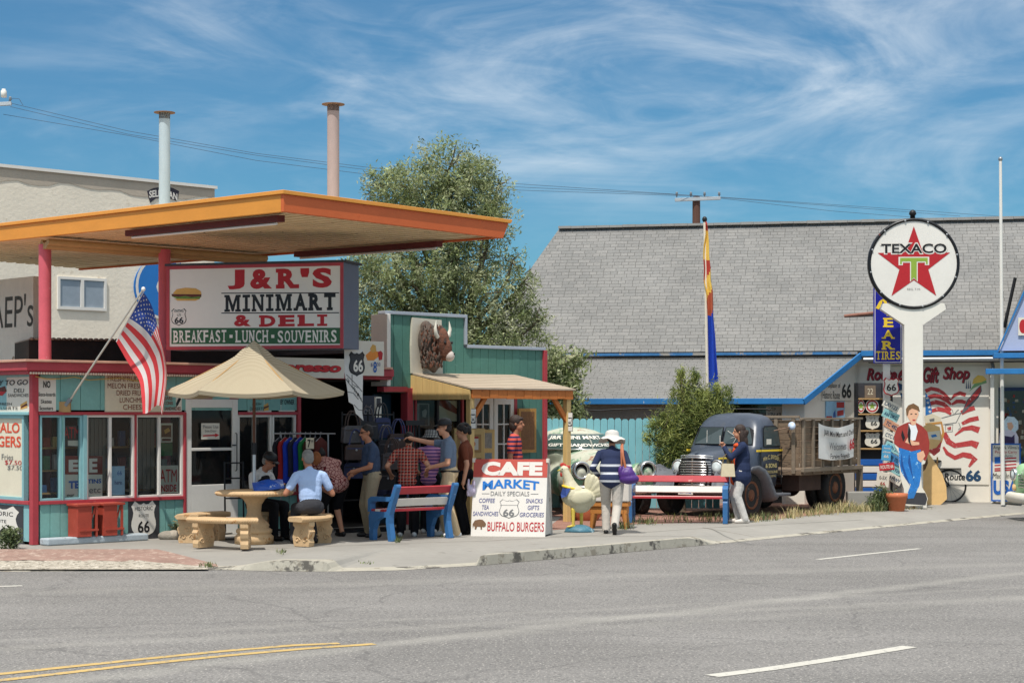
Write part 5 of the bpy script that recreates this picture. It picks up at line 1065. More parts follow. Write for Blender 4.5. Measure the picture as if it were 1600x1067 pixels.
# ---- planters
m_terra = M("terracotta", (192, 112, 76), .8, .12, 5, .1, 20, wear=((212, 160, 130), .64, 6)); m_soil = M("potting_soil", (70, 54, 44), .95, .3, 10)
def pot(label, loc, r, h, fl=False):
    mb = MB()
    if fl:
        n_ = 36; vs = []; prof = [(.72,0),(.9,.15),(1.0,.5),(.98,.8),(.92,.95),(.8,.97)]
        for k, z_ in prof:
            for j in range(n_): rr_ = r*k*(1+.05*math.cos(12*2*math.pi*j/n_)); vs.append((rr_*math.cos(2*math.pi*j/n_), rr_*math.sin(2*math.pi*j/n_), h*z_))
        mb.add(vs, [(i*n_+j, i*n_+(j+1)%n_, (i+1)*n_+(j+1)%n_, (i+1)*n_+j) for i in range(len(prof)-1) for j in range(n_)], m_terra, True)
    else: mb.lathe([(r*.72,0),(r*.95,h*.72),(r*1.04,h*.74),(r*1.06,h),(r*.94,h),(r*.9,h*.85)], m_terra, 28)
    o = mb.build('flower_pot', None, loc); tag(o, label, 'pot')
    mb = MB(); mb.lathe([(r*.9,h*.84),(.0,h*.86)], m_soil, 20); mb.build('soil', o); return o
g_ = G(1401, 798); pot("round terracotta flower pot at the foot of the white post", (g_.x, g_.y, 0), .2, .34); g_ = G(917, 813); pot("large fluted terracotta pot behind the rooster statue", (g_.x, g_.y, 0), .25, .52, True)
# ---- flags and poles
fp = G(1110, 806); fl = thing('flagpole', "slim white pole carrying the red yellow and blue furled flag", 'flagpole', (fp.x, 36.0, 0)); lean = -.012
k_ = 36.0/F; X0 = (1109-800)*k_; fl.location = (X0, 36, 0); zt_ = CH+(HZ-347)*k_; tx = (1101-1109)*k_
mb = MB(); mb.tube([(0,0,0), (tx,0,zt_)], [.04,.028], M("cream_pole", (224, 214, 196), .5, .05, 4), 12); mb.build('pole', fl)
mb = MB(); mb.ell((tx,0,zt_+.05), (.05,.05,.06), m_black); mb.build('finial', fl)
def flagcloth():
    cR, cY, cB, cO = M("flag_red", (176, 60, 48), .8, .08, 9), M("flag_yellow", (226, 186, 84), .8, .08, 9), M("flag_blue", (20, 62, 170), .8, .1, 7), M("flag_copper", (170, 82, 54), .8, .1, 9)
    mb = MB(); rows = 60; cols_ = 14
    wl_ = [(347,1,3),(365,1,5),(385,-3,6),(400,-4,6),(420,-3,8),(440,-4,8),(455,0,11),(475,1,11),(500,2,11),(530,2,13),(560,2,14),(590,2,16),(615,2,17),(622,3,17)]
    def ext(py):
        for i in range(len(wl_)-1):
            if py <= wl_[i+1][0]: u = (py-wl_[i][0])/(wl_[i+1][0]-wl_[i][0]); return [wl_[i][j]*(1-u)+wl_[i+1][j]*u for j in (1, 2)]
        return wl_[-1][1:]
    vs = []
    for i in range(rows+1):
        py = 347+275*i/rows; a, b_ = ext(py); base = (1101+8*(py-347)/459-1109)*k_; z_ = CH+(HZ-py)*k_
        for j in range(cols_+1):
            u = j/cols_; wv = math.sin(u*math.pi*3+i*.06)
            vs.append((base+(a+(b_-a)*(.5-.5*math.cos(math.pi*u)))*k_, -.05-.05*wv*(.5+.5*i/rows), z_+.01*math.sin(u*7)))
    for i in range(rows):
        for j in range(cols_):
            py = 347+275*(i+.5)/rows; q = py+(j-cols_/2)*1.9
            m = cR if py < 362 else cY if py < 405 else cR if q < 430 else cY if q < 457 else cO if q < 492 else cB
            if py > 492: m = cB
            mb.add([vs[i*(cols_+1)+j], vs[(i+1)*(cols_+1)+j], vs[(i+1)*(cols_+1)+j+1], vs[i*(cols_+1)+j+1]], [(0,1,2,3)], m, True)
    return mb
o = flagcloth().build('state_flag', None, (X0, 36, 0)); tag(o, "furled flag twisting red and yellow above deep blue along its pole", 'flag'); so_ = o.modifiers.new('w', 'WELD'); so_.merge_threshold = .0005; s2 = o.modifiers.new('s', 'SOLIDIFY'); s2.thickness = .006
k2 = 37.6/F; o = MB(); o.tube([(0,0,0), (-.05,0,CH+(HZ-250)*k2)], [.045,.03], m_white, 12); o.ell((-.05,0,CH+(HZ-249)*k2), (.045,.045,.05), m_metal); o = o.build('flagpole', None, ((1567-800)*k2, 37.6, 0)); tag(o, "bare tall white pole near the right edge by the lavender gable", 'flagpole')
# ---- star spangled flag on the shop corner
m_fr, m_fw, m_fb = M("cloth_red", (206, 62, 66), .8, .06, 9), M("cloth_white", (212, 206, 202), .8, .04, 9), M("cloth_blue", (44, 70, 146), .8, .08, 9)
br = FS.at(102, 634, -.06); base = FS.world(br[0], -.08, br[1]); tip = P(224, 452, 26.1)
pole = thing('wall_flagpole', "slanting silver flagpole bracketed to the teal shop corner", 'flagpole', base)
mb = MB(); d = tip-base; mb.tube([(0,0,0), d], [.016,.013], M("silver_pole", (196, 190, 178), .35, .08, 8, metal=.5), 10); mb.build('pole', pole)
mb = MB(); mb.ell(d, (.03,.03,.035), m_white); mb.build('finial', pole)
mb = MB(); mb.box(-.1, .06, -.02, .05, -.09, .06, m_wood); mb.bar((0,0,0), d*.06, .05, .05, m_metal); mb.build('bracket', pole)
def spangled():
    mb = MB(); NU, NV = 39, 44
    top = [(224,456),(238,480),(250,525),(261,580),(254,642)]; bot = [(181,533),(200,566),(217,592),(221,614),(223,638)]
    def bz(L, t):
        t = t*(len(L)-1); i = min(int(t), len(L)-2); u = t-i; p = [L[max(i-1,0)], L[i], L[i+1], L[min(i+2,len(L)-1)]]
        return [.5*((2*p[1][k])+(-p[0][k]+p[2][k])*u+(2*p[0][k]-5*p[1][k]+4*p[2][k]-p[3][k])*u*u+(-p[0][k]+3*p[1][k]-3*p[2][k]+p[3][k])*u**3) for k in (0, 1)]
    def pos(u, v):
        a, b_ = bz(top, v), bz(bot, v); q = min(1, v*1.7); g2 = .10*u/.5 if u < .5 else .10+.90*(u-.5)/.5; g = u*(1-q)+g2*q
        sw = v*v*10*math.sin(u*7.5+.6); x_, y_ = a[0]+(b_[0]-a[0])*g, a[1]+(b_[1]-a[1])*g+sw*.8
        Y = 26.1+.42*u*(1-v)+.10*math.sin(u*8.5+v*3)*(.15+v)+.35*v; return P(x_, y_, Y)
    vs = [pos(i/NU, j/NV) for j in range(NV+1) for i in range(NU+1)]
    for j in range(NV):
        for i in range(NU):
            u, v = (i+.5)/NU, (j+.5)/NV
            m = m_fb if (u < 7/13 and v < .42) else (m_fr if int(u*13) % 2 == 0 else m_fw)
            if v < .025: m = m_fw
            mb.add([vs[j*(NU+1)+i], vs[(j+1)*(NU+1)+i], vs[(j+1)*(NU+1)+i+1], vs[j*(NU+1)+i+1]], [(0,1,2,3)], m, True)
    for r_ in range(9):
        for c_ in range(6 if r_ % 2 == 0 else 5):
            u, v = 7/13*(r_+.7)/9.4, .42*((c_+.55+(.5 if r_ % 2 else 0))/6.1)+.02
            ce = pos(u, v); eu = (pos(u+.01, v)-ce)/.01; ev = (pos(u, v+.01)-ce)/.01; nn = eu.cross(ev).normalized(); nn = nn if nn.y < 0 else -nn
            mb.add([ce+eu*x_+ev*z_+nn*.004 for x_, z_ in [(a*.9, b_*.55) for a, b_ in star(0, 0, .026)]], [tuple(range(10))], m_fw)
    return mb
o = spangled().build('national_flag'); tag(o, "stars and stripes flag hanging limp from the slanting pole", 'flag'); w_ = o.modifiers.new('w', 'WELD'); w_.merge_threshold = .0005
# ---- overhead line
def pole_top(label, px, py_top, Y, arm0, arm1, arm_y, wood=True):
    k = Y/F; X = (px-800)*k; t = thing('utility_pole', label, 'pole', (X, Y, 0)); zt_ = CH+(HZ-py_top)*k; za = CH+(HZ-arm_y)*k
    mb = MB(); mb.tube([(0,0,0), (0,0,zt_)], [.17,.13], M("creosote_pole", (96, 68, 58), .9, .2, 3, stretch=(1, 1, .1)), 12); mb.build('post', t)
    a, b_ = (arm0-px)*k, (arm1-px)*k; mb = MB(); mb.bar((a, -.15, za-.01), (b_, -.15, za+.05), .10, .11, M("pale_crossarm", (170, 178, 184), .7, .1, 4)); mb.build('crossarm', t, bevel=.01)
    for q in (.04, .35, .65, .97): mb = MB(); mb.lathe([(.02,0),(.02,.06),(.05,.08),(.035,.12),(.045,.14),(.03,.18)], M('grey_insulator', (120, 126, 132), .4), 10, (a+(b_-a)*q, -.15, za+.08)); mb.build('insulator', t)
    return X, zt_, za
Yc = 62.0; pole_top("wooden utility pole with a pale crossarm rising behind the ridge", 1088, 308, Yc, 1054, 1125, 313)
Yl = 56.0; pole_top("utility pole with transformer fittings at the left picture edge", -16, 150, Yl, -44, 20, 166)
kl = Yl/F; mb = MB(); mb.lathe([(.0,0),(.09,0),(.09,.18),(.06,.22),(.06,.25),(.0,.25)], m_white, 14); o = mb.build('transformer_can', None, ((8-800)*kl, Yl-.15, CH+(HZ-165)*kl+.22)); tag(o, "small white can standing on the left pole's crossarm", 'transformer')
def wire(label, pts):
    mb = MB(); L = []
    for (a, b_) in zip(pts[:-1], pts[1:]):
        p, q = P(*a), P(*b_); sag = .0
        for i in range(12): u = i/12; L.append(p.lerp(q, u)-V((0,0,4*sag*u*(1-u))))
    L.append(P(*pts[-1])); mb.tube(L, .007, M("cable_black", (70, 78, 92), .7), 5); tag(mb.build('power_line'), label, 'cable', 'overhead power lines')
wire("highest overhead wire from the left pole to the pole behind the ridge", [(10,160,56),(200,205,57),(400,240,58),(560,260,59),(800,287,60.5),(1058,304,62),(1300,322,70),(1500,338,78)])
wire("second overhead wire running just under the highest one", [(16,167,56),(200,210,57),(400,243,58),(560,264,59),(800,292,60.5),(1090,306,62),(1300,330,70),(1470,343,78)])
wire("lowest overhead wire crossing the whole sky", [(5,179,56),(200,212,57),(400,251,58),(560,271,59),(800,297,60.5),(1122,308,62),(1300,320,70),(1560,338,78)])
wire("short looped wire at the left pole", [(12,160,56),(20,154,56),(30,155,56),(36,165,56)])
# ================================================================== vehicles
m_tyre = M("tyre_rubber", (44, 42, 41), .9, .2, 8, wear=((90, 84, 78), .6, 5)); m_rim = M("rusty_wheel", (120, 76, 52), .8, .3, 6, wear=((70, 50, 42), .55, 8))
m_truck = M("faded_navy_paint", (66, 74, 88), .34, .2, 2.2, wear=((78, 82, 90), .6, 3), wear2=((96, 70, 56), .69, 6)); m_fend = M("faded_grey_fender", (98, 100, 106), .55, .16, 2.5, wear=((60, 62, 68), .6, 4))
m_chrome = M("dull_chrome", (206, 206, 204), .22, .06, 5, metal=.9); m_lens = M("lamp_lens", (196, 204, 204), .08, .06, 10, spec=.8)
m_carglass = glass_dark("vehicle_glass", (62, 74, 76), .06)
def vwheel(par, x_, y_, r_, w_, rim_m, dual=False):
    T = Matrix.Translation((x_, y_, r_)) @ Matrix.Rotation(R(90), 4, 'X')
    mb = MB(); h = w_/2; mb.lathe([(r_*.62,-h*.7),(r_*.8,-h),(r_*.95,-h*.9),(r_,-h*.5),(r_,h*.5),(r_*.95,h*.9),(r_*.8,h),(r_*.62,h*.7)], m_tyre, 32, T=T)
    wo = mb.build('wheel', par); sg = 1 if y_ > 0 else -1; T2 = Matrix.Translation((x_, y_+sg*.0, r_)) @ Matrix.Rotation(R(-90*sg), 4, 'X')
    mb = MB(); mb.lathe([(r_*.64,h*.5),(r_*.64,h*.86),(r_*.58,h*.9),(r_*.5,h*.55),(r_*.3,h*.35),(r_*.25,h*.8),(r_*.12,h*.95),(.0,h*.95)], rim_m, 28, T=T2)
    for i in range(6):
        a = i*math.pi/3; mb.lathe([(.0,0),(.035*r_/.4,0),(.03*r_/.4,.012),(0,.012)], m_black, 8, T=T2 @ Matrix.Translation((r_*.42*math.cos(a), r_*.42*math.sin(a), h*.5)))
    mb.build('rim', wo); return wo
def loft(mb, secs, m, n=32, cap=True):
    """secs: (z, x0, x1, halfwidth, exponent) rounded plan outlines stacked upward"""
    vs, fs = [], []
    for z, x0, x1, hw, e in secs:
        cx, a = (x0+x1)/2, (x1-x0)/2
        for j in range(n):
            t = 2*math.pi*j/n; c, s_ = math.cos(t), math.sin(t)
            vs.append((cx+a*math.copysign(abs(c)**(2/e), c), hw*math.copysign(abs(s_)**(2/e), s_), z))
    k = len(secs)
    for i in range(k-1):
        for j in range(n): fs.append((i*n+j, i*n+(j+1)%n, (i+1)*n+(j+1)%n, (i+1)*n+j))
    if cap: fs += [tuple(range(n-1,-1,-1)), tuple((k-1)*n+j for j in range(n))]
    mb.add(vs, fs, m, True)
def fender(mb, path, y_, hw, th, m):
    """domed mudguard: path in xz swept with an arched cross section"""
    vs, fs = [], []; nn = 9; k = len(path)
    for i, (x_, z_) in enumerate(path):
        a, b_ = path[max(i-1,0)], path[min(i+1,k-1)]; d = V((b_[0]-a[0], b_[1]-a[1])).normalized(); nr = V((-d.y, d.x)); nr = nr if nr.y > -.2 and (nr.y > 0 or True) else -nr
        for j in range(nn):
            t = math.pi*j/(nn-1); o1 = th*math.sin(t)**.7; vs.append((x_+nr.x*o1*sgn, y_+hw*math.cos(t), z_+nr.y*o1*sgn))
        for j in range(nn):
            t = math.pi*(nn-1-j)/(nn-1); o1 = th*.72*math.sin(t)**.7; vs.append((x_+nr.x*o1*sgn, y_+hw*.93*math.cos(t), z_+nr.y*o1*sgn))
    q = 2*nn
    for i in range(k-1):
        for j in range(q): fs.append((i*q+j, i*q+(j+1)%q, (i+1)*q+(j+1)%q, (i+1)*q+j))
    fs += [tuple(range(q)), tuple((k-1)*q+j for j in range(q))]
    mb.add(vs, fs, m, True)
sgn = -1
truck = thing('flatbed_truck', "old dark navy stake bed truck with chrome grille parked behind the red white bench", 'truck', (3.60, 33.54, 0), R(234))
TR = truck
mb = MB()
secs = [(.52,-1.46,-.42,.66,7),(.9,-1.48,-.42,.72,7),(1.2,-1.48,-.44,.735,7),(1.28,-1.48,-.50,.73,7),(1.45,-1.47,-.58,.70,6),(1.62,-1.45,-.67,.655,6),(1.72,-1.42,-.73,.61,5),(1.80,-1.38,-.80,.54,4.5),(1.85,-1.31,-.88,.43,4),(1.88,-1.2,-1.0,.2,3)]
loft(mb, secs, m_truck, 48); cab = mb.build('cab', TR)
for sg in (-1, 1):
    mb = MB(); pts = [(-.475,.035*sg,1.31),(-.53,.60*sg,1.31),(-.635,.565*sg,1.56),(-.60,.5*sg,1.61),(-.60,.035*sg,1.61)]
    c = sum((V(p) for p in pts), V())/5; rim_ = [c+(V(p)-c)*1.07-V((.004,0,0)) for p in pts]; f_ = [0,1,2,3,4] if sg < 0 else [4,3,2,1,0]
    mb.add([V(p)+V((.016,0,.0)) for p in rim_], [f_], m_dmetal); mb.add([V(p)+V((.024,0,0)) for p in pts], [f_], m_carglass); mb.build('windshield', cab)
mb = MB()
for (a, b_) in (((-.45,.25,1.33),(-.6,.4,1.60)),((-.46,.45,1.35),(-.56,.1,1.55)),((-.44,.3,1.4),(-.6,.22,1.6)),((-.45,.5,1.48),(-.5,.2,1.42)),((-.44,-.3,1.33),(-.55,-.33,1.56))): mb.tube([V(a)+V((.0,0,0)), V(b_)+V((.05,0,0))], .004, m_signwh, 5)
mb.build('wiper_wire', cab)
def side(y_, z_): return y_+0
for sg in (1, -1):
    mb = MB(); yb, yt_ = sg*.742, sg*.685
    o_pts = [(-1.34,1.27),(-.72,1.27),(-.80,1.58),(-.86,1.62),(-1.28,1.62),(-1.34,1.57)]
    f_ = list(range(6)) if sg < 0 else list(range(5,-1,-1))
    yy = lambda z_: sg*(.742-(z_-1.25)*.165)
    cx_, cz_ = -1.04, 1.44
    mb.add([(cx_+(x_-cx_)*1.09, yy(z_), cz_+(z_-cz_)*1.12) for x_, z_ in o_pts], [f_], m_black); mb.add([(x_, yy(z_)+sg*.006, z_) for x_, z_ in o_pts], [f_], m_carglass)
    mb.build('side_window', cab)
    mb = MB(); 
    for q in ((-.60,.66,-.60,1.25),(-1.40,.56,-1.40,1.25),(-1.40,.56,-.62,.60)): mb.bar((q[0], sg*.738, q[1]), (q[2], sg*.742, q[3]), .012, .012, m_black)
    mb.bar((-1.30, sg*.76, 1.1), (-1.2, sg*.77, 1.1), .02, .02, m_chrome); mb.build('door', cab)
    mb = MB(); mb.box(-1.44, -.46, sg*.735-.012, sg*.735+.012, 1.17, 1.205, m_yell); mb.build('belt_stripe', cab)
mb = MB(); mb.box(-1.0, -.82, .74, .744, 1.30, 1.40, m_offw); mb.build('window_card', cab)
l = MB(); l.T = Matrix.Translation((-.98, .752, 0)) @ Matrix.Rotation(R(180), 4, 'Z')
m_gold = M("sign_gold_lettering", (196, 178, 120), .6, .12, 10)
l.text("Wm C. SNYDER", -.32, .32, .98, 1.06, m_gold, arch=.05, bold=.02); l.text("& SONS", -.22, .22, .87, .95, m_gold, bold=.03); l.text("TEXOLINE", -.25, .25, .77, .82, m_gold, bold=.01); l.text("HAULING", -.18, .18, .70, .74, m_gold); l.build('lettering', cab)
mb = MB()
vs, fs = [], []; n_ = 20
hs_ = [(.56,.27,.52,1.06),(.50,.30,.5,1.12),(.35,.34,.5,1.17),(.0,.43,.5,1.22),(-.30,.52,.5,1.26),(-.50,.60,.5,1.275)]
for x_, hw, z0_, z1_ in hs_:
    for j in range(n_):
        t = 2*math.pi*j/n_; c, s_ = math.cos(t), math.sin(t); zc, hh = (z0_+z1_)/2, (z1_-z0_)/2
        vs.append((x_, hw*math.copysign(abs(c)**(2/3.2), c), zc+hh*math.copysign(abs(s_)**(2/3.2), s_)))
for i in range(len(hs_)-1):
    for j in range(n_): fs.append((i*n_+j, i*n_+(j+1)%n_, (i+1)*n_+(j+1)%n_, (i+1)*n_+j))
fs.append(tuple(range(n_))); mb.add(vs, [f[::-1] for f in fs], m_truck, True); hood = mb.build('hood', TR)
mb = MB(); mb.box(-.4, .5, -.012, .012, 1.2, 1.24, m_truck); mb.v = [(x_, y_, z_-(.10*(x_+.4) if z_ > 1 else 0)) for x_, y_, z_ in mb.v]; mb.build('hood_seam', hood)
mb = MB(); mb.box(-.45, .28, .47, .50, 1.06, 1.09, m_yell); mb.v = [(x_, y_-.16*(x_+.45), z_-.02*(x_+.45)) for x_, y_, z_ in mb.v]; mb.build('hood_stripe', hood)
mb = MB()
for i in range(11):
    z_ = .54+i*.046; hw = .225+.05*math.sin(i/11*2.6); mb.tube([(.50,-hw-.05,z_),(.565,-hw,z_),(.60,-hw*.4,z_+.004),(.605,0,z_+.004),(.60,hw*.4,z_+.004),(.565,hw,z_),(.50,hw+.05,z_)], .0135, m_chrome, 6, cap=True)
mb.bar((.605,0,.5),(.59,0,1.07), .03, .03, m_chrome); mb.build('grille', TR)
mb = MB(); mb.prism([(-.27,.5),(.27,.5),(.31,.9),(.24,1.05),(-.24,1.05),(-.31,.9)], 0, .02, m_black); mb.v = [(.555+y_, x_, z_) for x_, y_, z_ in mb.v]; mb.build('grille_backing', TR)
mb = MB()
for z_ in (1.06, 1.10): mb.tube([(.44,-.33,z_),(.555,-.24,z_+.01),(.585,0,z_+.015),(.555,.24,z_+.01),(.44,.33,z_)], .014, m_chrome, 6)
mb.build('trim_bar', TR)
path = [(.62,.52),(.58,.68),(.46,.83),(.25,.92),(.02,.935),(-.22,.86),(-.40,.72),(-.52,.55),(-.62,.42),(-.72,.36)]
for sg in (1, -1):
    mb = MB(); fender(mb, path, sg*.72, .33, .13, m_fend); mb.build('fender', TR)
    mb = MB(); T = Matrix.Translation((.36, sg*.40, .90)) @ Matrix.Rotation(R(90), 4, 'Y'); mb.lathe([(.0,-.22),(.05,-.2),(.105,-.08),(.13,.02),(.135,.06),(.118,.065)], m_fend, 24, T=T); hl = mb.build('headlight', TR)
    mb = MB(); mb.lathe([(.137,.03),(.142,.06),(.118,.085),(.112,.07)], m_chrome, 24, T=T); mb.build('ring', hl)
    mb = MB(); mb.lathe([(.115,.07),(.08,.095),(.0,.105)], m_lens, 24, T=T); mb.build('lens', hl)
    mb = MB(); mb.bar((-.55, sg*.72, .37), (-1.5, sg*.72, .37), .34, .05, m_fend); mb.build('running_board', TR, bevel=.015)
    vwheel(TR, 0, sg*.80, .40, .2, m_rim); vwheel(TR, -3.2, sg*.88, .44, .22, m_rim); vwheel(TR, -3.2, sg*.62, .44, .22, m_rim)
mb = MB(); mb.tube([(.62,-.8,.5),(.74,-.55,.5),(.78,0,.5),(.74,.55,.5),(.62,.8,.5)], .045, m_fend, 8, flat=1.5); mb.build('bumper', TR)
mb = MB(); mb.box(.80, .815, -.17, .13, .42, .54, m_signwh); o = mb.build('licence_plate', TR); l = MB(); l.T = Matrix.Translation((.818, -.02, .48)) @ Matrix.Rotation(R(90), 4, 'Z'); l.text("66 ARIZ", -.12, .12, -.04, .04, m_bluetx); l.build('lettering', o)
m_chas = M("rusty_chassis", (72, 54, 46), .85, .3, 5)
mb = MB(); mb.box(-3.95, .4, -.42, -.34, .48, .60, m_chas); mb.box(-3.95, .4, .34, .42, .48, .60, m_chas); mb.tube([(0,-.7,.4),(0,.7,.4)], .05, m_chas, 10); mb.tube([(-3.2,-.7,.44),(-3.2,.7,.44)], .07, m_chas, 10); mb.ell((-3.2,0,.44), (.2,.2,.2), m_chas); mb.box(-1.5, -.9, -.4, .4, .35, .6, m_chas); mb.box(-2.6, -1.7, .6, .95, .42, .74, m_chas); mb.build('chassis', TR)
m_plank = M("weathered_plank", (116, 98, 80), .9, .28, 2.2, .4, 18, stretch=(.2, 1, 5), wear=((150, 116, 66), .64, 2.6), wear2=((62, 52, 46), .57, 3)); m_stake = M("grey_stake", (128, 114, 98), .9, .18, 4, .3, 20)
bz0, bz1, bx0, bx1, by = .80, 1.75, -3.95, -1.45, 1.13
mb = MB(); mb.box(bx0, bx1, -by, by, .72, .80, m_plank); mb.box(bx0-.02, bx1+.02, by-.01, by+.06, .78, .86, m_stake); mb.build('bed_floor', TR, bevel=.008)
def boards(axis, pos, a0, a1):
    mb = MB()
    for i in range(7):
        z_ = bz0+.07+i*.125; t = random.uniform(-.006,.006)
        if axis == 'x': mb.box(a0, a1, pos-.014+t, pos+.014+t, z_, z_+.115, m_plank)
        else: mb.box(pos-.014+t, pos+.014+t, a0, a1, z_, z_+.115, m_plank)
    return mb
for sg in (1, -1): boards('x', sg*(by-.03), bx0, bx1).build('side_board', TR, bevel=.006)
boards('y', bx1, -by+.05, by-.05).build('headboard', TR, bevel=.006); boards('y', bx0, -by+.05, by-.05).build('tailboard', TR, bevel=.006)
for sg in (1, -1):
    for i in range(7):
        mb = MB(); x_ = bx1-.06-i*(bx1-bx0-.14)/6; mb.box(x_-.035, x_+.035, sg*by-.012, sg*by+.035, .75, 1.78, m_stake); mb.build('stake', TR, bevel=.006)
for y_ in (.62, -.62, .98, -.98, 0):
    mb = MB(); mb.box(bx1+.016, bx1+.05, y_-.035, y_+.035, .75, 1.8, m_stake); mb.build('stake', TR, bevel=.006)
mb = MB(); mb.box(bx0-.03, bx1+.05, by-.02, by+.05, 1.75, 1.79, m_stake); mb.box(bx1, bx1+.06, -by, by-.02, 1.78, 1.83, m_stake); mb.build('top_rail', TR, bevel=.006)
mb = MB(); mb.box(bx0-.02, bx0+.06, by-.06, by+.05, .1, .78, m_stake); mb.build('mud_flap', TR)
mb = MB(); mb.tube([(-1.1,.74,1.55),(-1.28,1.0,1.62)], .012, m_rust, 6); mb.tube([(-1.5,.8,1.5),(-1.28,1.0,1.62)], .012, m_rust, 6); arm = mb.build('mirror_arm', TR)
mb = MB(); T = Matrix.Translation((-1.28,1.02,1.64)) @ Matrix.Rotation(R(90), 4, 'Y'); mb.lathe([(.0,-.06),(.05,-.04),(.075,.0),(.075,.015),(.0,.025)], M("pale_blue_lamp", (190, 204, 224), .3, .06, 6), 20, T=T); mb.build('spot_lamp', arm)
# banner tied to the bed
mb = MB(); Wb, Hb = 1.5, .66; nx, nz = 24, 12; vs = []
for j in range(nz+1):
    for i in range(nx+1):
        u, v = i/nx, j/nz; sag = .09*4*u*(1-u)*(.55+.45*v); vs.append(((u-.5)*Wb, -.02-.035*math.sin(u*9+v*4)*math.sin(math.pi*u), v*Hb-sag))
mb.add(vs, [(j*(nx+1)+i, j*(nx+1)+i+1, (j+1)*(nx+1)+i+1, (j+1)*(nx+1)+i) for j in range(nz) for i in range(nx)], M("banner_cloth", (214, 212, 208), .8, .05, 4), True)
ba = TR.matrix_basis @ V((0,0,0)); TRm = Matrix.Translation((3.60,33.54,0)) @ Matrix.Rotation(R(234), 4, 'Z')
o = mb.build('banner', None, TRm @ V((-2.72, by+.07, 1.03)), R(234+180)); tag(o, "sagging white cloth banner tied to the truck's plank side", 'banner')
l = MB(); l.text("J&R Mini Mart and Deli", -.64, .64, .44, .57, m_black, -.075, .02); l.text("Welcomes", -.4, .32, .22, .36, m_greytx, -.075, .02, .2); l.text("Foreign Friends", -.36, .46, .02, .15, m_black, -.075, .02); l.text("66", .46, .66, .18, .40, m_redtx, -.075, .05); l.v = [(x_, y_, z_-.09*4*(x_/Wb+.5)*(.5-x_/Wb)*.9) for x_, y_, z_ in l.v]; l.build('lettering', o)
# ---- rusty pale sedan
m_sedan = M("patchy_sedan_paint", (190, 190, 172), .6, .12, 2, .05, 20, wear=((120, 152, 124), .53, 2.0), wear2=((156, 98, 70), .58, 3.1)); m_sedanl = M("sedan_lower_paint", (110, 150, 118), .6, .15, 2, .05, 20, wear=((198, 200, 180), .50, 2.4), wear2=((150, 88, 58), .58, 3.4))
car = thing('vintage_car', "rusty pale green and white old sedan with lettered windshield beside the turquoise fence", 'car', (1.72, 33.9, 0), R(-74))
pr = [('e', (-2.0,0,.66), (2.35,.80,.40), None, m_sedan), ('e', (-.15,0,.80), (.95,.50,.36), None, m_sedan), ('e', (-.7,0,.86), (.9,.62,.34), None, m_sedan), ('e', (-2.15,0,1.10), (1.42,.86,.53), None, m_sedan), ('e', (-3.4,0,.85), (1.0,.62,.4), None, m_sedan)]
for sg in (1, -1): pr += [('e', (.05,sg*.66,.66), (.50,.25,.30), None, m_sedanl), ('e', (-.35,sg*.70,.62), (.7,.2,.30), None, m_sedanl), ('e', (.30,sg*.64,.80), (.28,.17,.17), None, m_sedan), ('e', (-3.2,sg*.72,.62), (.65,.18,.36), None, m_sedan)]
body = fuse(pr, .03, 'body', car, smooth=3)
def ellpos(c, r, az, el, k): return V((c[0]+r[0]*k*math.cos(el)*math.cos(az), c[1]+r[1]*k*math.cos(el)*math.sin(az), c[2]+r[2]*k*math.sin(el)))
CC, CR = (-2.15,0,1.10), (1.42,.86,.53)
def epatch(az0, az1, e0, e1, k, m, name, n1=16, n2=8):
    mb = MB(); vs = [ellpos(CC, CR, az0+(az1-az0)*i/n1, e0+(e1-e0)*j/n2, k) for j in range(n2+1) for i in range(n1+1)]
    mb.add(vs, [(j*(n1+1)+i, j*(n1+1)+i+1, (j+1)*(n1+1)+i+1, (j+1)*(n1+1)+i) for j in range(n2) for i in range(n1)], m, True); return mb
m_seal = M("window_rubber", (150, 150, 140), .6, .1)
mb = epatch(-1.13, 1.13, .16, .80, 1.016, m_seal, 'x'); mb.build('windshield_frame', car)
mb = epatch(-1.08, 1.08, .19, .76, 1.026, M("green_windshield", (58, 78, 74), .1, .15, 3), 'x'); ws = mb.build('windshield', car)
l = MB()
for t, a0, a1, e0, e1 in (("J&R MINI MART", -1.0, .36, .50, .69), ("GIFTS SANDWICHES", -.95, .5, .27, .38)):
    vs, fs = glyphs(t, .03, 0); W, H = max(p[0] for p in vs), max(p[1] for p in vs)
    l.add([ellpos(CC, CR, a0+(a1-a0)*x_/W, e0+(e1-e0)*z_/H, 1.034) for x_, z_ in vs], fs, m_signwh)
l.build('lettering', ws)
mb = MB(); mb.tube([ellpos(CC, CR, 0, .19+.57*i/8, 1.03) for i in range(9)], .016, m_seal, 8); mb.build('divider', ws)
mb = MB(); mb.tube([ellpos(CC, CR, -1.13+2.26*i/24, .17, 1.02) for i in range(25)], .018, m_chrome, 8); mb.build('chrome_strip', car)
for sg in (1, -1):
    mb = epatch(sg*1.22, sg*1.62, .08, .62, 1.03, m_carglass, 'x', 8, 6); mb.build('side_window', car); mb = epatch(sg*1.68, sg*2.2, .08, .6, 1.03, m_carglass, 'x', 8, 6); mb.build('side_window', car)
    T = Matrix.Translation((.50, sg*.64, .84)) @ Matrix.Rotation(R(90), 4, 'Y')
    mb = MB(); mb.lathe([(.165,-.12),(.17,.06),(.15,.09),(.125,.08),(.11,.0),(.06,-.05),(.0,-.06)], m_chrome, 26, T=T); hl = mb.build('headlight', car)
    mb = MB(); mb.lathe([(.12,.02),(.10,.0),(.05,-.02),(.0,-.03)], m_black, 20, T=T); mb.build('lens', hl)
    vwheel(car, 0, sg*.70, .36, .18, m_rim); vwheel(car, -3.1, sg*.70, .36, .18, m_rim)
mb = MB()
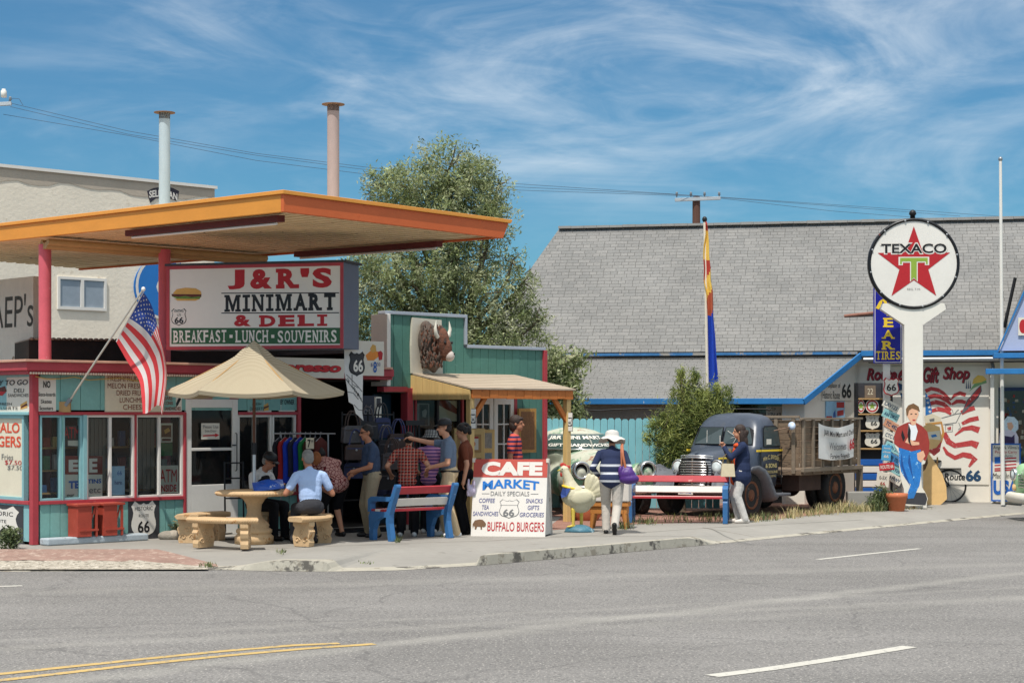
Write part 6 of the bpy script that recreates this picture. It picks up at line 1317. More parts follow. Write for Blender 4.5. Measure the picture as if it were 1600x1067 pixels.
for i in range(5): mb.tube([(.62-.03*i,-.42,.50+i*.055),(.80-.04*i,0,.50+i*.055),(.62-.03*i,.42,.50+i*.055)], .017, m_dmetal, 6)
mb.build('grille', car)
mb = MB(); mb.tube([(.5,-.86,.5),(.78,-.6,.5),(.9,0,.5),(.78,.6,.5),(.5,.86,.5)], .06, m_chrome, 10, flat=1.4); mb.build('bumper', car)
mb = MB(); mb.tube([ellpos((-.15,0,.80),(.95,.50,.36),0,e,1.02) for e in (.3,.6,.9,1.2,1.5)]+[(-.9,0,1.19)], .012, m_black, 6); mb.build('hood_seam', car)
mb = MB(); mb.box(.86,.875,-.2,.2,.56,.70,M("pink_grey_plate",(206,196,190),.5,.1,8)); mb.build('licence_plate', car)
# ---- pale green pickup entering at the right edge
m_mint = M("mint_paint", (150, 190, 146), .35, .08, 2, wear=((170, 200, 168), .64, 3))
g_ = G(1604, 806); pu = thing('pickup_truck', "pale mint green pickup cut off by the right picture edge", 'pickup', (g_.x+1.05, g_.y+.75, -.125), R(188))
pr = [('e', (.15,0,.86), (.8,.66,.32), None, m_mint), ('e', (.35,.66,.80), (.55,.2,.3), None, m_mint), ('e', (.35,-.66,.80), (.55,.2,.3), None, m_mint), ('e', (.72,.52,.72), (.16,.30,.34), None, m_mint), ('e', (.72,-.52,.72), (.16,.30,.34), None, m_mint), ('e', (.70,0,.7), (.14,.6,.30), None, m_mint), ('c', (-.5,0,.84), (.3,0,.86), .34, .3, m_mint)]
fuse(pr, .03, 'body', pu, smooth=3)
mb = MB(); loft(mb, [(.5,-1.75,-.30,.70,7),(.95,-1.75,-.30,.74,7),(1.14,-1.75,-.36,.74,7),(1.22,-1.75,-.45,.73,7),(1.45,-1.72,-.62,.68,6),(1.6,-1.68,-.72,.62,5),(1.68,-1.6,-.85,.5,4),(1.72,-1.4,-1.0,.25,3)], m_mint, 40); mb.build('cab', pu)
mb = MB(); mb.box(-3.7,-1.82,-.74,.74,.55,.62,m_mint); mb.box(-3.7,-1.82,-.74,-.69,.62,1.02,m_mint); mb.box(-3.7,-1.82,.69,.74,.62,1.02,m_mint); mb.box(-3.75,-3.7,-.74,.74,.55,1.02,m_mint); mb.build('bed', pu, bevel=.015)
for sg in (1, -1):
    mb = MB(); fp2 = [(-1.02+1.64*0+(-2.6)+.5*math.cos(math.pi*i/10), .36+.48*math.sin(math.pi*i/10)) for i in range(11)]; fender(mb, [(x_+1.02, z_) for x_, z_ in fp2], sg*.78, .16, .05, m_mint); mb.build('fender', pu)
    f_ = [0,1,2,3] if sg < 0 else [3,2,1,0]; mb = MB(); mb.add([(-1.55,sg*.745,1.24),(-.78,sg*.745,1.24),(-.90,sg*.685,1.54),(-1.52,sg*.685,1.54)], [f_], m_carglass); mb.build('side_window', pu)
for sg in (1, -1):
    T = Matrix.Translation((.84, sg*.60, .84)) @ Matrix.Rotation(R(90), 4, 'Y'); mb = MB(); mb.lathe([(.115,-.08),(.12,.05),(.10,.07),(.09,.05)], m_chrome, 24, T=T); hl = mb.build('headlight', pu); mb = MB(); mb.lathe([(.1,.04),(.06,.07),(.0,.08)], m_lens, 20, T=T); mb.build('lens', hl)
    T = Matrix.Translation((.84, sg*.58, .60)) @ Matrix.Rotation(R(90), 4, 'Y'); mb = MB(); mb.lathe([(.06,-.05),(.065,.05),(.0,.07)], M("amber_lamp", (206, 170, 120), .2, .06, 8), 18, T=T); mb.build('parking_light', pu)
    vwheel(pu, .2, sg*.7, .36, .2, m_chrome); vwheel(pu, -2.6, sg*.7, .36, .2, m_chrome)
mb = MB(); mb.tube([(.75,-.9,.42),(.92,-.7,.42),(.98,0,.42),(.92,.7,.42),(.75,.9,.42)], .075, m_offw, 10, flat=1.3); mb.build('bumper', pu)
mb = MB()
for i in range(5): mb.tube([(.86,-.42,.62+i*.055),(.88,.42,.62+i*.055)], .014, m_chrome, 6)
mb.build('grille', pu)
mb = MB(); mb.add([(-.455,-.60,1.25),(-.455,.60,1.25),(-.655,.54,1.52),(-.655,-.54,1.52)], [(0,1,2,3)], m_carglass); mb.build('windshield', pu)

# ================================================================== pavement furniture
m_bblue = M("blue_bench_paint", (56, 108, 160), .5, .14, 5, wear=((150, 176, 196), .62, 5), wear2=((34, 40, 60), .66, 7)); m_bred = M("red_slat_paint", (178, 54, 62), .5, .12, 5, wear=((214, 160, 150), .66, 9)); m_bwh = M("white_slat_paint", (222, 214, 204), .5, .06, 5, wear=((176, 162, 146), .64, 8))
def bench(label, loc, rz, L):
    b = thing('park_bench', label, 'bench', loc, rz, 'red white and blue benches')
    for sg in (-1, 1):
        mb = MB(); mb.T = Matrix.Translation((sg*(L/2-.05), 0, 0)) @ Matrix.Rotation(R(90), 4, 'Z')
        mb.prism([(.13,0),(.215,0),(.16,.26),(.165,.40),(.335,.80),(.325,.835),(.28,.84),(.255,.80),(.09,.44),(.075,.28)], -.042, .042, m_bblue)
        mb.prism([(-.32,0),(-.235,0),(-.225,.16),(-.16,.29),(-.05,.345),(.09,.35),(.09,.43),(-.30,.43),(-.34,.36)], -.039, .039, m_bblue)
        mb.prism([(-.35,.42),(-.285,.42),(-.285,.54),(-.23,.58),(.15,.585),(.20,.62),(.19,.65),(-.28,.645),(-.35,.60)], -.047, .047, m_bblue)
        mb.build('end_frame', b, bevel=.014)
    sl = [((-.325,-.215),(.425,.462),m_bred),((-.2,-.09),(.425,.462),m_bwh),((-.075,.035),(.425,.462),m_bred)]
    for (y0,y1),(z0_,z1_),m in sl: mb = MB(); mb.box(-L/2+.02, L/2-.02, y0, y1, z0_, z1_, m); mb.build('seat_slat', b, bevel=.006)
    for t, m in ((.32, m_bwh), (.78, m_bred)):
        yb, zb3 = .13+.16*t-.03, .44+.39*t; mb = MB(); mb.bar((-L/2+.02, yb, zb3), (L/2-.02, yb, zb3), .032, .115, m, up=(0, .38, .92)); mb.build('back_slat', b, bevel=.006)
    return b
bench("red white and blue bench seen from behind next to the cafe board", (-1.46, 27.36, 0), R(222), 1.2)
bench("red white and blue bench facing the road in front of the old truck", (2.86, 31.5, 0), R(-10), 1.72)
# ---- cafe sandwich board
lp = G(735, 837.5); cafe = thing('sandwich_board', "white folding sandwich board headed CAFE MARKET in red and blue", 'sign board', (lp.x+.57, lp.y-.06, 0), R(-10))
m_cfred = M("cafe_red", (188, 78, 66), .6, .1, 5, wear=((214, 196, 186), .66, 9)); m_cfw = M("cafe_white", (222, 216, 208), .55, .04, 2, wear=((200, 194, 186), .68, 6)); m_cfb = M("cafe_blue", (24, 112, 192), .5, .06, 6); m_bis = M("bison_brown", (112, 82, 58), .7, .2, 12)
PW, PH, tl = 1.15, 1.2, R(13)
mb = MB(); mb.box(-PW/2, PW/2, 0, .025, 0, PH, m_cfw); fp_ = mb.build('front_panel', cafe); fp_.rotation_euler = (-tl, 0, 0)
mb = MB(); mb.box(-PW/2, PW/2, -.025, 0, 0, PH, M("grey_white_back_panel", (200, 194, 186), .7, .1, 4, wear=((150, 140, 128), .62, 5))); bp_ = mb.build('back_panel', cafe); bp_.location = (.03, 2*PH*math.sin(tl)+.03, 0); bp_.rotation_euler = (tl, 0, 0)
mb = MB()
for sg in (-1, 1): mb.box(sg*PW/2-.02, sg*PW/2+.02, PH*math.sin(tl)-.03, PH*math.sin(tl)+.07, PH*math.cos(tl)-.05, PH*math.cos(tl)+.012, m_offw)
mb.build('hinge', cafe)
mb = MB(); 
for sg in (1,): mb.add([(PW/2-.02,.04,.02),(PW/2+.01,2*PH*math.sin(tl)+.0,.02),(PW/2-.02,PH*math.sin(tl)+.02,PH*math.cos(tl)-.06)], [(0,1,2)], M("side_cloth", (206, 202, 196), .8, .08, 3, wear=((160, 152, 142), .6, 4)))
mb.build('side_cover', cafe)
def cx(px, py): return (px-(735+12*(837-py)/120))/115*PW-PW/2
def cz_(py): return (837.5-py)/120.5*PH
def ct(l, t, x0, y0, x1, y1, m, y=-.005, **kw): c = (y0+y1)/2; l.text(t, cx(x0, c), cx(x1, c), cz_(y1), cz_(y0), m, y, **kw)
l = MB(); l.poly([(-PW/2,cz_(745.5)),(PW/2,cz_(745.5)),(PW/2,PH),(-PW/2,PH)], m_cfred, -.003)
ct(l, "CAFE", 758, 721, 853, 743, m_cfw, -.006, bold=.06); ct(l, "MARKET", 758, 752, 846, 766, m_cfb, -.005, bold=.028, arch=.035)
ct(l, "DAILY SPECIALS", 770, 767.5, 830, 774.5, m_greytx); l.poly([(cx(756,771),cz_(771.6)),(cx(768,771),cz_(771.6)),(cx(768,771),cz_(770.9)),(cx(756,771),cz_(770.9))], m_greytx, -.004); l.poly([(cx(832,771),cz_(771.6)),(cx(844,771),cz_(771.6)),(cx(844,771),cz_(770.9)),(cx(832,771),cz_(770.9))], m_greytx, -.004)
for t, a, b_, y_ in (("COFFEE",751,776,782),("TEA",755,766,792.5),("SANDWICHES",740.5,780,802.5),("SNACKS",824,850,782),("GIFTS",826,844,792.5),("GROCERIES",813,850.5,803.5)): ct(l, t, a, y_-3.4, b_, y_+3.4, m_navytx, shear=.12, bold=.008)
c = 794.5; X0, X1 = cx(782, c), cx(813, c); l.poly(shield_pts(X0, X1, cz_(809.5), cz_(779.5)), m_greytx, -.004); l.poly(shield_pts(X0, X1, cz_(809.5), cz_(779.5), .07), m_cfw, -.006)
l.poly([(cx(783.5,789),cz_(789.4)),(cx(811.5,789),cz_(789.4)),(cx(811.5,789),cz_(788.8)),(cx(783.5,789),cz_(788.8))], m_greytx, -.008); ct(l, "66", 787.5, 795, 805, 806.5, m_greytx, -.008, bold=.03)
ct(l, "BUFFALO BURGERS", 762, 815, 849.5, 829.5, m_redtx, bold=.008)
bs = [(739,826),(739,819),(743,813),(750,811.5),(755,812),(758,815),(760,818),(759,822),(756,823.5),(754,822.5),(753,827),(751,827),(751,823),(746,822.5),(744,827),(742,827),(742,823),(740.5,821)]
l.poly([(cx(a, b_), cz_(b_)) for a, b_ in bs], m_bis, -.005); l.build('lettering', fp_)
# ---- rooster statue
m_crm = M("cream_fibreglass", (206, 200, 172), .5, .07, 4, .25, 12, wear=((196, 188, 150), .63, 7)); m_comb = M("comb_red", (186, 58, 48), .5, .12, 8); m_leg = M("yellow_leg", (218, 192, 84), .5, .1, 8); m_rock = M("blue_rock", (70, 116, 134), .5, .25, 5, .5, 14, wear=((160, 186, 192), .6, 6)); m_scarf = M("blue_scarf", (52, 76, 142), .7, .12, 9, wear=((220, 226, 232), .66, 16))
g_ = G(905, 831); 
pr = [('c', (-.22,0,.96), (-.16,0,.80), .058, .085, m_crm), ('c', (-.16,0,.80), (-.10,0,.62), .085, .15, m_crm), ('e', (-.10,0,.58), (.19,.16,.18), None, m_crm), ('e', (.03,0,.52), (.24,.165,.17), None, m_crm), ('e', (.02,0,.42), (.17,.13,.12), None, m_crm),
      ('e', (-.235,0,.985), (.07,.055,.06), None, m_crm), ('c', (-.29,0,.98), (-.35,0,.965), .025, .006, m_leg)]
for i in range(7): a = .25+i*.2; pr.append(('e', (.12+.19*math.cos(a)*1.1, 0, .56+.25*math.sin(a)*.9), (.15,.045+.008*(i%2),.062), Matrix.Rotation(-a, 3, 'Y'), m_crm))
for sg in (-1, 1): pr += [('e', (.05,sg*.14,.55), (.18,.045,.11), Matrix.Rotation(R(-12),3,'Y'), m_crm)]
for i in range(5): pr.append(('e', (-.285+i*.03, 0, 1.045+.022*math.sin(i*1.2+.5)), (.022,.012,.035), None, m_comb))
pr += [('e', (-.285,.0,.91), (.02,.025,.045), None, m_comb)]
for x_, y_ in ((-.09,-.07), (.03,.06)): pr += [('c', (x_,y_,.36), (x_,y_,.1), .035, .024, m_leg), ('c', (x_,y_,.1), (x_-.09,y_-.03,.09), .022, .012, m_leg), ('c', (x_,y_,.1), (x_-.09,y_+.04,.09), .022, .012, m_leg), ('c', (x_,y_,.1), (x_+.06,y_,.09), .02, .01, m_leg)]
rs_ = fuse(pr, .009, 'rooster_statue', None, (g_.x, g_.y, 0), R(-6)); tag(rs_, "cream fibreglass rooster statue with a blue scarf beside the sandwich board", 'statue')
mb = MB(); mb.ell((0,0,.0), (.24,.17,.12), m_rock, 20, 12); mb.v = [(x_+.012*math.sin(z_*60+y_*30), y_+.012*math.sin(x_*40), max(z_, .0)) for x_, y_, z_ in mb.v]; mb.build('rock_base', rs_)
mb = MB(); mb.tube([(-.135+.125*math.cos(i*math.pi/12), .125*math.sin(i*math.pi/12), .70-.06*math.cos(i*math.pi/12)*.5) for i in range(25)], .02, m_yell, 8, cap=False); mb.add([(-.26,-.06,.70),(-.20,-.13,.69),(-.12,-.155,.70),(-.19,-.17,.57),(-.27,-.12,.54),(-.29,-.05,.60)], [(0,1,2,3,4,5)], m_scarf); mb.add([(-.26,-.06,.70),(-.29,-.05,.6),(-.27,.08,.57),(-.25,.07,.7)], [(0,1,2,3)], m_scarf); mb.build('scarf', rs_)
for sg in (-1, 1): mb = MB(); mb.ell((-.265, sg*.045, .995), (.01,.01,.012), m_black); mb.build('eye', rs_)
# ---- little timber stool table
g_ = G(955, 826); st_ = thing('wooden_stool', "small orange brown wooden stool with a white cloth top behind the walking woman", 'stool', (g_.x-.02, g_.y+.1, 0), R(-10))
m_owood = M("varnished_orange_wood", (186, 122, 60), .5, .2, 4, .1, 20, stretch=(1, 1, .2), wear=((120, 70, 34), .62, 6))
mb = MB(); mb.box(-.33, .33, -.2, .2, .36, .44, m_owood); mb.box(-.3, .3, -.17, .17, .24, .36, m_owood); mb.build('seat', st_, bevel=.015)
mb = MB(); mb.box(-.09, .09, -.18, -.172, .26, .34, m_grill); mb.build('drawer_opening', st_)
mb = MB(); mb.box(-.36, .34, -.22, .22, .445, .75, M("white_cloth_box", (214, 206, 198), .8, .06, 4)); mb.build('cloth_box', st_, bevel=.02)
for x_ in (-.28, .28):
    for y_ in (-.15, .15): mb = MB(); mb.tube([(x_*.9, y_*.9, .25), (x_, y_, .04), (x_, y_, 0)], [.045, .028, .024], m_owood, 8); mb.build('leg', st_)
# ---- stone table, curved benches and parasol
m_stone = M("honey_cast_stone", (200, 168, 128), .8, .14, 4, .35, 22, wear=((176, 124, 72), .6, 6)); TC = V((-3.72, 26.5, 0))
tb = thing('stone_table', "round honey coloured cast stone table under the parasol", 'table', TC)
mb = MB(); prof = [(.0,.69),(.50,.69),(.545,.70),(.56,.725),(.545,.755),(.52,.765),(.0,.77)]; mb.lathe(prof, m_stone, 48)
for i in range(72): a = i*2*math.pi/72; mb.ell((.55*math.cos(a), .55*math.sin(a), .728), (.016,.016,.02), m_stone, 6, 4)
mb.build('tabletop', tb)
mb = MB(); mb.lathe([(.0,0),(.28,0),(.28,.10),(.25,.13),(.24,.15),(.26,.16),(.26,.20),(.21,.23),(.22,.27),(.19,.31),(.125,.36),(.10,.46),(.11,.56),(.16,.64),(.24,.69),(.0,.69)], m_stone, 32); mb.build('pedestal', tb)
def stonebench(ang, label):
    b = thing('stone_bench', label, 'bench', TC, R(ang), 'curved stone benches round the table')
    ri, ro_, h = .80, 1.13, .42; half = R(30); n_ = 16; mb = MB(); vs = []
    prof = [(ri+.02,h-.075),(ro_-.02,h-.075),(ro_,h-.05),(ro_,h-.02),(ro_-.02,h),(ri+.02,h),(ri,h-.02),(ri,h-.05)]
    for i in range(n_+1):
        a = -half+2*half*i/n_
        for r_, z_ in prof: vs.append((r_*math.cos(a), r_*math.sin(a), z_))
    q = len(prof); fs = [(i*q+j, i*q+(j+1)%q, (i+1)*q+(j+1)%q, (i+1)*q+j) for i in range(n_) for j in range(q)]+[tuple(range(q-1,-1,-1)), tuple(n_*q+j for j in range(q))]
    mb.add(vs, fs, m_stone)
    for i in range(34): a = -half+2*half*(i+.5)/34; mb.ell((ro_*math.cos(a), ro_*math.sin(a), h-.035), (.014,.014,.018), m_stone, 6, 4)
    mb.build('seat', b, bevel=.006)
    for sg in (-1, 1):
        a = sg*R(20); mb = MB(); mb.T = Matrix.Rotation(a, 4, 'Z') @ Matrix.Translation((.965, 0, 0)) @ Matrix.Rotation(R(0), 4, 'Z')
        out = [(-.14,0),(.14,0),(.15,.06),(.13,.11),(.15,.15),(.165,.21),(.13,.26),(.155,.29),(.155,.345),(-.155,.345),(-.155,.29),(-.12,.26),(-.145,.2),(-.165,.13),(-.15,.06)]
        mb.prism(out, -.055, .055, m_stone)
        for s2 in (-1, 1):
            for cx2, cz2, rr_ in ((.07,.09,.045), (-.07,.09,.045), (0,.2,.05)):
                mb.tube([(cx2+rr_*(1-t/16)*math.cos(t*.55), s2*.058, cz2+rr_*(1-t/16)*math.sin(t*.55)) for t in range(14)], .011, m_stone, 6)
        mb.build('leg', b, bevel=.01)
    return b
stonebench(251, "curved stone bench nearest the road on the table's left side"); stonebench(344, "curved stone bench on which the man in the pale blue shirt sits"); stonebench(153, "curved stone bench behind the table by the white door"); stonebench(68, "curved stone bench on which the man in the dark vest sits")
def canvas_mat():
    m, n, l, b = newmat("striped_canvas"); tcn = n.new("ShaderNodeTexCoord"); sp = n.new("ShaderNodeSeparateXYZ"); l.new(tcn.outputs['UV'], sp.inputs[0])
    k = n.new("ShaderNodeMath"); k.operation = 'MULTIPLY'; k.inputs[1].default_value = 40; l.new(sp.outputs[1], k.inputs[0]); fr = n.new("ShaderNodeMath"); fr.operation = 'FRACT'; l.new(k.outputs[0], fr.inputs[0])
    s_ = rng(n, l, fr.outputs[0], .62, .72, 0, 1); c = mixc(n, l, s_, col((190, 178, 152)), col((150, 134, 110))); l.new(c, b.inputs['Base Color']); b.inputs['Roughness'].default_value = .9
    t = n.new("ShaderNodeBsdfTranslucent"); l.new(c, t.inputs[0]); mx = n.new("ShaderNodeMixShader"); mx.inputs[0].default_value = .15; out = n["Material Output"]; l.new(b.outputs[0], mx.inputs[1]); l.new(t.outputs[0], mx.inputs[2]); l.new(mx.outputs[0], out.inputs[0]); return m
um = thing('parasol', "large beige striped canvas parasol over the stone table", 'parasol', TC)
def canopy_obj():
    NS, NR, NT = 6, 14, 12; vs, uv, fs = [], [], []
    Rm, zr, za = 1.30, 2.19, 2.87
    for s_ in range(NS):
        base = len(vs); a0, a1 = s_*2*math.pi/NS+R(2), (s_+1)*2*math.pi/NS+R(2)
        for i in range(NR+1):
            t = i/NR
            for j in range(NT+1):
                u = j/NT; p = V((math.cos(a0), math.sin(a0))).lerp(V((math.cos(a1), math.sin(a1))), u)
                rim = 4*u*(1-u); r_ = Rm*t; k = 1-.07*rim*t
                z_ = za-(za-zr)*(t**.95)-.05*rim*t**2-.03*math.sin(math.pi*t)-.03*rim*math.sin(math.pi*t)+(.035 if t < .22 else 0)*(1-t/.22)+(0.02 if t < .2 else 0)
                vs.append((p.x*r_*k, p.y*r_*k, z_)); uv.append((u, t))
        for i in range(NR):
            for j in range(NT): q = base+i*(NT+1)+j; fs.append((q, q+1, q+NT+2, q+NT+1))
        b2 = len(vs)
        for i in range(2):
            for j in range(NT+1):
                q = vs[base+NR*(NT+1)+j]; vs.append((q[0]*(1.0-.012*i), q[1]*(1.0-.012*i), q[2]-.055*i)); uv.append((j/NT, 1.0+.06*i))
        for j in range(NT): fs.append((b2+j, b2+j+1, b2+NT+2+j, b2+NT+1+j))
    me = bpy.data.meshes.new('canopy'); me.from_pydata(vs, [], fs); me.materials.append(canvas_mat()); L = me.uv_layers.new(name='UVMap')
    for p in me.polygons:
        p.use_smooth = True
        for li in p.loop_indices: L.data[li].uv = uv[me.loops[li].vertex_index]
    o = bpy.data.objects.new('canvas', me); COL.objects.link(o); o.parent = um
    return o
cv = canopy_obj()
mb = MB()
for i in range(6): a = i*math.pi/3+R(2); mb.tube([(.03*math.cos(a), .03*math.sin(a), 2.8), (1.28*math.cos(a), 1.28*math.sin(a), 2.165)], .011, m_wood, 6)
mb.build('ribs', um)
mb = MB(); mb.tube([(0,0,.15),(0,0,1.35)], .026, M("silver_parasol_pole", (196, 198, 200), .3, .06, 6, metal=.6), 12); lo_ = mb.build('lower_pole', um)
mb = MB(); mb.tube([(0,0,1.33),(0,0,2.84)], .022, M("dark_wood_pole", (92, 58, 40), .6, .2, 4), 12); mb.tube([(0,0,1.28),(0,0,1.45)], .036, m_dmetal, 12); mb.build('upper_pole', um)
mb = MB(); mb.lathe([(.05,0),(.035,.03),(.02,.05),(.0,.08)], M("finial_wood", (150, 110, 70), .6), 12, (0,0,2.85)); mb.build('finial', um)
# snack bag on the table
mb = MB(); vs = []; nx, ny = 14, 8
for s_ in (1, -1):
    for j in range(ny+1):
        for i in range(nx+1):
            u, v = i/nx*2-1, j/ny*2-1; puff = .055*(1-u**4)*(1-v**4)*(1+.25*math.sin(u*6+v*3)); vs.append((u*.22, v*.13, s_*puff))
q = (nx+1)*(ny+1); fs = [(j*(nx+1)+i, j*(nx+1)+i+1, (j+1)*(nx+1)+i+1, (j+1)*(nx+1)+i) for j in range(ny) for i in range(nx)]; mb.add(vs, fs+[tuple(q+k for k in f[::-1]) for f in fs], M("blue_foil", (34, 84, 176), .3, .2, 6, wear=((200, 210, 220), .6, 7)), True)
o = mb.build('snack_bag', None, (TC.x+.22, TC.y-.12, .84)); o.rotation_euler = (R(28), R(-6), R(12)); tag(o, "puffy blue snack bag lying on the stone table", 'snack bag')
# red stools on the grey step, step, hand truck
stp = FS.at(58, 845); mb = MB(); s0_, s1_ = S(59)-.02, S(214); mb.box(s0_, s1_, -.32, -.08, 0, .10, M("pale_blue_concrete", (168, 178, 184), .85, .12, 3, .3, 20, wear=((130, 130, 130), .62, 4))); o = mb.build('concrete_step', None, FS.world(0), FS.a, bevel=.02); tag(o, "low blue grey concrete step along the shop front", 'step')
m_rstool = M("chipped_red_paint", (168, 68, 52), .55, .14, 6, wear=((222, 196, 160), .63, 6))
def rstool(label, s_):
    t = thing('red_stool', label, 'stool', FS.world(s_, -.2, .10), FS.a); w_ = .33
    mb = MB(); mb.box(-w_/2-.02, w_/2+.02, -.16, .14, .44, .475, m_rstool); mb.build('top', t, bevel=.006)
    mb = MB(); mb.box(-w_/2, -w_/2+.03, -.13, .13, 0, .44, m_rstool); mb.build('side_panel', t, bevel=.004); mb = MB(); mb.box(-w_/2, w_/2-.1, -.14, -.13, 0, .44, m_rstool); mb.build('front_panel', t, bevel=.004)
    mb = MB(); mb.bar((w_/2-.02,-.13,0),(w_/2-.02,-.13,.44),.03,.03,m_rstool); mb.bar((w_/2-.02,.13,0),(w_/2-.02,.13,.44),.03,.03,m_rstool); mb.bar((w_/2-.03,-.12,.44),(w_/2-.12,-.12,.2),.02,.02,m_rstool); mb.build('leg', t)
    mb = MB(); mb.box(-w_/2+.03, w_/2+.01, -.15, -.1, .08, .11, m_rstool); mb.build('foot_rail', t); return t
rstool("chipped red painted stool nearer the corner post", S(118)); rstool("chipped red painted stool nearer the 66 shield", S(158))
ht = G(366, 842); h_ = thing('hand_truck', "black hand truck with small wheels behind the stone bench", 'hand truck', (ht.x, ht.y+.1, 0), R(20))
mb = MB()
for x_ in (-.14, .14): mb.tube([(x_,.05,.1),(x_,.12,1.15)], .014, m_dmetal, 8)
for z_ in (.3,.6,.9,1.13): mb.tube([(-.14,.06+z_*.06,z_),(.14,.06+z_*.06,z_)], .011, m_dmetal, 8)
mb.build('frame', h_)
mb = MB(); mb.box(-.2,.2,-.2,.05,.02,.03,m_metal); mb.build('toe_plate', h_)
for x_ in (-.2, .2): mb = MB(); T = Matrix.Translation((x_,.1,.11)) @ Matrix.Rotation(R(90),4,'Y'); mb.lathe([(.0,-.03),(.06,-.03),(.105,-.02),(.11,0),(.105,.02),(.06,.03),(.0,.03)], m_black, 22, T=T); w2 = mb.build('wheel', h_); mb = MB(); mb.lathe([(.0,-.035),(.065,-.034),(.065,.034),(.0,.035)], m_offw, 18, T=T); mb.build('rim', w2)
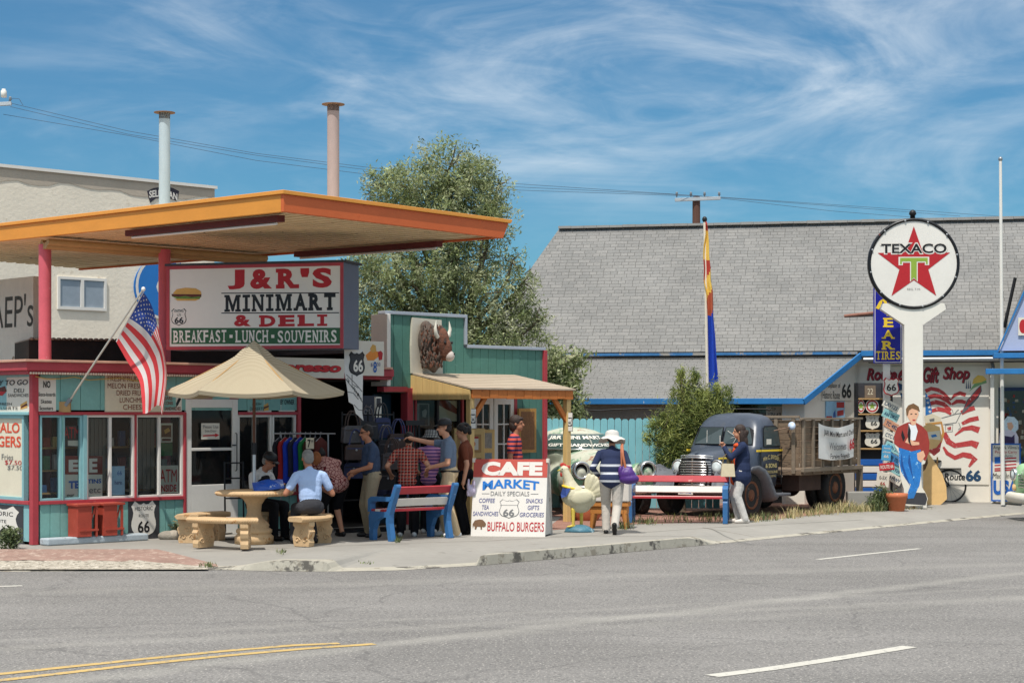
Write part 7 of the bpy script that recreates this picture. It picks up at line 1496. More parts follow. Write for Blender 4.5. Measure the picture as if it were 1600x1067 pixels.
# ================================================================== people
def cloth(name, c, var=.1): return M(name, c, .9, var, 6, .8, 11, spec=.2)
m_skin = M("skin", (196, 142, 112), .6, .06, 8); m_skin2 = M("tanned_skin", (172, 116, 88), .6, .06, 8)
def ik(a, t, l1, l2, pole):
    a, t = V(a), V(t); d = t-a; L = min(d.length, (l1+l2)*.995); d.normalize(); t = a+d*L
    x_ = (l1*l1-l2*l2+L*L)/(2*L); h = math.sqrt(max(l1*l1-x_*x_, 0)); p = V(pole); p = (p-d*p.dot(d)).normalized()
    return a+d*x_+p*h, t
def person(label, loc, yaw, H=1.72, lean=0, pel=(0, .93), hands=((.12,-.24,.80),(.12,.24,.80)), feet=((0,-.10),(0,.10)), footz=(.075,.075), shirt=None, trouser=None, shoes=None, skin=None, hair=None, sleeve='short', legs='long', untuck=False, belly=1.0, hy=0, hp=0, headoff=0, hairstyle='short', ppole=None, toe=(0,0), fat=1.0, skirt=False, face=True, twist=0, footpitch=(0,0)):
    skin = skin or m_skin; k = H/1.72; RL = Matrix.Rotation(R(lean), 3, 'Y'); RT = Matrix.Rotation(R(twist), 3, 'Z'); o = V((pel[0], 0, pel[1]))
    B = lambda x_, y_, z_: o+RT @ (RL @ V((x_, y_, z_)))
    rt = (RT @ RL)
    pr = [('e', B(0,0,.36), (.122*fat,.172*fat,.19), rt, shirt), ('e', B(.015*belly,0,.17), (.118*belly*fat,.160*fat*(.5+.5*belly),.18), rt, shirt), ('e', B(.004,0,.24), (.118*fat*(.5+.5*belly),.166*fat,.27), rt, shirt), ('e', B(-.01,0,.02), (.128*fat,.168*fat,.125), rt, shirt if untuck else trouser)]
    if untuck: pr.append(('e', B(0,0,-.02), (.14*fat,.178*fat,.12), rt, shirt))
    pr.append(('c', B(0,.145,.455), B(0,-.145,.455), .068, .068, shirt)); pr.append(('c', B(-.005,.06,.475), B(-.005,-.06,.475), .066, .066, shirt))
    hc0 = B(.0, 0, .49); RH = Matrix.Rotation(R(hy), 3, 'Z') @ Matrix.Rotation(R(hp), 3, 'Y')
    hc = hc0+RH @ V((.045+headoff, 0, .20)); pr.append(('c', hc0, hc-V((0,0,.05)), .058, .052, skin)); pr.append(('c', B(-.01,0,.47), B(.0,0,.52), .07, .062, shirt))
    hd = lambda x_, y_, z_: hc+RH @ V((x_, y_, z_))
    pr += [('e', hd(-.008,0,.03), (.097,.076,.095), RH, skin), ('e', hd(.028,0,-.045), (.062,.056,.068), RH, skin), ('c', hd(.055,0,-.085), hd(.045,0,-.08), .028, .028, skin), ('c', hd(.085,0,.015), hd(.105,0,-.02), .011, .016, skin), ('e', hd(.07,0,-.058), (.022,.026,.012), RH, skin), ('e', hd(-.005,.079,.0), (.018,.010,.03), RH, skin), ('e', hd(-.005,-.079,.0), (.018,.010,.03), RH, skin), ('e', hd(.075,0,.035), (.02,.05,.012), RH, skin)]
    fr = .0075
    for i, sg in enumerate((-1, 1)):
        sh = B(0, sg*.19*(.6+.4*fat), .44); el, wr = ik(sh, hands[i], .285, .255, ppole[i] if ppole else (-.6, sg*.5, -.6))
        mid = sh.lerp(el, .62); pr.append(('c', sh, mid if sleeve == 'short' else el, .066, .060 if sleeve == 'short' else .052, shirt))
        if sleeve == 'short': pr.append(('c', mid, el, .044, .041, skin)); pr.append(('c', el, wr, .041, .029, skin))
        else: pr.append(('c', el, wr, .052, .040, shirt))
        d = (wr-el).normalized(); sd = d.cross(V((0,0,1))); sd = sd.normalized() if sd.length > .1 else V((0,1,0)); up = sd.cross(d)
        pr.append(('c', wr, wr+d*.045, .028, .034, skin)); pm = wr+d*.06
        for j, ln in enumerate((.062,.072,.068,.052)):
            b0 = pm+sd*(j-1.5)*.019+d*.02; b1 = b0+(d*.8-up*.35)*ln*.55; b2 = b1+(d*.45-up*.8)*ln*.5
            pr += [('c', b0, b1, .0105, .0095, skin), ('c', b1, b2, .0095, .0078, skin)]
        t0 = wr+d*.03-sd*.024*sg*-1; pr.append(('c', t0, t0+d*.035+sd*.03*sg-up*.012, .012, .0095, skin))
        hip = o+RT @ V((0, sg*.092*fat, .0)); an = V((feet[i][0], feet[i][1], footz[i])); kn, an = ik(hip, an, .445, .43, (1, sg*.06, .1))
        tr = 1.0 if legs == 'long' else .9
        if legs == 'long': pr += [('c', hip, kn, .10*fat, .080, trouser), ('c', kn, an+V((0,0,.0)), .078, .068, trouser)]
        else: pr += [('c', hip, kn+(hip-kn)*.05, .098*fat, .085, trouser), ('c', kn, an, .056, .036, skin)]
        ta = R(toe[i]); fp = R(footpitch[i]); fd = V((math.cos(ta)*math.cos(fp), math.sin(ta)*math.cos(fp), -math.sin(fp))); fu = V((fd.z*-1*math.cos(ta), fd.z*-1*math.sin(ta), math.cos(fp)))
        hl = an-fu*.035-fd*.045; pr += [('c', hl, hl+fd*.10, .042, .043, shoes), ('c', hl+fd*.10, hl+fd*.21-fu*.008, .043, .031, shoes)]
    if skirt: pr.append(('c', o+V((0,0,-.02)), o+V((.02,0,-.42)), .15*fat, .17*fat, trouser))
    b = fuse(pr, .0085, 'person', None, loc, R(yaw), 2, k); tag(b, label, 'person')
    hm = hair or m_hairblk; hp_ = []
    if hairstyle == 'short': hp_ = [('e', hd(-.018,0,.048), (.098,.083,.09), RH, hm), ('e', hd(-.05,0,.0), (.062,.075,.08), RH, hm)]
    elif hairstyle == 'full': hp_ = [('e', hd(-.025,0,.05), (.108,.094,.10), RH, hm), ('e', hd(-.055,0,-.02), (.08,.092,.11), RH, hm), ('e', hd(.05,0,.085), (.05,.06,.03), RH, hm)]
    elif hairstyle == 'long': 
        hp_ = [('e', hd(-.02,0,.045), (.104,.092,.098), RH, hm), ('e', hd(-.07,0,-.06), (.07,.10,.13), RH, hm), ('e', hd(-.09,.0,-.17), (.065,.10,.13), RH, hm), ('e', hd(-.04,.08,-.10), (.05,.035,.14), RH, hm), ('e', hd(-.04,-.08,-.10), (.05,.035,.14), RH, hm)]
        for i in range(26): hp_.append(('e', hd(-.09+random.uniform(-.05,.04), random.uniform(-.1,.1), random.uniform(-.28,.03)), (.03,.026,.045), RH, hm))
    elif hairstyle == 'under': hp_ = [('e', hd(-.04,0,.0), (.075,.080,.075), RH, hm)]
    elif hairstyle == 'curly':
        for i in range(60):
            a, e = random.uniform(0, 6.28), random.uniform(-.4, 1.5); q = V((math.cos(a)*math.cos(e)*.10-.02, math.sin(a)*math.cos(e)*.09, math.sin(e)*.105+.02))
            if q.x < .06 or q.z > .07: hp_.append(('e', hd(*q), (.035,.035,.035), RH, hm))
    if hp_: fuse(hp_, .008, 'hair', b, smooth=2, k=k)
    if face:
        for sg in (-1, 1): mb = MB(); mb.ell(hd(.083, sg*.033, .012)*k, (.006,.012,.007), m_black, 10, 6); mb.build('eye', b)
        mb = MB(); mb.ell(hd(.088, 0, -.058)*k, (.006,.022,.006), M("lips", (150, 84, 76), .6), 10, 6); mb.build('mouth', b)
    return b, (lambda *q: hd(*q)*k), RH, k, (lambda *q: B(*q)*k)
def cap(b, hd, RH, k, m, name='cap'):
    mb = MB(); vs, fs = [], []; T = RH.to_4x4(); T.translation = hd(-.01, 0, .035)
    mb.T = T @ Matrix.Scale(k, 4); mb.lathe([(.106,.0),(.108,.03),(.100,.07),(.075,.098),(.035,.112),(.0,.115)], m, 28); 
    vs = [(.06+.115*math.cos(a)*(1 if r_ else .5), .082*math.sin(a), .012-.012*math.cos(a)*r_) for r_ in (0, 1) for a in [(-1.35+2.7*i/12) for i in range(13)]]
    mb.add(vs, [(i, i+1, i+14, i+13) for i in range(12)], m, True); mb.build(name, b)
def glasses(b, hd, k, m=None):
    m = m or m_black; mb = MB()
    for sg in (-1, 1): mb.ell(hd(.098, sg*.034, .014), (.006,.024,.017), m, 12, 6); mb.tube([hd(.095, sg*.058, .02), hd(0, sg*.083, .02)], .003, m, 5)
    mb.tube([hd(.104,-.015,.018), hd(.104,.015,.018)], .003, m, 5); mb.build('glasses', b)
m_hairblk = M("black_hair", (30, 25, 24), .6, .3, 20, .6, 60); m_hairgry = M("grey_hair", (132, 130, 126), .7, .25, 24, .8, 70); m_hairbrn = M("dark_brown_hair", (52, 38, 32), .6, .3, 20, .6, 50)
m_khaki = cloth("khaki_cloth", (150, 136, 112)); m_khaki2 = cloth("pale_khaki_cloth", (206, 180, 142)); m_blkc = cloth("black_cloth", (26, 26, 30)); m_char = cloth("charcoal_cloth", (58, 58, 62)); m_pblue = cloth("pale_blue_shirt", (168, 190, 226), .05); m_slate = cloth("slate_shirt", (58, 72, 96)); m_grysh = cloth("blue_grey_shirt", (104, 118, 138)); m_whc = cloth("white_cloth", (204, 200, 194), .05); m_ltg = cloth("pale_grey_cloth", (190, 182, 172), .06); m_navyc = cloth("navy_cloth", (40, 50, 78)); m_orng = cloth("orange_cloth", (206, 84, 44)); m_shoeb = M("black_shoe", (24, 22, 22), .5, .2); m_shoew = M("white_shoe", (226, 224, 220), .5, .06); m_beigec = cloth("beige_cloth", (206, 192, 164))
def at(px, py): g = G(px, py); return (g.x, g.y, 0)
# seated pair
b, hd, RH, k, _ = person("seated man in black cap and dark vest reading behind the stone table", (-3.80, 27.35, 0), -32, 1.72, lean=14, pel=(-.02,.52), hands=((.34,-.14,.80),(.36,.12,.80)), feet=((.42,-.12),(.42,.14)), shirt=m_whc, trouser=m_blkc, shoes=m_shoeb, skin=m_skin2, hair=m_hairgry, hp=24, hy=10, hairstyle='short')
cap(b, hd, RH, k, m_black); glasses(b, hd, k)
RLv = Matrix.Rotation(R(14), 3, 'Y'); vb = lambda x_, y_, z_: V((-.02,0,.52))+RLv @ V((x_, y_, z_))
fuse([('e', vb(-.01,0,.34), (.148,.172,.20), RLv, m_blkc), ('e', vb(0,0,.16), (.145,.182,.19), RLv, m_blkc)], .01, 'vest', b)
b, hd, RH, k, _ = person("seated grey haired man in pale blue shirt with his back to the road", (-2.86, 26.12, 0), 108, 1.75, lean=10, pel=(0,.53), hands=((.30,-.22,.78),(.30,.26,.78)), feet=((.40,-.14),(.38,.16)), shirt=m_pblue, trouser=m_char, shoes=m_shoeb, skin=m_skin2, hair=m_hairgry, hp=12, hy=8, fat=1.0, belly=1.06, hairstyle='short')
m_print = pattern("maroon_print", 'print', (196, 150, 140), (112, 32, 40), scale=17)
b, *_ = person("person in maroon patterned blouse bending into the clothes rack", at(522, 838), 128, 1.62, lean=44, pel=(-.10,.86), hands=((.62,-.12,.72),(.60,.14,.80)), feet=((-.05,-.12),(.22,.13)), shirt=m_print, trouser=m_blkc, shoes=m_shoeb, untuck=True, legs='knee', hairstyle='short', hp=50, sleeve='short', skirt=False, fat=1.12, hair=m_hairblk)
b, hd, RH, k, _ = person("man in slate blue shirt and khaki trousers standing at the dark entrance", at(581, 839), 196, 1.68, lean=3, hands=((.26,-.14,.98),(.30,.13,1.03)), feet=((.02,-.12),(-.05,.11)), shirt=m_slate, trouser=m_khaki, shoes=m_shoeb, skin=m_skin2, belly=1.2, fat=1.14, hy=12, hp=6, hairstyle='short', toe=(-8,12)); glasses(b, hd, k)
mb = MB(); mb.tube([V((-.008+.135*math.cos(i*math.pi/12), .168*math.sin(i*math.pi/12), .975))*k for i in range(25)], .017, m_shoeb, 8, cap=False); mb.build('belt', b)
m_plaid = pattern("red_plaid", 'plaid', (176, 72, 58), (98, 26, 32), (196, 168, 150), scale=20)
person("person in red plaid shirt with back turned at the shop stand", at(637, 838), 88, 1.60, lean=12, hands=((.16,-.30,1.05),(.18,.30,1.02)), feet=((0,-.11),(-.03,.12)), shirt=m_plaid, trouser=m_blkc, shoes=m_shoew, hair=m_hairblk, untuck=True, hp=24, hairstyle='short', face=False, fat=1.06)
m_pstripe = pattern("pink_violet_stripe", 'stripe', (196, 140, 176), (112, 84, 140), scale=19, duty=.5)
b, hd, RH, k, _ = person("woman in checked bucket hat and violet striped top among the shoppers", (-1.29, 28.75, 0), 78, 1.60, lean=3, hands=((.26,-.2,1.05),(.2,.2,.95)), shirt=m_pstripe, trouser=m_blkc, shoes=m_shoew, hairstyle='under', hair=m_hairblk, hp=8, face=False, untuck=True)
m_chk = pattern("checked_hat_cloth", 'plaid', (150, 150, 146), (112, 112, 112), (70, 70, 72), scale=26)
mb = MB(); T = RH.to_4x4(); T.translation = hd(-.01,0,.03); mb.T = T @ Matrix.Scale(k,4); mb.lathe([(.17,-.055),(.172,-.05),(.112,.01),(.106,.05),(.096,.09),(.0,.1)], m_chk, 28); mb.build('bucket_hat', b)
b, hd, RH, k, _ = person("man in black cap and blue grey shirt stretching out his arm", at(702, 838), 182, 1.76, lean=2, hands=((.60,-.10,1.46),(.25,.16,1.04)), feet=((.04,-.1),(-.10,.12)), shirt=m_grysh, trouser=m_khaki2, shoes=m_shoew, hair=m_hairblk, hy=10, hp=4, hairstyle='under', belly=1.06, toe=(-5,14)); cap(b, hd, RH, k, m_black); glasses(b, hd, k)
mb = MB(); mb.tube([V((-.008+.133*math.cos(i*math.pi/12), .166*math.sin(i*math.pi/12), .972))*k for i in range(25)], .016, m_shoeb, 8, cap=False); mb.build('belt', b)
person("dark haired person in brown top mostly hidden behind the man in the cap", (-.72, 28.5, 0), 172, 1.68, hands=((.1,-.26,.80),(-.02,.30,.86)), shirt=cloth("rust_brown_cloth", (112, 60, 42)), trouser=m_blkc, shoes=m_shoeb, hairstyle='curly', hair=m_hairblk)
m_polo = pattern("coral_navy_stripe", 'stripe', (206, 88, 76), (46, 44, 84), scale=14, duty=.55)
person("person in coral and navy striped polo standing under the porch", (.04, 30.2, 0), -8, 1.80, hands=((.06,-.24,.86),(.10,.24,.84)), shirt=m_polo, trouser=cloth("blue_jeans", (60, 76, 108)), shoes=m_shoeb, skin=m_skin2, hair=m_hairbrn, hairstyle='full', untuck=True, hy=-8)
def jacket_mat():
    m, n, l, b = newmat("navy_jacket_white_bands"); tcn = n.new("ShaderNodeTexCoord"); sp = n.new("ShaderNodeSeparateXYZ"); l.new(tcn.outputs['Object'], sp.inputs[0])
    k = n.new("ShaderNodeMath"); k.operation = 'MULTIPLY_ADD'; k.inputs[1].default_value = 8.2; k.inputs[2].default_value = .1; l.new(sp.outputs[2], k.inputs[0]); fr = n.new("ShaderNodeMath"); fr.operation = 'FRACT'; l.new(k.outputs[0], fr.inputs[0])
    g = rng(n, l, fr.outputs[0], .70, .73, 0, 1); lo = rng(n, l, sp.outputs[2], 1.10, 1.11, 1, 0); hi = rng(n, l, sp.outputs[2], .79, .80, 0, 1)
    q = n.new("ShaderNodeMath"); q.operation = 'MULTIPLY'; l.new(g, q.inputs[0]); l.new(lo, q.inputs[1]); q2 = n.new("ShaderNodeMath"); q2.operation = 'MULTIPLY'; l.new(q.outputs[0], q2.inputs[0]); l.new(hi, q2.inputs[1])
    l.new(mixc(n, l, q2.outputs[0], col((38, 48, 80)), col((206, 208, 214))), b.inputs['Base Color']); b.inputs['Roughness'].default_value = .95; return m
m_nstr = jacket_mat()
b, hd, RH, k, Bc = person("woman in floppy white sun hat walking away with a purple bag", at(956, 834), 84, 1.60, lean=6, pel=(.0,.90), hands=((.16,-.16,1.08),(.16,.24,.98)), feet=((-.30,-.06),(.10,.10)), footz=(.15,.07), footpitch=(62,0), shirt=m_nstr, trouser=m_ltg, shoes=m_shoeb, sleeve='long', untuck=True, hp=10, hairstyle='under', hair=m_hairbrn, face=False, fat=1.12)
mb = MB(); T = RH.to_4x4(); T.translation = hd(-.02,0,.04); mb.T = T @ Matrix.Scale(k,4); n_ = 48; vs = []
prof = [(.225,-.075),(.20,-.05),(.16,-.015),(.122,.0),(.118,.03),(.115,.07),(.09,.10),(.04,.115)]
for i, (r_, z_) in enumerate(prof):
    for j in range(n_): a = j*2*math.pi/n_; wv = max(0, 1-i/3)*(.028*math.sin(a*3+.8)+.014*math.sin(a*7)); vs.append((r_*math.cos(a), r_*math.sin(a)*(1+.02*math.sin(a*5)), z_+wv))
mb.add(vs, [(i*n_+j, i*n_+(j+1)%n_, (i+1)*n_+(j+1)%n_, (i+1)*n_+j) for i in range(len(prof)-1) for j in range(n_)]+[tuple((len(prof)-1)*n_+j for j in range(n_))], m_whc, True); o = mb.build('sun_hat', b)
fuse([('e', Bc(.0,0,.02)/k, (.18,.215,.16), None, m_nstr), ('e', Bc(0,0,.2)/k, (.165,.21,.25), None, m_nstr), ('e', Bc(0,0,.36)/k, (.14,.19,.18), None, m_nstr)], .011, 'jacket', b, k=k)
LH = Matrix.Translation(at(956, 834)) @ Matrix.Rotation(R(84), 4, 'Z')
m_purp = M("purple_leather", (78, 44, 118), .45, .18, 6, .3, 14); m_strap = M("tan_strap", (176, 106, 74), .6, .1)
pr = [('e', (-.10,-.24,.93), (.09,.13,.10), None, m_purp), ('e', (-.10,-.27,.86), (.10,.16,.085), None, m_purp), ('c', (-.08,-.18,1.02), (-.1,-.28,1.0), .05, .05, m_purp), ('e', (-.12,-.14,.97), (.05,.04,.10), None, m_purp)]
bag = fuse(pr, .012, 'shoulder_bag', None, LH.translation, R(84)); tag(bag, "purple slouchy shoulder bag on the hatted woman's back", 'bag')
mb = MB(); mb.tube([(-.11,-.16,1.02),(-.12,-.155,1.2),(-.06,-.15,1.36),(.02,-.15,1.39),(.09,-.15,1.30)], .013, m_strap, 8, flat=1.6); mb.tube([(-.12,-.22,1.02),(-.13,-.18,1.22),(-.06,-.165,1.37),(.02,-.165,1.40)], .012, m_strap, 8, flat=1.6); mb.build('strap', bag)
b, hd, RH, k, Bc = person("woman in navy cardigan and white trousers photographing the old truck", at(1158, 817), 178, 1.66, lean=-2, pel=(0,.92), hands=((.30,-.03,1.36),(.30,.05,1.33)), feet=((.03,-.07),(-.06,.08)), shirt=m_navyc, trouser=m_whc, shoes=M("cream_flat_shoe", (214, 206, 196), .6, .06), sleeve='long', hairstyle='long', hair=m_hairbrn, hp=2, ppole=((-.3,-.6,-.7),(-.3,.6,-.7)), toe=(-10,10))
fuse([('e', V((.0,0,.83)), (.185,.215,.20), None, m_navyc), ('e', V((-.02,0,.95)), (.155,.195,.25), None, m_navyc), ('e', V((-.03,0,1.15)), (.13,.178,.25), None, m_navyc)], .01, 'cardigan', b, k=k)
fuse([('c', V((.10,0,1.30)), V((.135,0,.98)), .05, .065, m_orng), ('c', V((.135,0,.98)), V((.125,0,.74)), .065, .07, m_orng), ('e', V((.05,0,1.37)), (.09,.10,.05), None, m_orng)], .01, 'top', b, k=k)
LW = Matrix.Rotation(R(178), 4, 'Z'); wl3 = V(at(1158, 817))
mb = MB(); mb.box(-.006, .006, -.04, .04, -.075, .075, M("pale_phone", (206, 204, 200), .3, .05)); o = mb.build('phone', None, wl3+LW @ V((.36, .0, 1.42)), R(178), bevel=.004); tag(o, "pale mobile phone held up by the woman by the truck", 'phone')
m_hand = M("beige_leather", (214, 200, 168), .5, .1, 5, .15, 20)
mb = MB(); pts = [(-.12,0),(.12,0),(.10,.22),(-.10,.22)]; mb.prism(pts, -.06, .06, m_hand); o = mb.build('handbag', None, wl3+LW @ V((.24,.17,.80)), R(178), bevel=.02); tag(o, "beige trapezoid handbag hanging from the photographing woman's arm", 'bag')
mb = MB(); mb.tube([(-.09,0,.2),(-.07,0,.34),(.0,-.02,.40),(.07,0,.34),(.09,0,.2)], .009, M("olive_strap", (122, 104, 66), .6), 8); mb.build('strap', o)
fuse([('e', (0,0,.0), (.05,.07,.12), None, M("olive_scarf", (96, 84, 54), .8, .3, 10)), ('e', (.02,.02,-.1), (.04,.05,.09), None, M("olive_scarf_dark", (74, 66, 44), .8, .3, 10))], .01, 'scarf', o, (-.04,-.06,.36))
# carrier bag held by the half hidden person
pr = [('e', (0,0,0), (.13,.11,.13), None, m_whc)]
m_cb = M("lilac_plastic", (196, 184, 206), .4, .12, 6, .4, 10)
for i in range(14): pr.append(('e', (random.uniform(-.06,.06), random.uniform(-.05,.05), random.uniform(-.10,.14)), (.02,.05,.06), None, m_cb))
pr[0] = ('e', (0,0,-.03), (.07,.06,.09), None, m_cb); o = fuse(pr, .012, 'carrier_bag', None, (-.62, 28.22, .72)); tag(o, "crumpled lilac carrier bag held beside the cafe board", 'bag')
# ================================================================== goods about the entrance and porch
m_rack = M("rack_metal", (150, 152, 156), .35, .1, 6, metal=.7)
rk0, rk1 = P(428, 700, 28.6), P(524, 700, 28.3)
rack = thing('clothes_rack', "chrome garment rail hung with shirts at the shop entrance", 'clothes rack', (rk0.x, rk0.y, 0), math.atan2(rk1.y-rk0.y, rk1.x-rk0.x)); Lr = (rk1.xy-rk0.xy).length
mb = MB(); mb.tube([(0,0,1.56),(Lr,0,1.56)], .014, m_rack, 8)
for x_ in (.12, Lr-.12): mb.tube([(x_,0,.05),(x_,0,1.56)], .014, m_rack, 8); mb.tube([(x_,-.28,.04),(x_,.28,.04)], .014, m_rack, 8)
mb.tube([(.12,0,.16),(Lr-.12,0,.16)], .012, m_rack, 8); mb.build('rail', rack)
def garment(label, x_, c, ln=.62, w_=.24):
    m = cloth("garment_%d_%d_%d" % c, c, .12); mb = MB(); vs = []; rows = [(1.50,.03,.02),(1.47,.10,.04),(1.43,.20,.06),(1.36,w_,.075),(1.2,w_*.85,.085),(1.0,w_*.8,.09),(1.50-ln,w_*.84,.10)]; n_ = 14
    for z_, hw, hd_ in rows:
        for j in range(n_): t = 2*math.pi*j/n_; vs.append((x_+hd_*math.cos(t)*(1+.2*math.sin(3*t)), hw*math.sin(t), z_))
    mb.add(vs, [(i*n_+j, i*n_+(j+1)%n_, (i+1)*n_+(j+1)%n_, (i+1)*n_+j) for i in range(len(rows)-1) for j in range(n_)], m, True)
    o = mb.build('hanging_shirt', None, rack.location, rack.rotation_euler.z+0); tag(o, label, 'shirt', 'shirts on the garment rail')
    mb = MB(); mb.tube([(x_,0,1.5),(x_,0,1.56),(x_,.02,1.59),(x_,.045,1.57)], .005, m_rack, 6); mb.tube([(x_,-.18,1.44),(x_,0,1.51),(x_,.18,1.44)], .006, m_rack, 6); mb.build('hanger', o)
for i, (c, lab) in enumerate((((34,32,40),"black shirt at the left end of the garment rail"),((150,40,40),"dark red shirt second on the garment rail"),((32,60,170),"bright blue shirt on the garment rail"),((40,40,58),"navy shirt between the two blue shirts"),((30,50,150),"deep blue shirt right of the navy shirt"),((30,110,60),"green shirt on the garment rail"),((70,44,36),"brown shirt hanging under the price card"),((46,40,38),"charcoal shirt right of the brown one"),((84,40,36),"maroon shirt at the right end of the garment rail"))): garment(lab, .10+i*.085, c, .60+.05*(i%3))
o, _ = board('price_card', "cream card marked 7.99 above the garment rail", 'price card', Frame(*P(476, 690, 28.1).xy, 5), 478, 684, 490.5, 701, m_cream, off=0, th=.006, texts=[("7", 480.5, 686.5, 485.5, 699, m_black, {'bold': .03}), ("99", 486, 687, 489.5, 692, m_black)])
mb = MB(); mb.tube([(0,.01,-.25),(0,.01,0)], .006, m_rack, 6); mb.build('stem', o)
pr = [('e', (0,0,0), (.05,.05,.07), None, M("tan_plush", (150, 92, 56), .95, .25, 12, .6, 30))]
for i in range(24): a = random.uniform(0, 6.28); pr.append(('e', (.055*math.cos(a), .0, .08*math.sin(a)), (.025,.03,.03), None, pr[0][-1]))
q = P(494, 716, 27.9); o = fuse(pr, .012, 'plush_toy', None, q); tag(o, "tan plush lion face hanging behind the grey haired man", 'toy')
# handbags on a dark stand
m_bagd = [M("bag_black", (40, 38, 42), .5, .25, 9), M("bag_pewter", (84, 80, 82), .4, .3, 12), M("bag_brown", (70, 54, 48), .5, .3, 9), M("bag_blue", (52, 58, 96), .5, .3, 9)]
def hbag(label, px, py, Y, w_, h, mi, lp=.25):
    q = P(px, py, Y); mb = MB(); mb.prism([(-w_/2,-h/2),(w_/2,-h/2),(w_*.46,h/2-.03),(w_*.3,h/2),(-w_*.3,h/2),(-w_*.46,h/2-.03)], -.06, .06, m_bagd[mi]); o = mb.build('handbag', None, q, R(random.uniform(10,35)), bevel=.02); tag(o, label, 'bag', 'handbags at the shop entrance')
    mb = MB()
    for y_ in (-.05,.05): mb.tube([(w_*.3*math.cos(t), y_, h/2-.02+lp*math.sin(t)) for t in [math.pi*i/10 for i in range(11)]], .011, m_bagd[(mi+1)%4], 6)
    mb.ell((0,-.063,.03), (.02,.006,.02), m_metal, 8, 5); mb.box(-w_*.4, w_*.4, -.066, -.06, h*.2, h*.26, m_bagd[(mi+1)%4]); mb.build('handle', o)
bags = [("pewter handbag with green tag hanging highest by the pennant",551,678,28.6,.36,.26,1),("black handbag right of the pewter one",574,672,28.9,.34,.28,0),("brown handbag below the pewter one",556,706,28.5,.36,.24,2),("dark blue handbag near the slate shirted man's face",596,668,29.2,.28,.32,3),("black handbag behind the man in the slate shirt",603,700,29.0,.36,.26,0),("pewter handbag low beside the plaid shirt",612,720,28.8,.34,.26,1),("brown handbag above the plaid shirted person's shoulder",622,690,29.1,.34,.26,2),("blue patterned bag low in the dark entrance",552,735,28.7,.32,.24,3),("black bag lowest in the dark entrance",604,750,28.9,.34,.3,0)]
for a in bags: hbag(*a)
st2 = P(575, 700, 29.2); stand = thing('bag_stand', "black wire stand holding handbags in the dark entrance", 'stand', (st2.x, st2.y, 0), R(30)); mb = MB()
for x_ in (-.45,0,.45): mb.tube([(x_,0,0),(x_,0,1.9)], .015, m_dmetal, 8)
for z_ in (.5,1.0,1.4,1.85): mb.tube([(-.45,0,z_),(.45,0,z_)], .012, m_dmetal, 8)
mb.build('frame', stand); mb = MB(); mb.box(-.5,.5,-.2,.2,0,.05,m_dmetal); mb.build('base', stand)
# dark printed poster and folding parasols at the entrance post
board('dark_poster', "dark poster with a faint 66 shield inside the entrance", 'poster', Frame(*P(575, 640, 29.8).xy, 30), 560, 618, 590, 662, M("dark_poster", (52, 54, 66), .6, .2, 5), off=0, th=.02, texts=[("66", 568, 632, 582, 648, m_greytx)])
board('card_rack', "bright strip of cards standing in the entrance", 'rack', Frame(*P(592, 640, 29.4).xy, 50), 587, 620, 596, 655, m_offw, off=0, th=.03, polys=[([(588,622),(595,622),(595,636),(588,636)], m_dkgrey)])
q = P(646, 690, 29.6); stl = thing('slatted_rack', "tall black slatted rack beside the red entrance post", 'rack', (q.x, q.y, 0), R(44)); mb = MB()
for i in range(5): mb.bar((-.2+i*.1*1.0,-.02,.0),(-.12+i*.062,.02,1.72),.03,.03,m_black)
mb.build('slats', stl); mb = MB(); mb.box(-.2,.2,-.05,.06,1.68,1.76,m_black); mb.build('top', stl)
for i, (px, py, lab) in enumerate(((600,795,"dark fabric bundle on the entrance floor"),(606,775,"folded dark goods on top of the bundle"))):
    q = P(px, py, 29.3); o = fuse([('e', (random.uniform(-.2,.2), random.uniform(-.1,.1), random.uniform(-.1,.1)), (.14,.11,.12), None, random.choice(m_bagd)) for _ in range(8)], .015, 'goods_bundle', None, q); tag(o, lab, 'goods')
# porch goods
b_ = Board(FS, 722, 673, 745, 745, -.85)
cabn = thing('pine_cabinet', "yellow pine cabinet with a framed label standing on the porch", 'cabinet', (b_.loc.x, b_.loc.y, 0), FS.a-R(38)); 
mb = MB(); mb.box(-.26,.26,0,.34,0,1.62,m_pine); mb.build('carcass', cabn, bevel=.008)
mb = MB(); mb.box(-.2,.2,-.012,-.002,1.22,1.52,m_wood); o = mb.build('picture_frame', cabn, bevel=.004); l = MB(); l.poly([(-.15,1.26),(.15,1.26),(.15,1.48),(-.15,1.48)], m_offw, -.014); l.poly(disc(0,1.36,.1,.07), M("label_orange", (206, 92, 50), .6), -.017); l.poly([(-.15,1.45),(.15,1.45),(.15,1.48),(-.15,1.48)], m_redtx, -.016); l.build('label', o)
mb = MB(); mb.box(-.2,.2,-.006,-.001,.72,1.12, glass_dark("cabinet_glass", (110, 84, 58), .1)); mb.build('glass_door', cabn)
b2 = Board(FS, 748, 673, 767, 720, -.75)
cab2 = thing('pine_box', "narrow pine box with pictures between the cabinet and white doors", 'cabinet', (b2.loc.x, b2.loc.y, 0), FS.a-R(38)); mb = MB(); mb.box(-.17,.17,0,.3,0,1.6,m_pine); mb.build('carcass', cab2, bevel=.008)
mb = MB(); mb.box(-.12,.12,-.006,-.001,1.28,1.54,M("grey_photo", (150, 146, 140), .4, .4, 14)); mb.box(-.12,.12,-.006,-.001,1.02,1.2,M("blue_photo", (120, 136, 150), .4, .4, 16)); mb.build('picture', cab2)
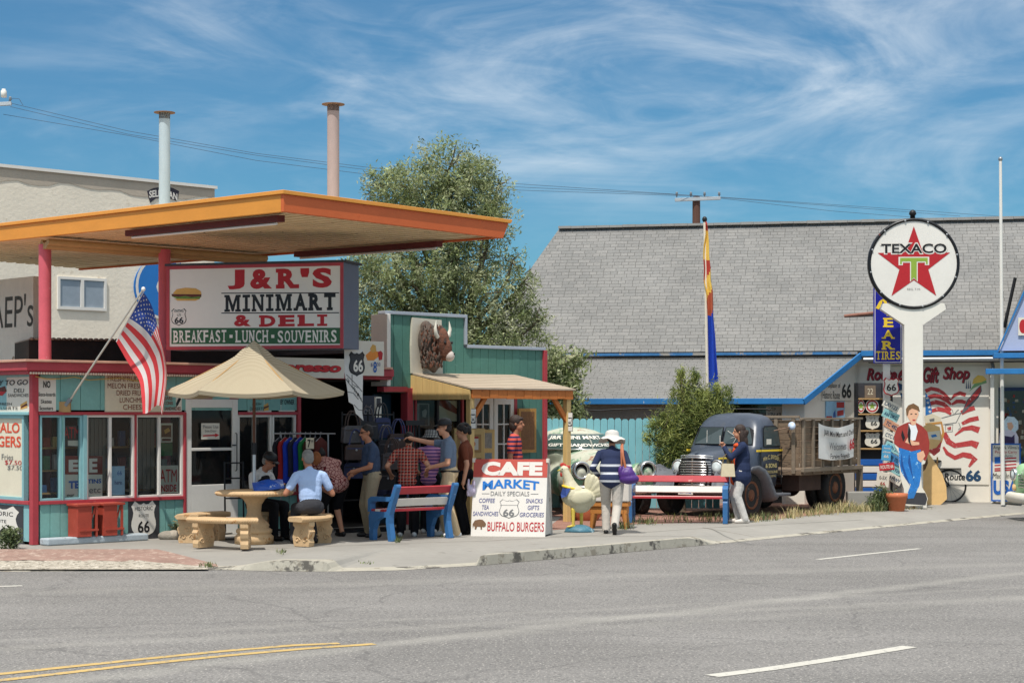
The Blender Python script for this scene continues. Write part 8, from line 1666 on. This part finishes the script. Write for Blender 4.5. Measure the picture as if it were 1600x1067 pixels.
board('relief_panel', "tall gilded brown relief panel leaning by the striped polo", 'panel', FS, 811, 638, 838, 707, M("gilt_edge", (176, 132, 70), .5, .2, 14, .3, 30), off=-.16, th=.05, polys=[([(814,643),(835,643),(835,702),(814,702)], M("brown_relief", (126, 86, 50), .5, .25, 5, .9, 12))])
board('portrait_print', "black and white portrait print in the annex window", 'poster', FS, 652, 630, 671, 665, M("print_grey", (150, 150, 150), .6, .25, 6), off=.03, th=.006, polys=[([(655,632),(669,632),(669,664),(655,664)], m_dkgrey), ([(659,639),(664,637),(667,643),(665,652),(660,651)], M("print_face", (176, 172, 168), .6, .2, 12)), ([(657,642),(659,635),(665,634),(668,640),(664,639),(660,642)], m_black)])
board('window_print', "folded red and cream flag print in the annex window", 'poster', FS, 684, 626, 716, 658, m_cream, off=.03, th=.006, polys=[([(684,626),(700,626),(716,640),(716,648),(698,640),(684,632)], M("print_redbrown", (132, 66, 56), .6, .2))])
for i, (px, lab, yy) in enumerate(((732, "small black and white 66 plate on the porch's nearer post", 0), (893, "small black and white 66 plate on the porch's outer post", 0))):
    s_ = (.05 if i == 0 else W_-.06)+p0; mb = MB(); mb.box(-.055,.055,0,.012,0,.33,m_black); q = FS.world(s_, -1.495, 1.56 if i else 1.62); o = mb.build('route_plate', None, q, FS.a-R(30) if i == 0 else FS.a-R(44), bevel=.003); tag(o, lab, 'sign', 'route plates on the porch posts')
    l = MB(); l.poly([(-.047,.008),(.047,.008),(.047,.322),(-.047,.322)], m_signwh, -.002); l.poly([(-.04,.09),(.04,.09),(.04,.24),(-.04,.24)], m_black, -.004); l.poly(shield_pts(-.035,.035,.10,.23), m_signwh, -.006); l.text("66", -.022,.022,.13,.18,m_black,-.008,.03); l.build('lettering', o)
# wall odds: porch lamp cable, loose stone
st3 = P(268, 838, 27.6); o = fuse([('e', (0,0,.05), (.16,.1,.08), None, M("grey_rock", (150, 142, 130), .9, .2, 6, .5, 20)), ('e', (.08,0,.06), (.1,.09,.08), None, M("grey_rock_light", (166, 156, 142), .9, .2, 6, .5, 20))], .012, 'rock', None, (st3.x, st3.y-.25, 0)); tag(o, "rough grey rock at the wall foot near the white door", 'rock')
# ================================================================== trees, shrubs and weeds
rg = np.random.default_rng(11)
def leaves(name, parent, lumps, n, size, mats, loc, asp=.55, droop=.25, shell=.55, up=0.0, clump=26, spread=.16, zmin=None):
    """lumps: (x, y, z, rx, ry, rz) masses filled with twig clusters of small pointed leaves"""
    w_ = np.array([l[3]*l[4]*l[5] for l in lumps])**.8; w_ = np.maximum(w_, w_.max()*.05); w_ /= w_.sum(); nc = n//clump
    li = rg.choice(len(lumps), nc, p=w_); L = np.array(lumps)[li]
    d = rg.normal(size=(nc, 3)); d /= np.linalg.norm(d, axis=1)[:, None]; r_ = (shell+(1-shell)*rg.random(nc)**.6)
    r_ *= 1+.10*np.sin(d[:, 0]*9+L[:, 0]*5)+.08*np.sin(d[:, 2]*11+L[:, 1]*3)
    c = L[:, :3]+d*r_[:, None]*L[:, 3:]
    tw = d+rg.normal(size=(nc, 3))*.6; tw[:, 2] += up; tw /= np.linalg.norm(tw, axis=1)[:, None]
    t = rg.random((nc, clump)); p = c[:, None]+tw[:, None]*(t[..., None]-.4)*spread*2.2+rg.normal(size=(nc, clump, 3))*spread*.42
    p[..., 2] -= droop*t**2*spread*2
    p = p.reshape(-1, 3); N = len(p); mid = np.repeat(rg.integers(0, len(mats), nc), clump)
    if zmin is not None: k = p[:, 2] > zmin; p, mid = p[k], mid[k]; N = len(p)
    n0 = rg.normal(size=(N, 3))+np.array([-.2, -.55, .9])*.75; n0 /= np.linalg.norm(n0, axis=1)[:, None]
    a = rg.normal(size=(N, 3)); a[:, 2] += up-.25; a -= n0*(a*n0).sum(1)[:, None]; a /= np.linalg.norm(a, axis=1)[:, None]; b = np.cross(n0, a); b /= np.linalg.norm(b, axis=1)[:, None]
    s_ = size*(.55+.9*rg.random(N))[:, None]; nn = np.cross(a, b)
    v = np.stack([p-a*s_, p+b*s_*asp*.5+nn*s_*.08, p+a*s_, p-b*s_*asp*.5+nn*s_*.08], 1).reshape(-1, 3)
    me = bpy.data.meshes.new(name); me.vertices.add(4*N); me.vertices.foreach_set('co', v.ravel()); me.loops.add(4*N); me.loops.foreach_set('vertex_index', np.arange(4*N, dtype=np.int32))
    me.polygons.add(N); me.polygons.foreach_set('loop_start', np.arange(N, dtype=np.int32)*4); me.polygons.foreach_set('material_index', mid.astype(np.int32)); me.update(calc_edges=True)
    for m in mats: me.materials.append(m)
    o = bpy.data.objects.new(name, me); COL.objects.link(o); o.location = loc
    if parent: o.parent = parent; o.location = (0, 0, 0)
    return o
m_bark = M("tree_bark", (104, 92, 78), .95, .25, 4, .7, 16, stretch=(1, 1, .2))
def px_lumps(L, Y, org, dep=.8):
    k = Y/F; return [((a-800)*k-org[0], Y+dy-org[1], CH+(HZ-b)*k, rx*k, rx*k*dep, ry*k) for a, b, rx, ry, dy in L]
def limb(mb, p, q, r0, r1, n=5, wob=.12):
    p, q = V(p), V(q); pts = [p.lerp(q, i/n)+V((random.uniform(-wob,wob), random.uniform(-wob,wob), 0))*(0 if i in (0, n) else 1) for i in range(n+1)]; mb.tube(pts, [r0+(r1-r0)*i/n for i in range(n+1)], m_bark, 8); return pts
lm = [leafmat("elm_leaf", (138, 150, 94), (154, 164, 112)), leafmat("elm_leaf_pale", (178, 186, 138), (158, 168, 118)), leafmat("elm_leaf_deep", (98, 112, 70), (118, 130, 86)), leafmat("elm_leaf_dust", (190, 192, 158), (170, 176, 134))]
Yt = 36.0; to = ((690-800)*Yt/F, Yt+.3)
tree = thing('broadleaf_tree', "tall loose crowned green tree between the shop and the shingled roof", 'tree', (*to, 0))
LT = [(700,268,62,52,0),(735,290,52,50,.3),(650,300,58,46,-.2),(598,290,34,34,0),(575,320,20,40,.2),(778,290,24,34,.1),(620,345,60,40,.2),(700,345,90,50,0),(770,340,36,40,0),(650,420,95,55,-.3),(730,410,60,50,.3),(570,430,40,50,0),(600,490,60,50,0),(690,490,75,55,.2),(760,460,42,42,-.2),(800,510,44,40,.1),(836,505,24,30,0),(760,540,70,40,0),(848,548,30,26,.1),(560,520,26,50,.2),(690,560,80,50,0),(800,410,22,30,0),(818,440,22,30,0),(812,470,34,34,.1)]
lump = px_lumps(LT, Yt, to, .75); leaves('crown', tree, lump, 84000, .040, lm, (0, 0, 0), shell=.25, spread=.15, clump=34)
mb = MB(); limb(mb, (0,0,-.1), (.1,.0,2.6), .24, .18, 5, .06); mb.build('trunk', tree)
mb = MB(); 
for i, l_ in enumerate(lump):
    b0 = V((.1,0,2.4+.25*(i%4))); limb(mb, b0, V(l_[:3]), .09, .02, 6, .15)
    for _ in range(3): d = V((random.gauss(0,1), random.gauss(0,1), random.gauss(.4,1))).normalized(); limb(mb, V(l_[:3]), V(l_[:3])+V((d.x*l_[3], d.y*l_[4], d.z*l_[5]))*.95, .02, .006, 4, .05)
mb.build('limbs', tree)
to2 = ((872-800)*37.2/F, 37.2); t2 = thing('broadleaf_shrub', "leafy shrub behind the porch corner and the rusty sedan", 'shrub', (*to2, 0))
lump = px_lumps([(868,575,26,30,0),(870,620,34,36,0),(880,660,28,30,-.2),(862,690,30,30,0),(895,660,16,20,0),(900,560,16,14,0),(890,600,18,18,.1)], 37.2, to2, .7); leaves('foliage', t2, lump, 9000, .06, lm, (0,0,0), shell=.3, spread=.17)
mb = MB(); limb(mb, (0,0,0), (.02,0,2.2), .07, .03, 5, .05)
for l_ in lump: limb(mb, (.0,0,.9), V(l_[:3]), .035, .01, 5, .06)
mb.build('stem', t2)
# conifer behind the truck
cm_ = [leafmat("juniper_sprig", (128, 140, 72), (152, 160, 92)), leafmat("juniper_sprig_deep", (80, 98, 52), (104, 118, 66)), leafmat("juniper_sprig_gold", (178, 182, 108), (150, 158, 86))]
Yc_ = 35.0; to3 = ((1065-800)*Yc_/F, Yc_); con = thing('conifer_shrub', "spiky yellow green conifer shrub behind the old truck", 'conifer', (*to3, 0))
lump = px_lumps([(1058,692,30,40,0),(1078,652,32,40,0),(1098,640,30,30,.2),(1074,612,14,26,0),(1120,630,22,22,.1),(1036,672,18,16,-.1),(1052,722,20,26,0),(1080,720,34,34,0),(1112,690,26,40,0),(1028,664,14,7,-.1),(1024,690,12,6,0)], Yc_, to3, .8); leaves('foliage', con, lump, 18500, .048, cm_, (0,0,0), asp=.26, shell=.35, up=.8, spread=.17, clump=24, droop=-.1)
mb = MB()
for i in range(34):
    l_ = random.choice(lump); a = random.uniform(0, 6.28); p = V(l_[:3])+V((l_[3]*math.cos(a), l_[4]*.6*math.sin(a), random.uniform(-.3,.9)*l_[5])); d = V((p.x-l_[0], p.y-l_[1], .25)).normalized()
    limb(mb, V((0,0,.8)).lerp(V(l_[:3]), .8), p+d*.18, .016, .004, 4, .03)
mb.build('branches', con)
spr = []
for i in range(70):
    l_ = random.choice(lump); a = random.uniform(-.6, 3.7); e = random.uniform(.1, 1.2); p = (l_[0]+l_[3]*1.08*math.cos(a)*math.cos(e*.6), l_[1]+l_[4]*.5*math.sin(a), l_[2]+l_[5]*1.1*math.sin(e)); spr.append((*p, .07, .05, .13))
leaves('sprigs', con, spr, 5200, .05, cm_, (0,0,0), asp=.3, shell=.1, up=1.2, spread=.06, clump=20, droop=-.2)
mb = MB(); limb(mb, (0,0,0), (.05,0,2.3), .09, .02, 6, .04); mb.build('trunk', con)
# small plants
gm = [leafmat("sage_leaf", (112, 126, 84), (136, 146, 104)), leafmat("sage_leaf_deep", (74, 90, 58), (92, 106, 70))]
def bush(name, label, loc, lumps, n, size, mats, up=.6, **kw):
    b = thing(name, label, 'plant', loc); leaves('foliage', b, lumps, n, size, mats, (0,0,0), up=up, clump=12, shell=.15, **kw); mb = MB()
    for l_ in lumps: mb.tube([(0,0,0), (l_[0]*.6, l_[1]*.6, l_[2]*.6), (l_[0], l_[1], l_[2]+l_[5]*.6)], [.008,.006,.003], m_bark, 5)
    mb.build('stem', b); return b
g_ = G(17, 856); bush('green_plant', "low sage green plant in front of the left 66 shield panel", (g_.x, g_.y-.05, 0), [(0,0,.12,.13,.1,.12),(.07,.0,.2,.08,.08,.09),(-.08,0,.16,.08,.08,.1),(.0,0,.24,.06,.06,.07)], 900, .035, gm, spread=.06)
dm = [leafmat("dry_straw", (200, 188, 146), (180, 166, 124)), leafmat("dry_straw_pale", (222, 206, 160), (200, 182, 130)), leafmat("dry_straw_green", (134, 136, 82), (112, 120, 72))]
g_ = G(270, 838); bush('dry_plant', "small dry pale plant by the wall under the white sign", (g_.x, g_.y-.12, .02), [(0,0,.12,.13,.08,.1),(.05,0,.17,.07,.06,.07),(-.06,0,.15,.07,.06,.08)], 500, .035, dm, spread=.05)
g_ = G(1362, 797); bush('green_plant', "wispy grey green bush against the concrete block wall", (g_.x+.12, g_.y-.15, 0), [(0,0,.2,.16,.12,.2),(.08,0,.36,.12,.1,.14),(-.1,0,.15,.12,.1,.15),(.16,0,.2,.1,.1,.18)], 1500, .035, gm, spread=.09)
# weeds in the yard (one mass nobody could count)
def grass(name, spots, mats, kind=True):
    vs, fs, mi = [], [], []
    for (px, py, rx, n, h) in spots:
        for _ in range(n):
            g = G(px+random.gauss(0, rx), py+random.uniform(-3.5, 2.5)); hh = h*random.uniform(.4, 1.15); a = random.uniform(0, 6.28); ln = random.uniform(.2, 1.1)*hh; w2 = random.uniform(.004, .008)
            dx, dy = math.cos(a), math.sin(a); p0 = V((g.x, g.y, .0)); p1 = p0+V((dx*ln*.4, dy*ln*.4, hh*.6)); p2 = p0+V((dx*ln, dy*ln, hh)); sdx, sdy = -dy*w2, dx*w2; o = len(vs)
            vs += [(p0.x-sdx,p0.y-sdy,0),(p0.x+sdx,p0.y+sdy,0),(p1.x+sdx*.8,p1.y+sdy*.8,p1.z),(p1.x-sdx*.8,p1.y-sdy*.8,p1.z),(p2.x,p2.y,p2.z)]
            fs += [(o,o+1,o+2,o+3),(o+3,o+2,o+4)]; q = random.randrange(len(mats)); mi += [q, q]
    me = bpy.data.meshes.new(name); me.from_pydata(vs, [], fs); [me.materials.append(m) for m in mats]; me.polygons.foreach_set('material_index', mi); o = bpy.data.objects.new(name, me); COL.objects.link(o); return tag(o, kind='stuff')
grass('dry_grass', [(1290,802,9,190,.20),(1318,799,9,260,.22),(1342,798,12,230,.17),(1266,805,7,80,.13),(1305,800,22,140,.11),(1355,797,10,160,.16),(1215,811,8,40,.10),(1385,795,10,160,.13),(1180,814,10,60,.12),(1425,794,14,120,.06),(1240,808,8,120,.2)], dm)
grass('green_weeds', [(978,825,5,110,.16),(1010,818,10,90,.14),(1060,815,18,70,.14),(1115,815,10,60,.15),(1195,812,10,110,.13),(1140,814,8,70,.15),(622,846,3,50,.10),(690,838,3,26,.06),(440,864,4,40,.05),(325,884,5,60,.05),(572,880,5,20,.03),(1370,797,8,160,.25)], [gm[0], gm[1], dm[2]])
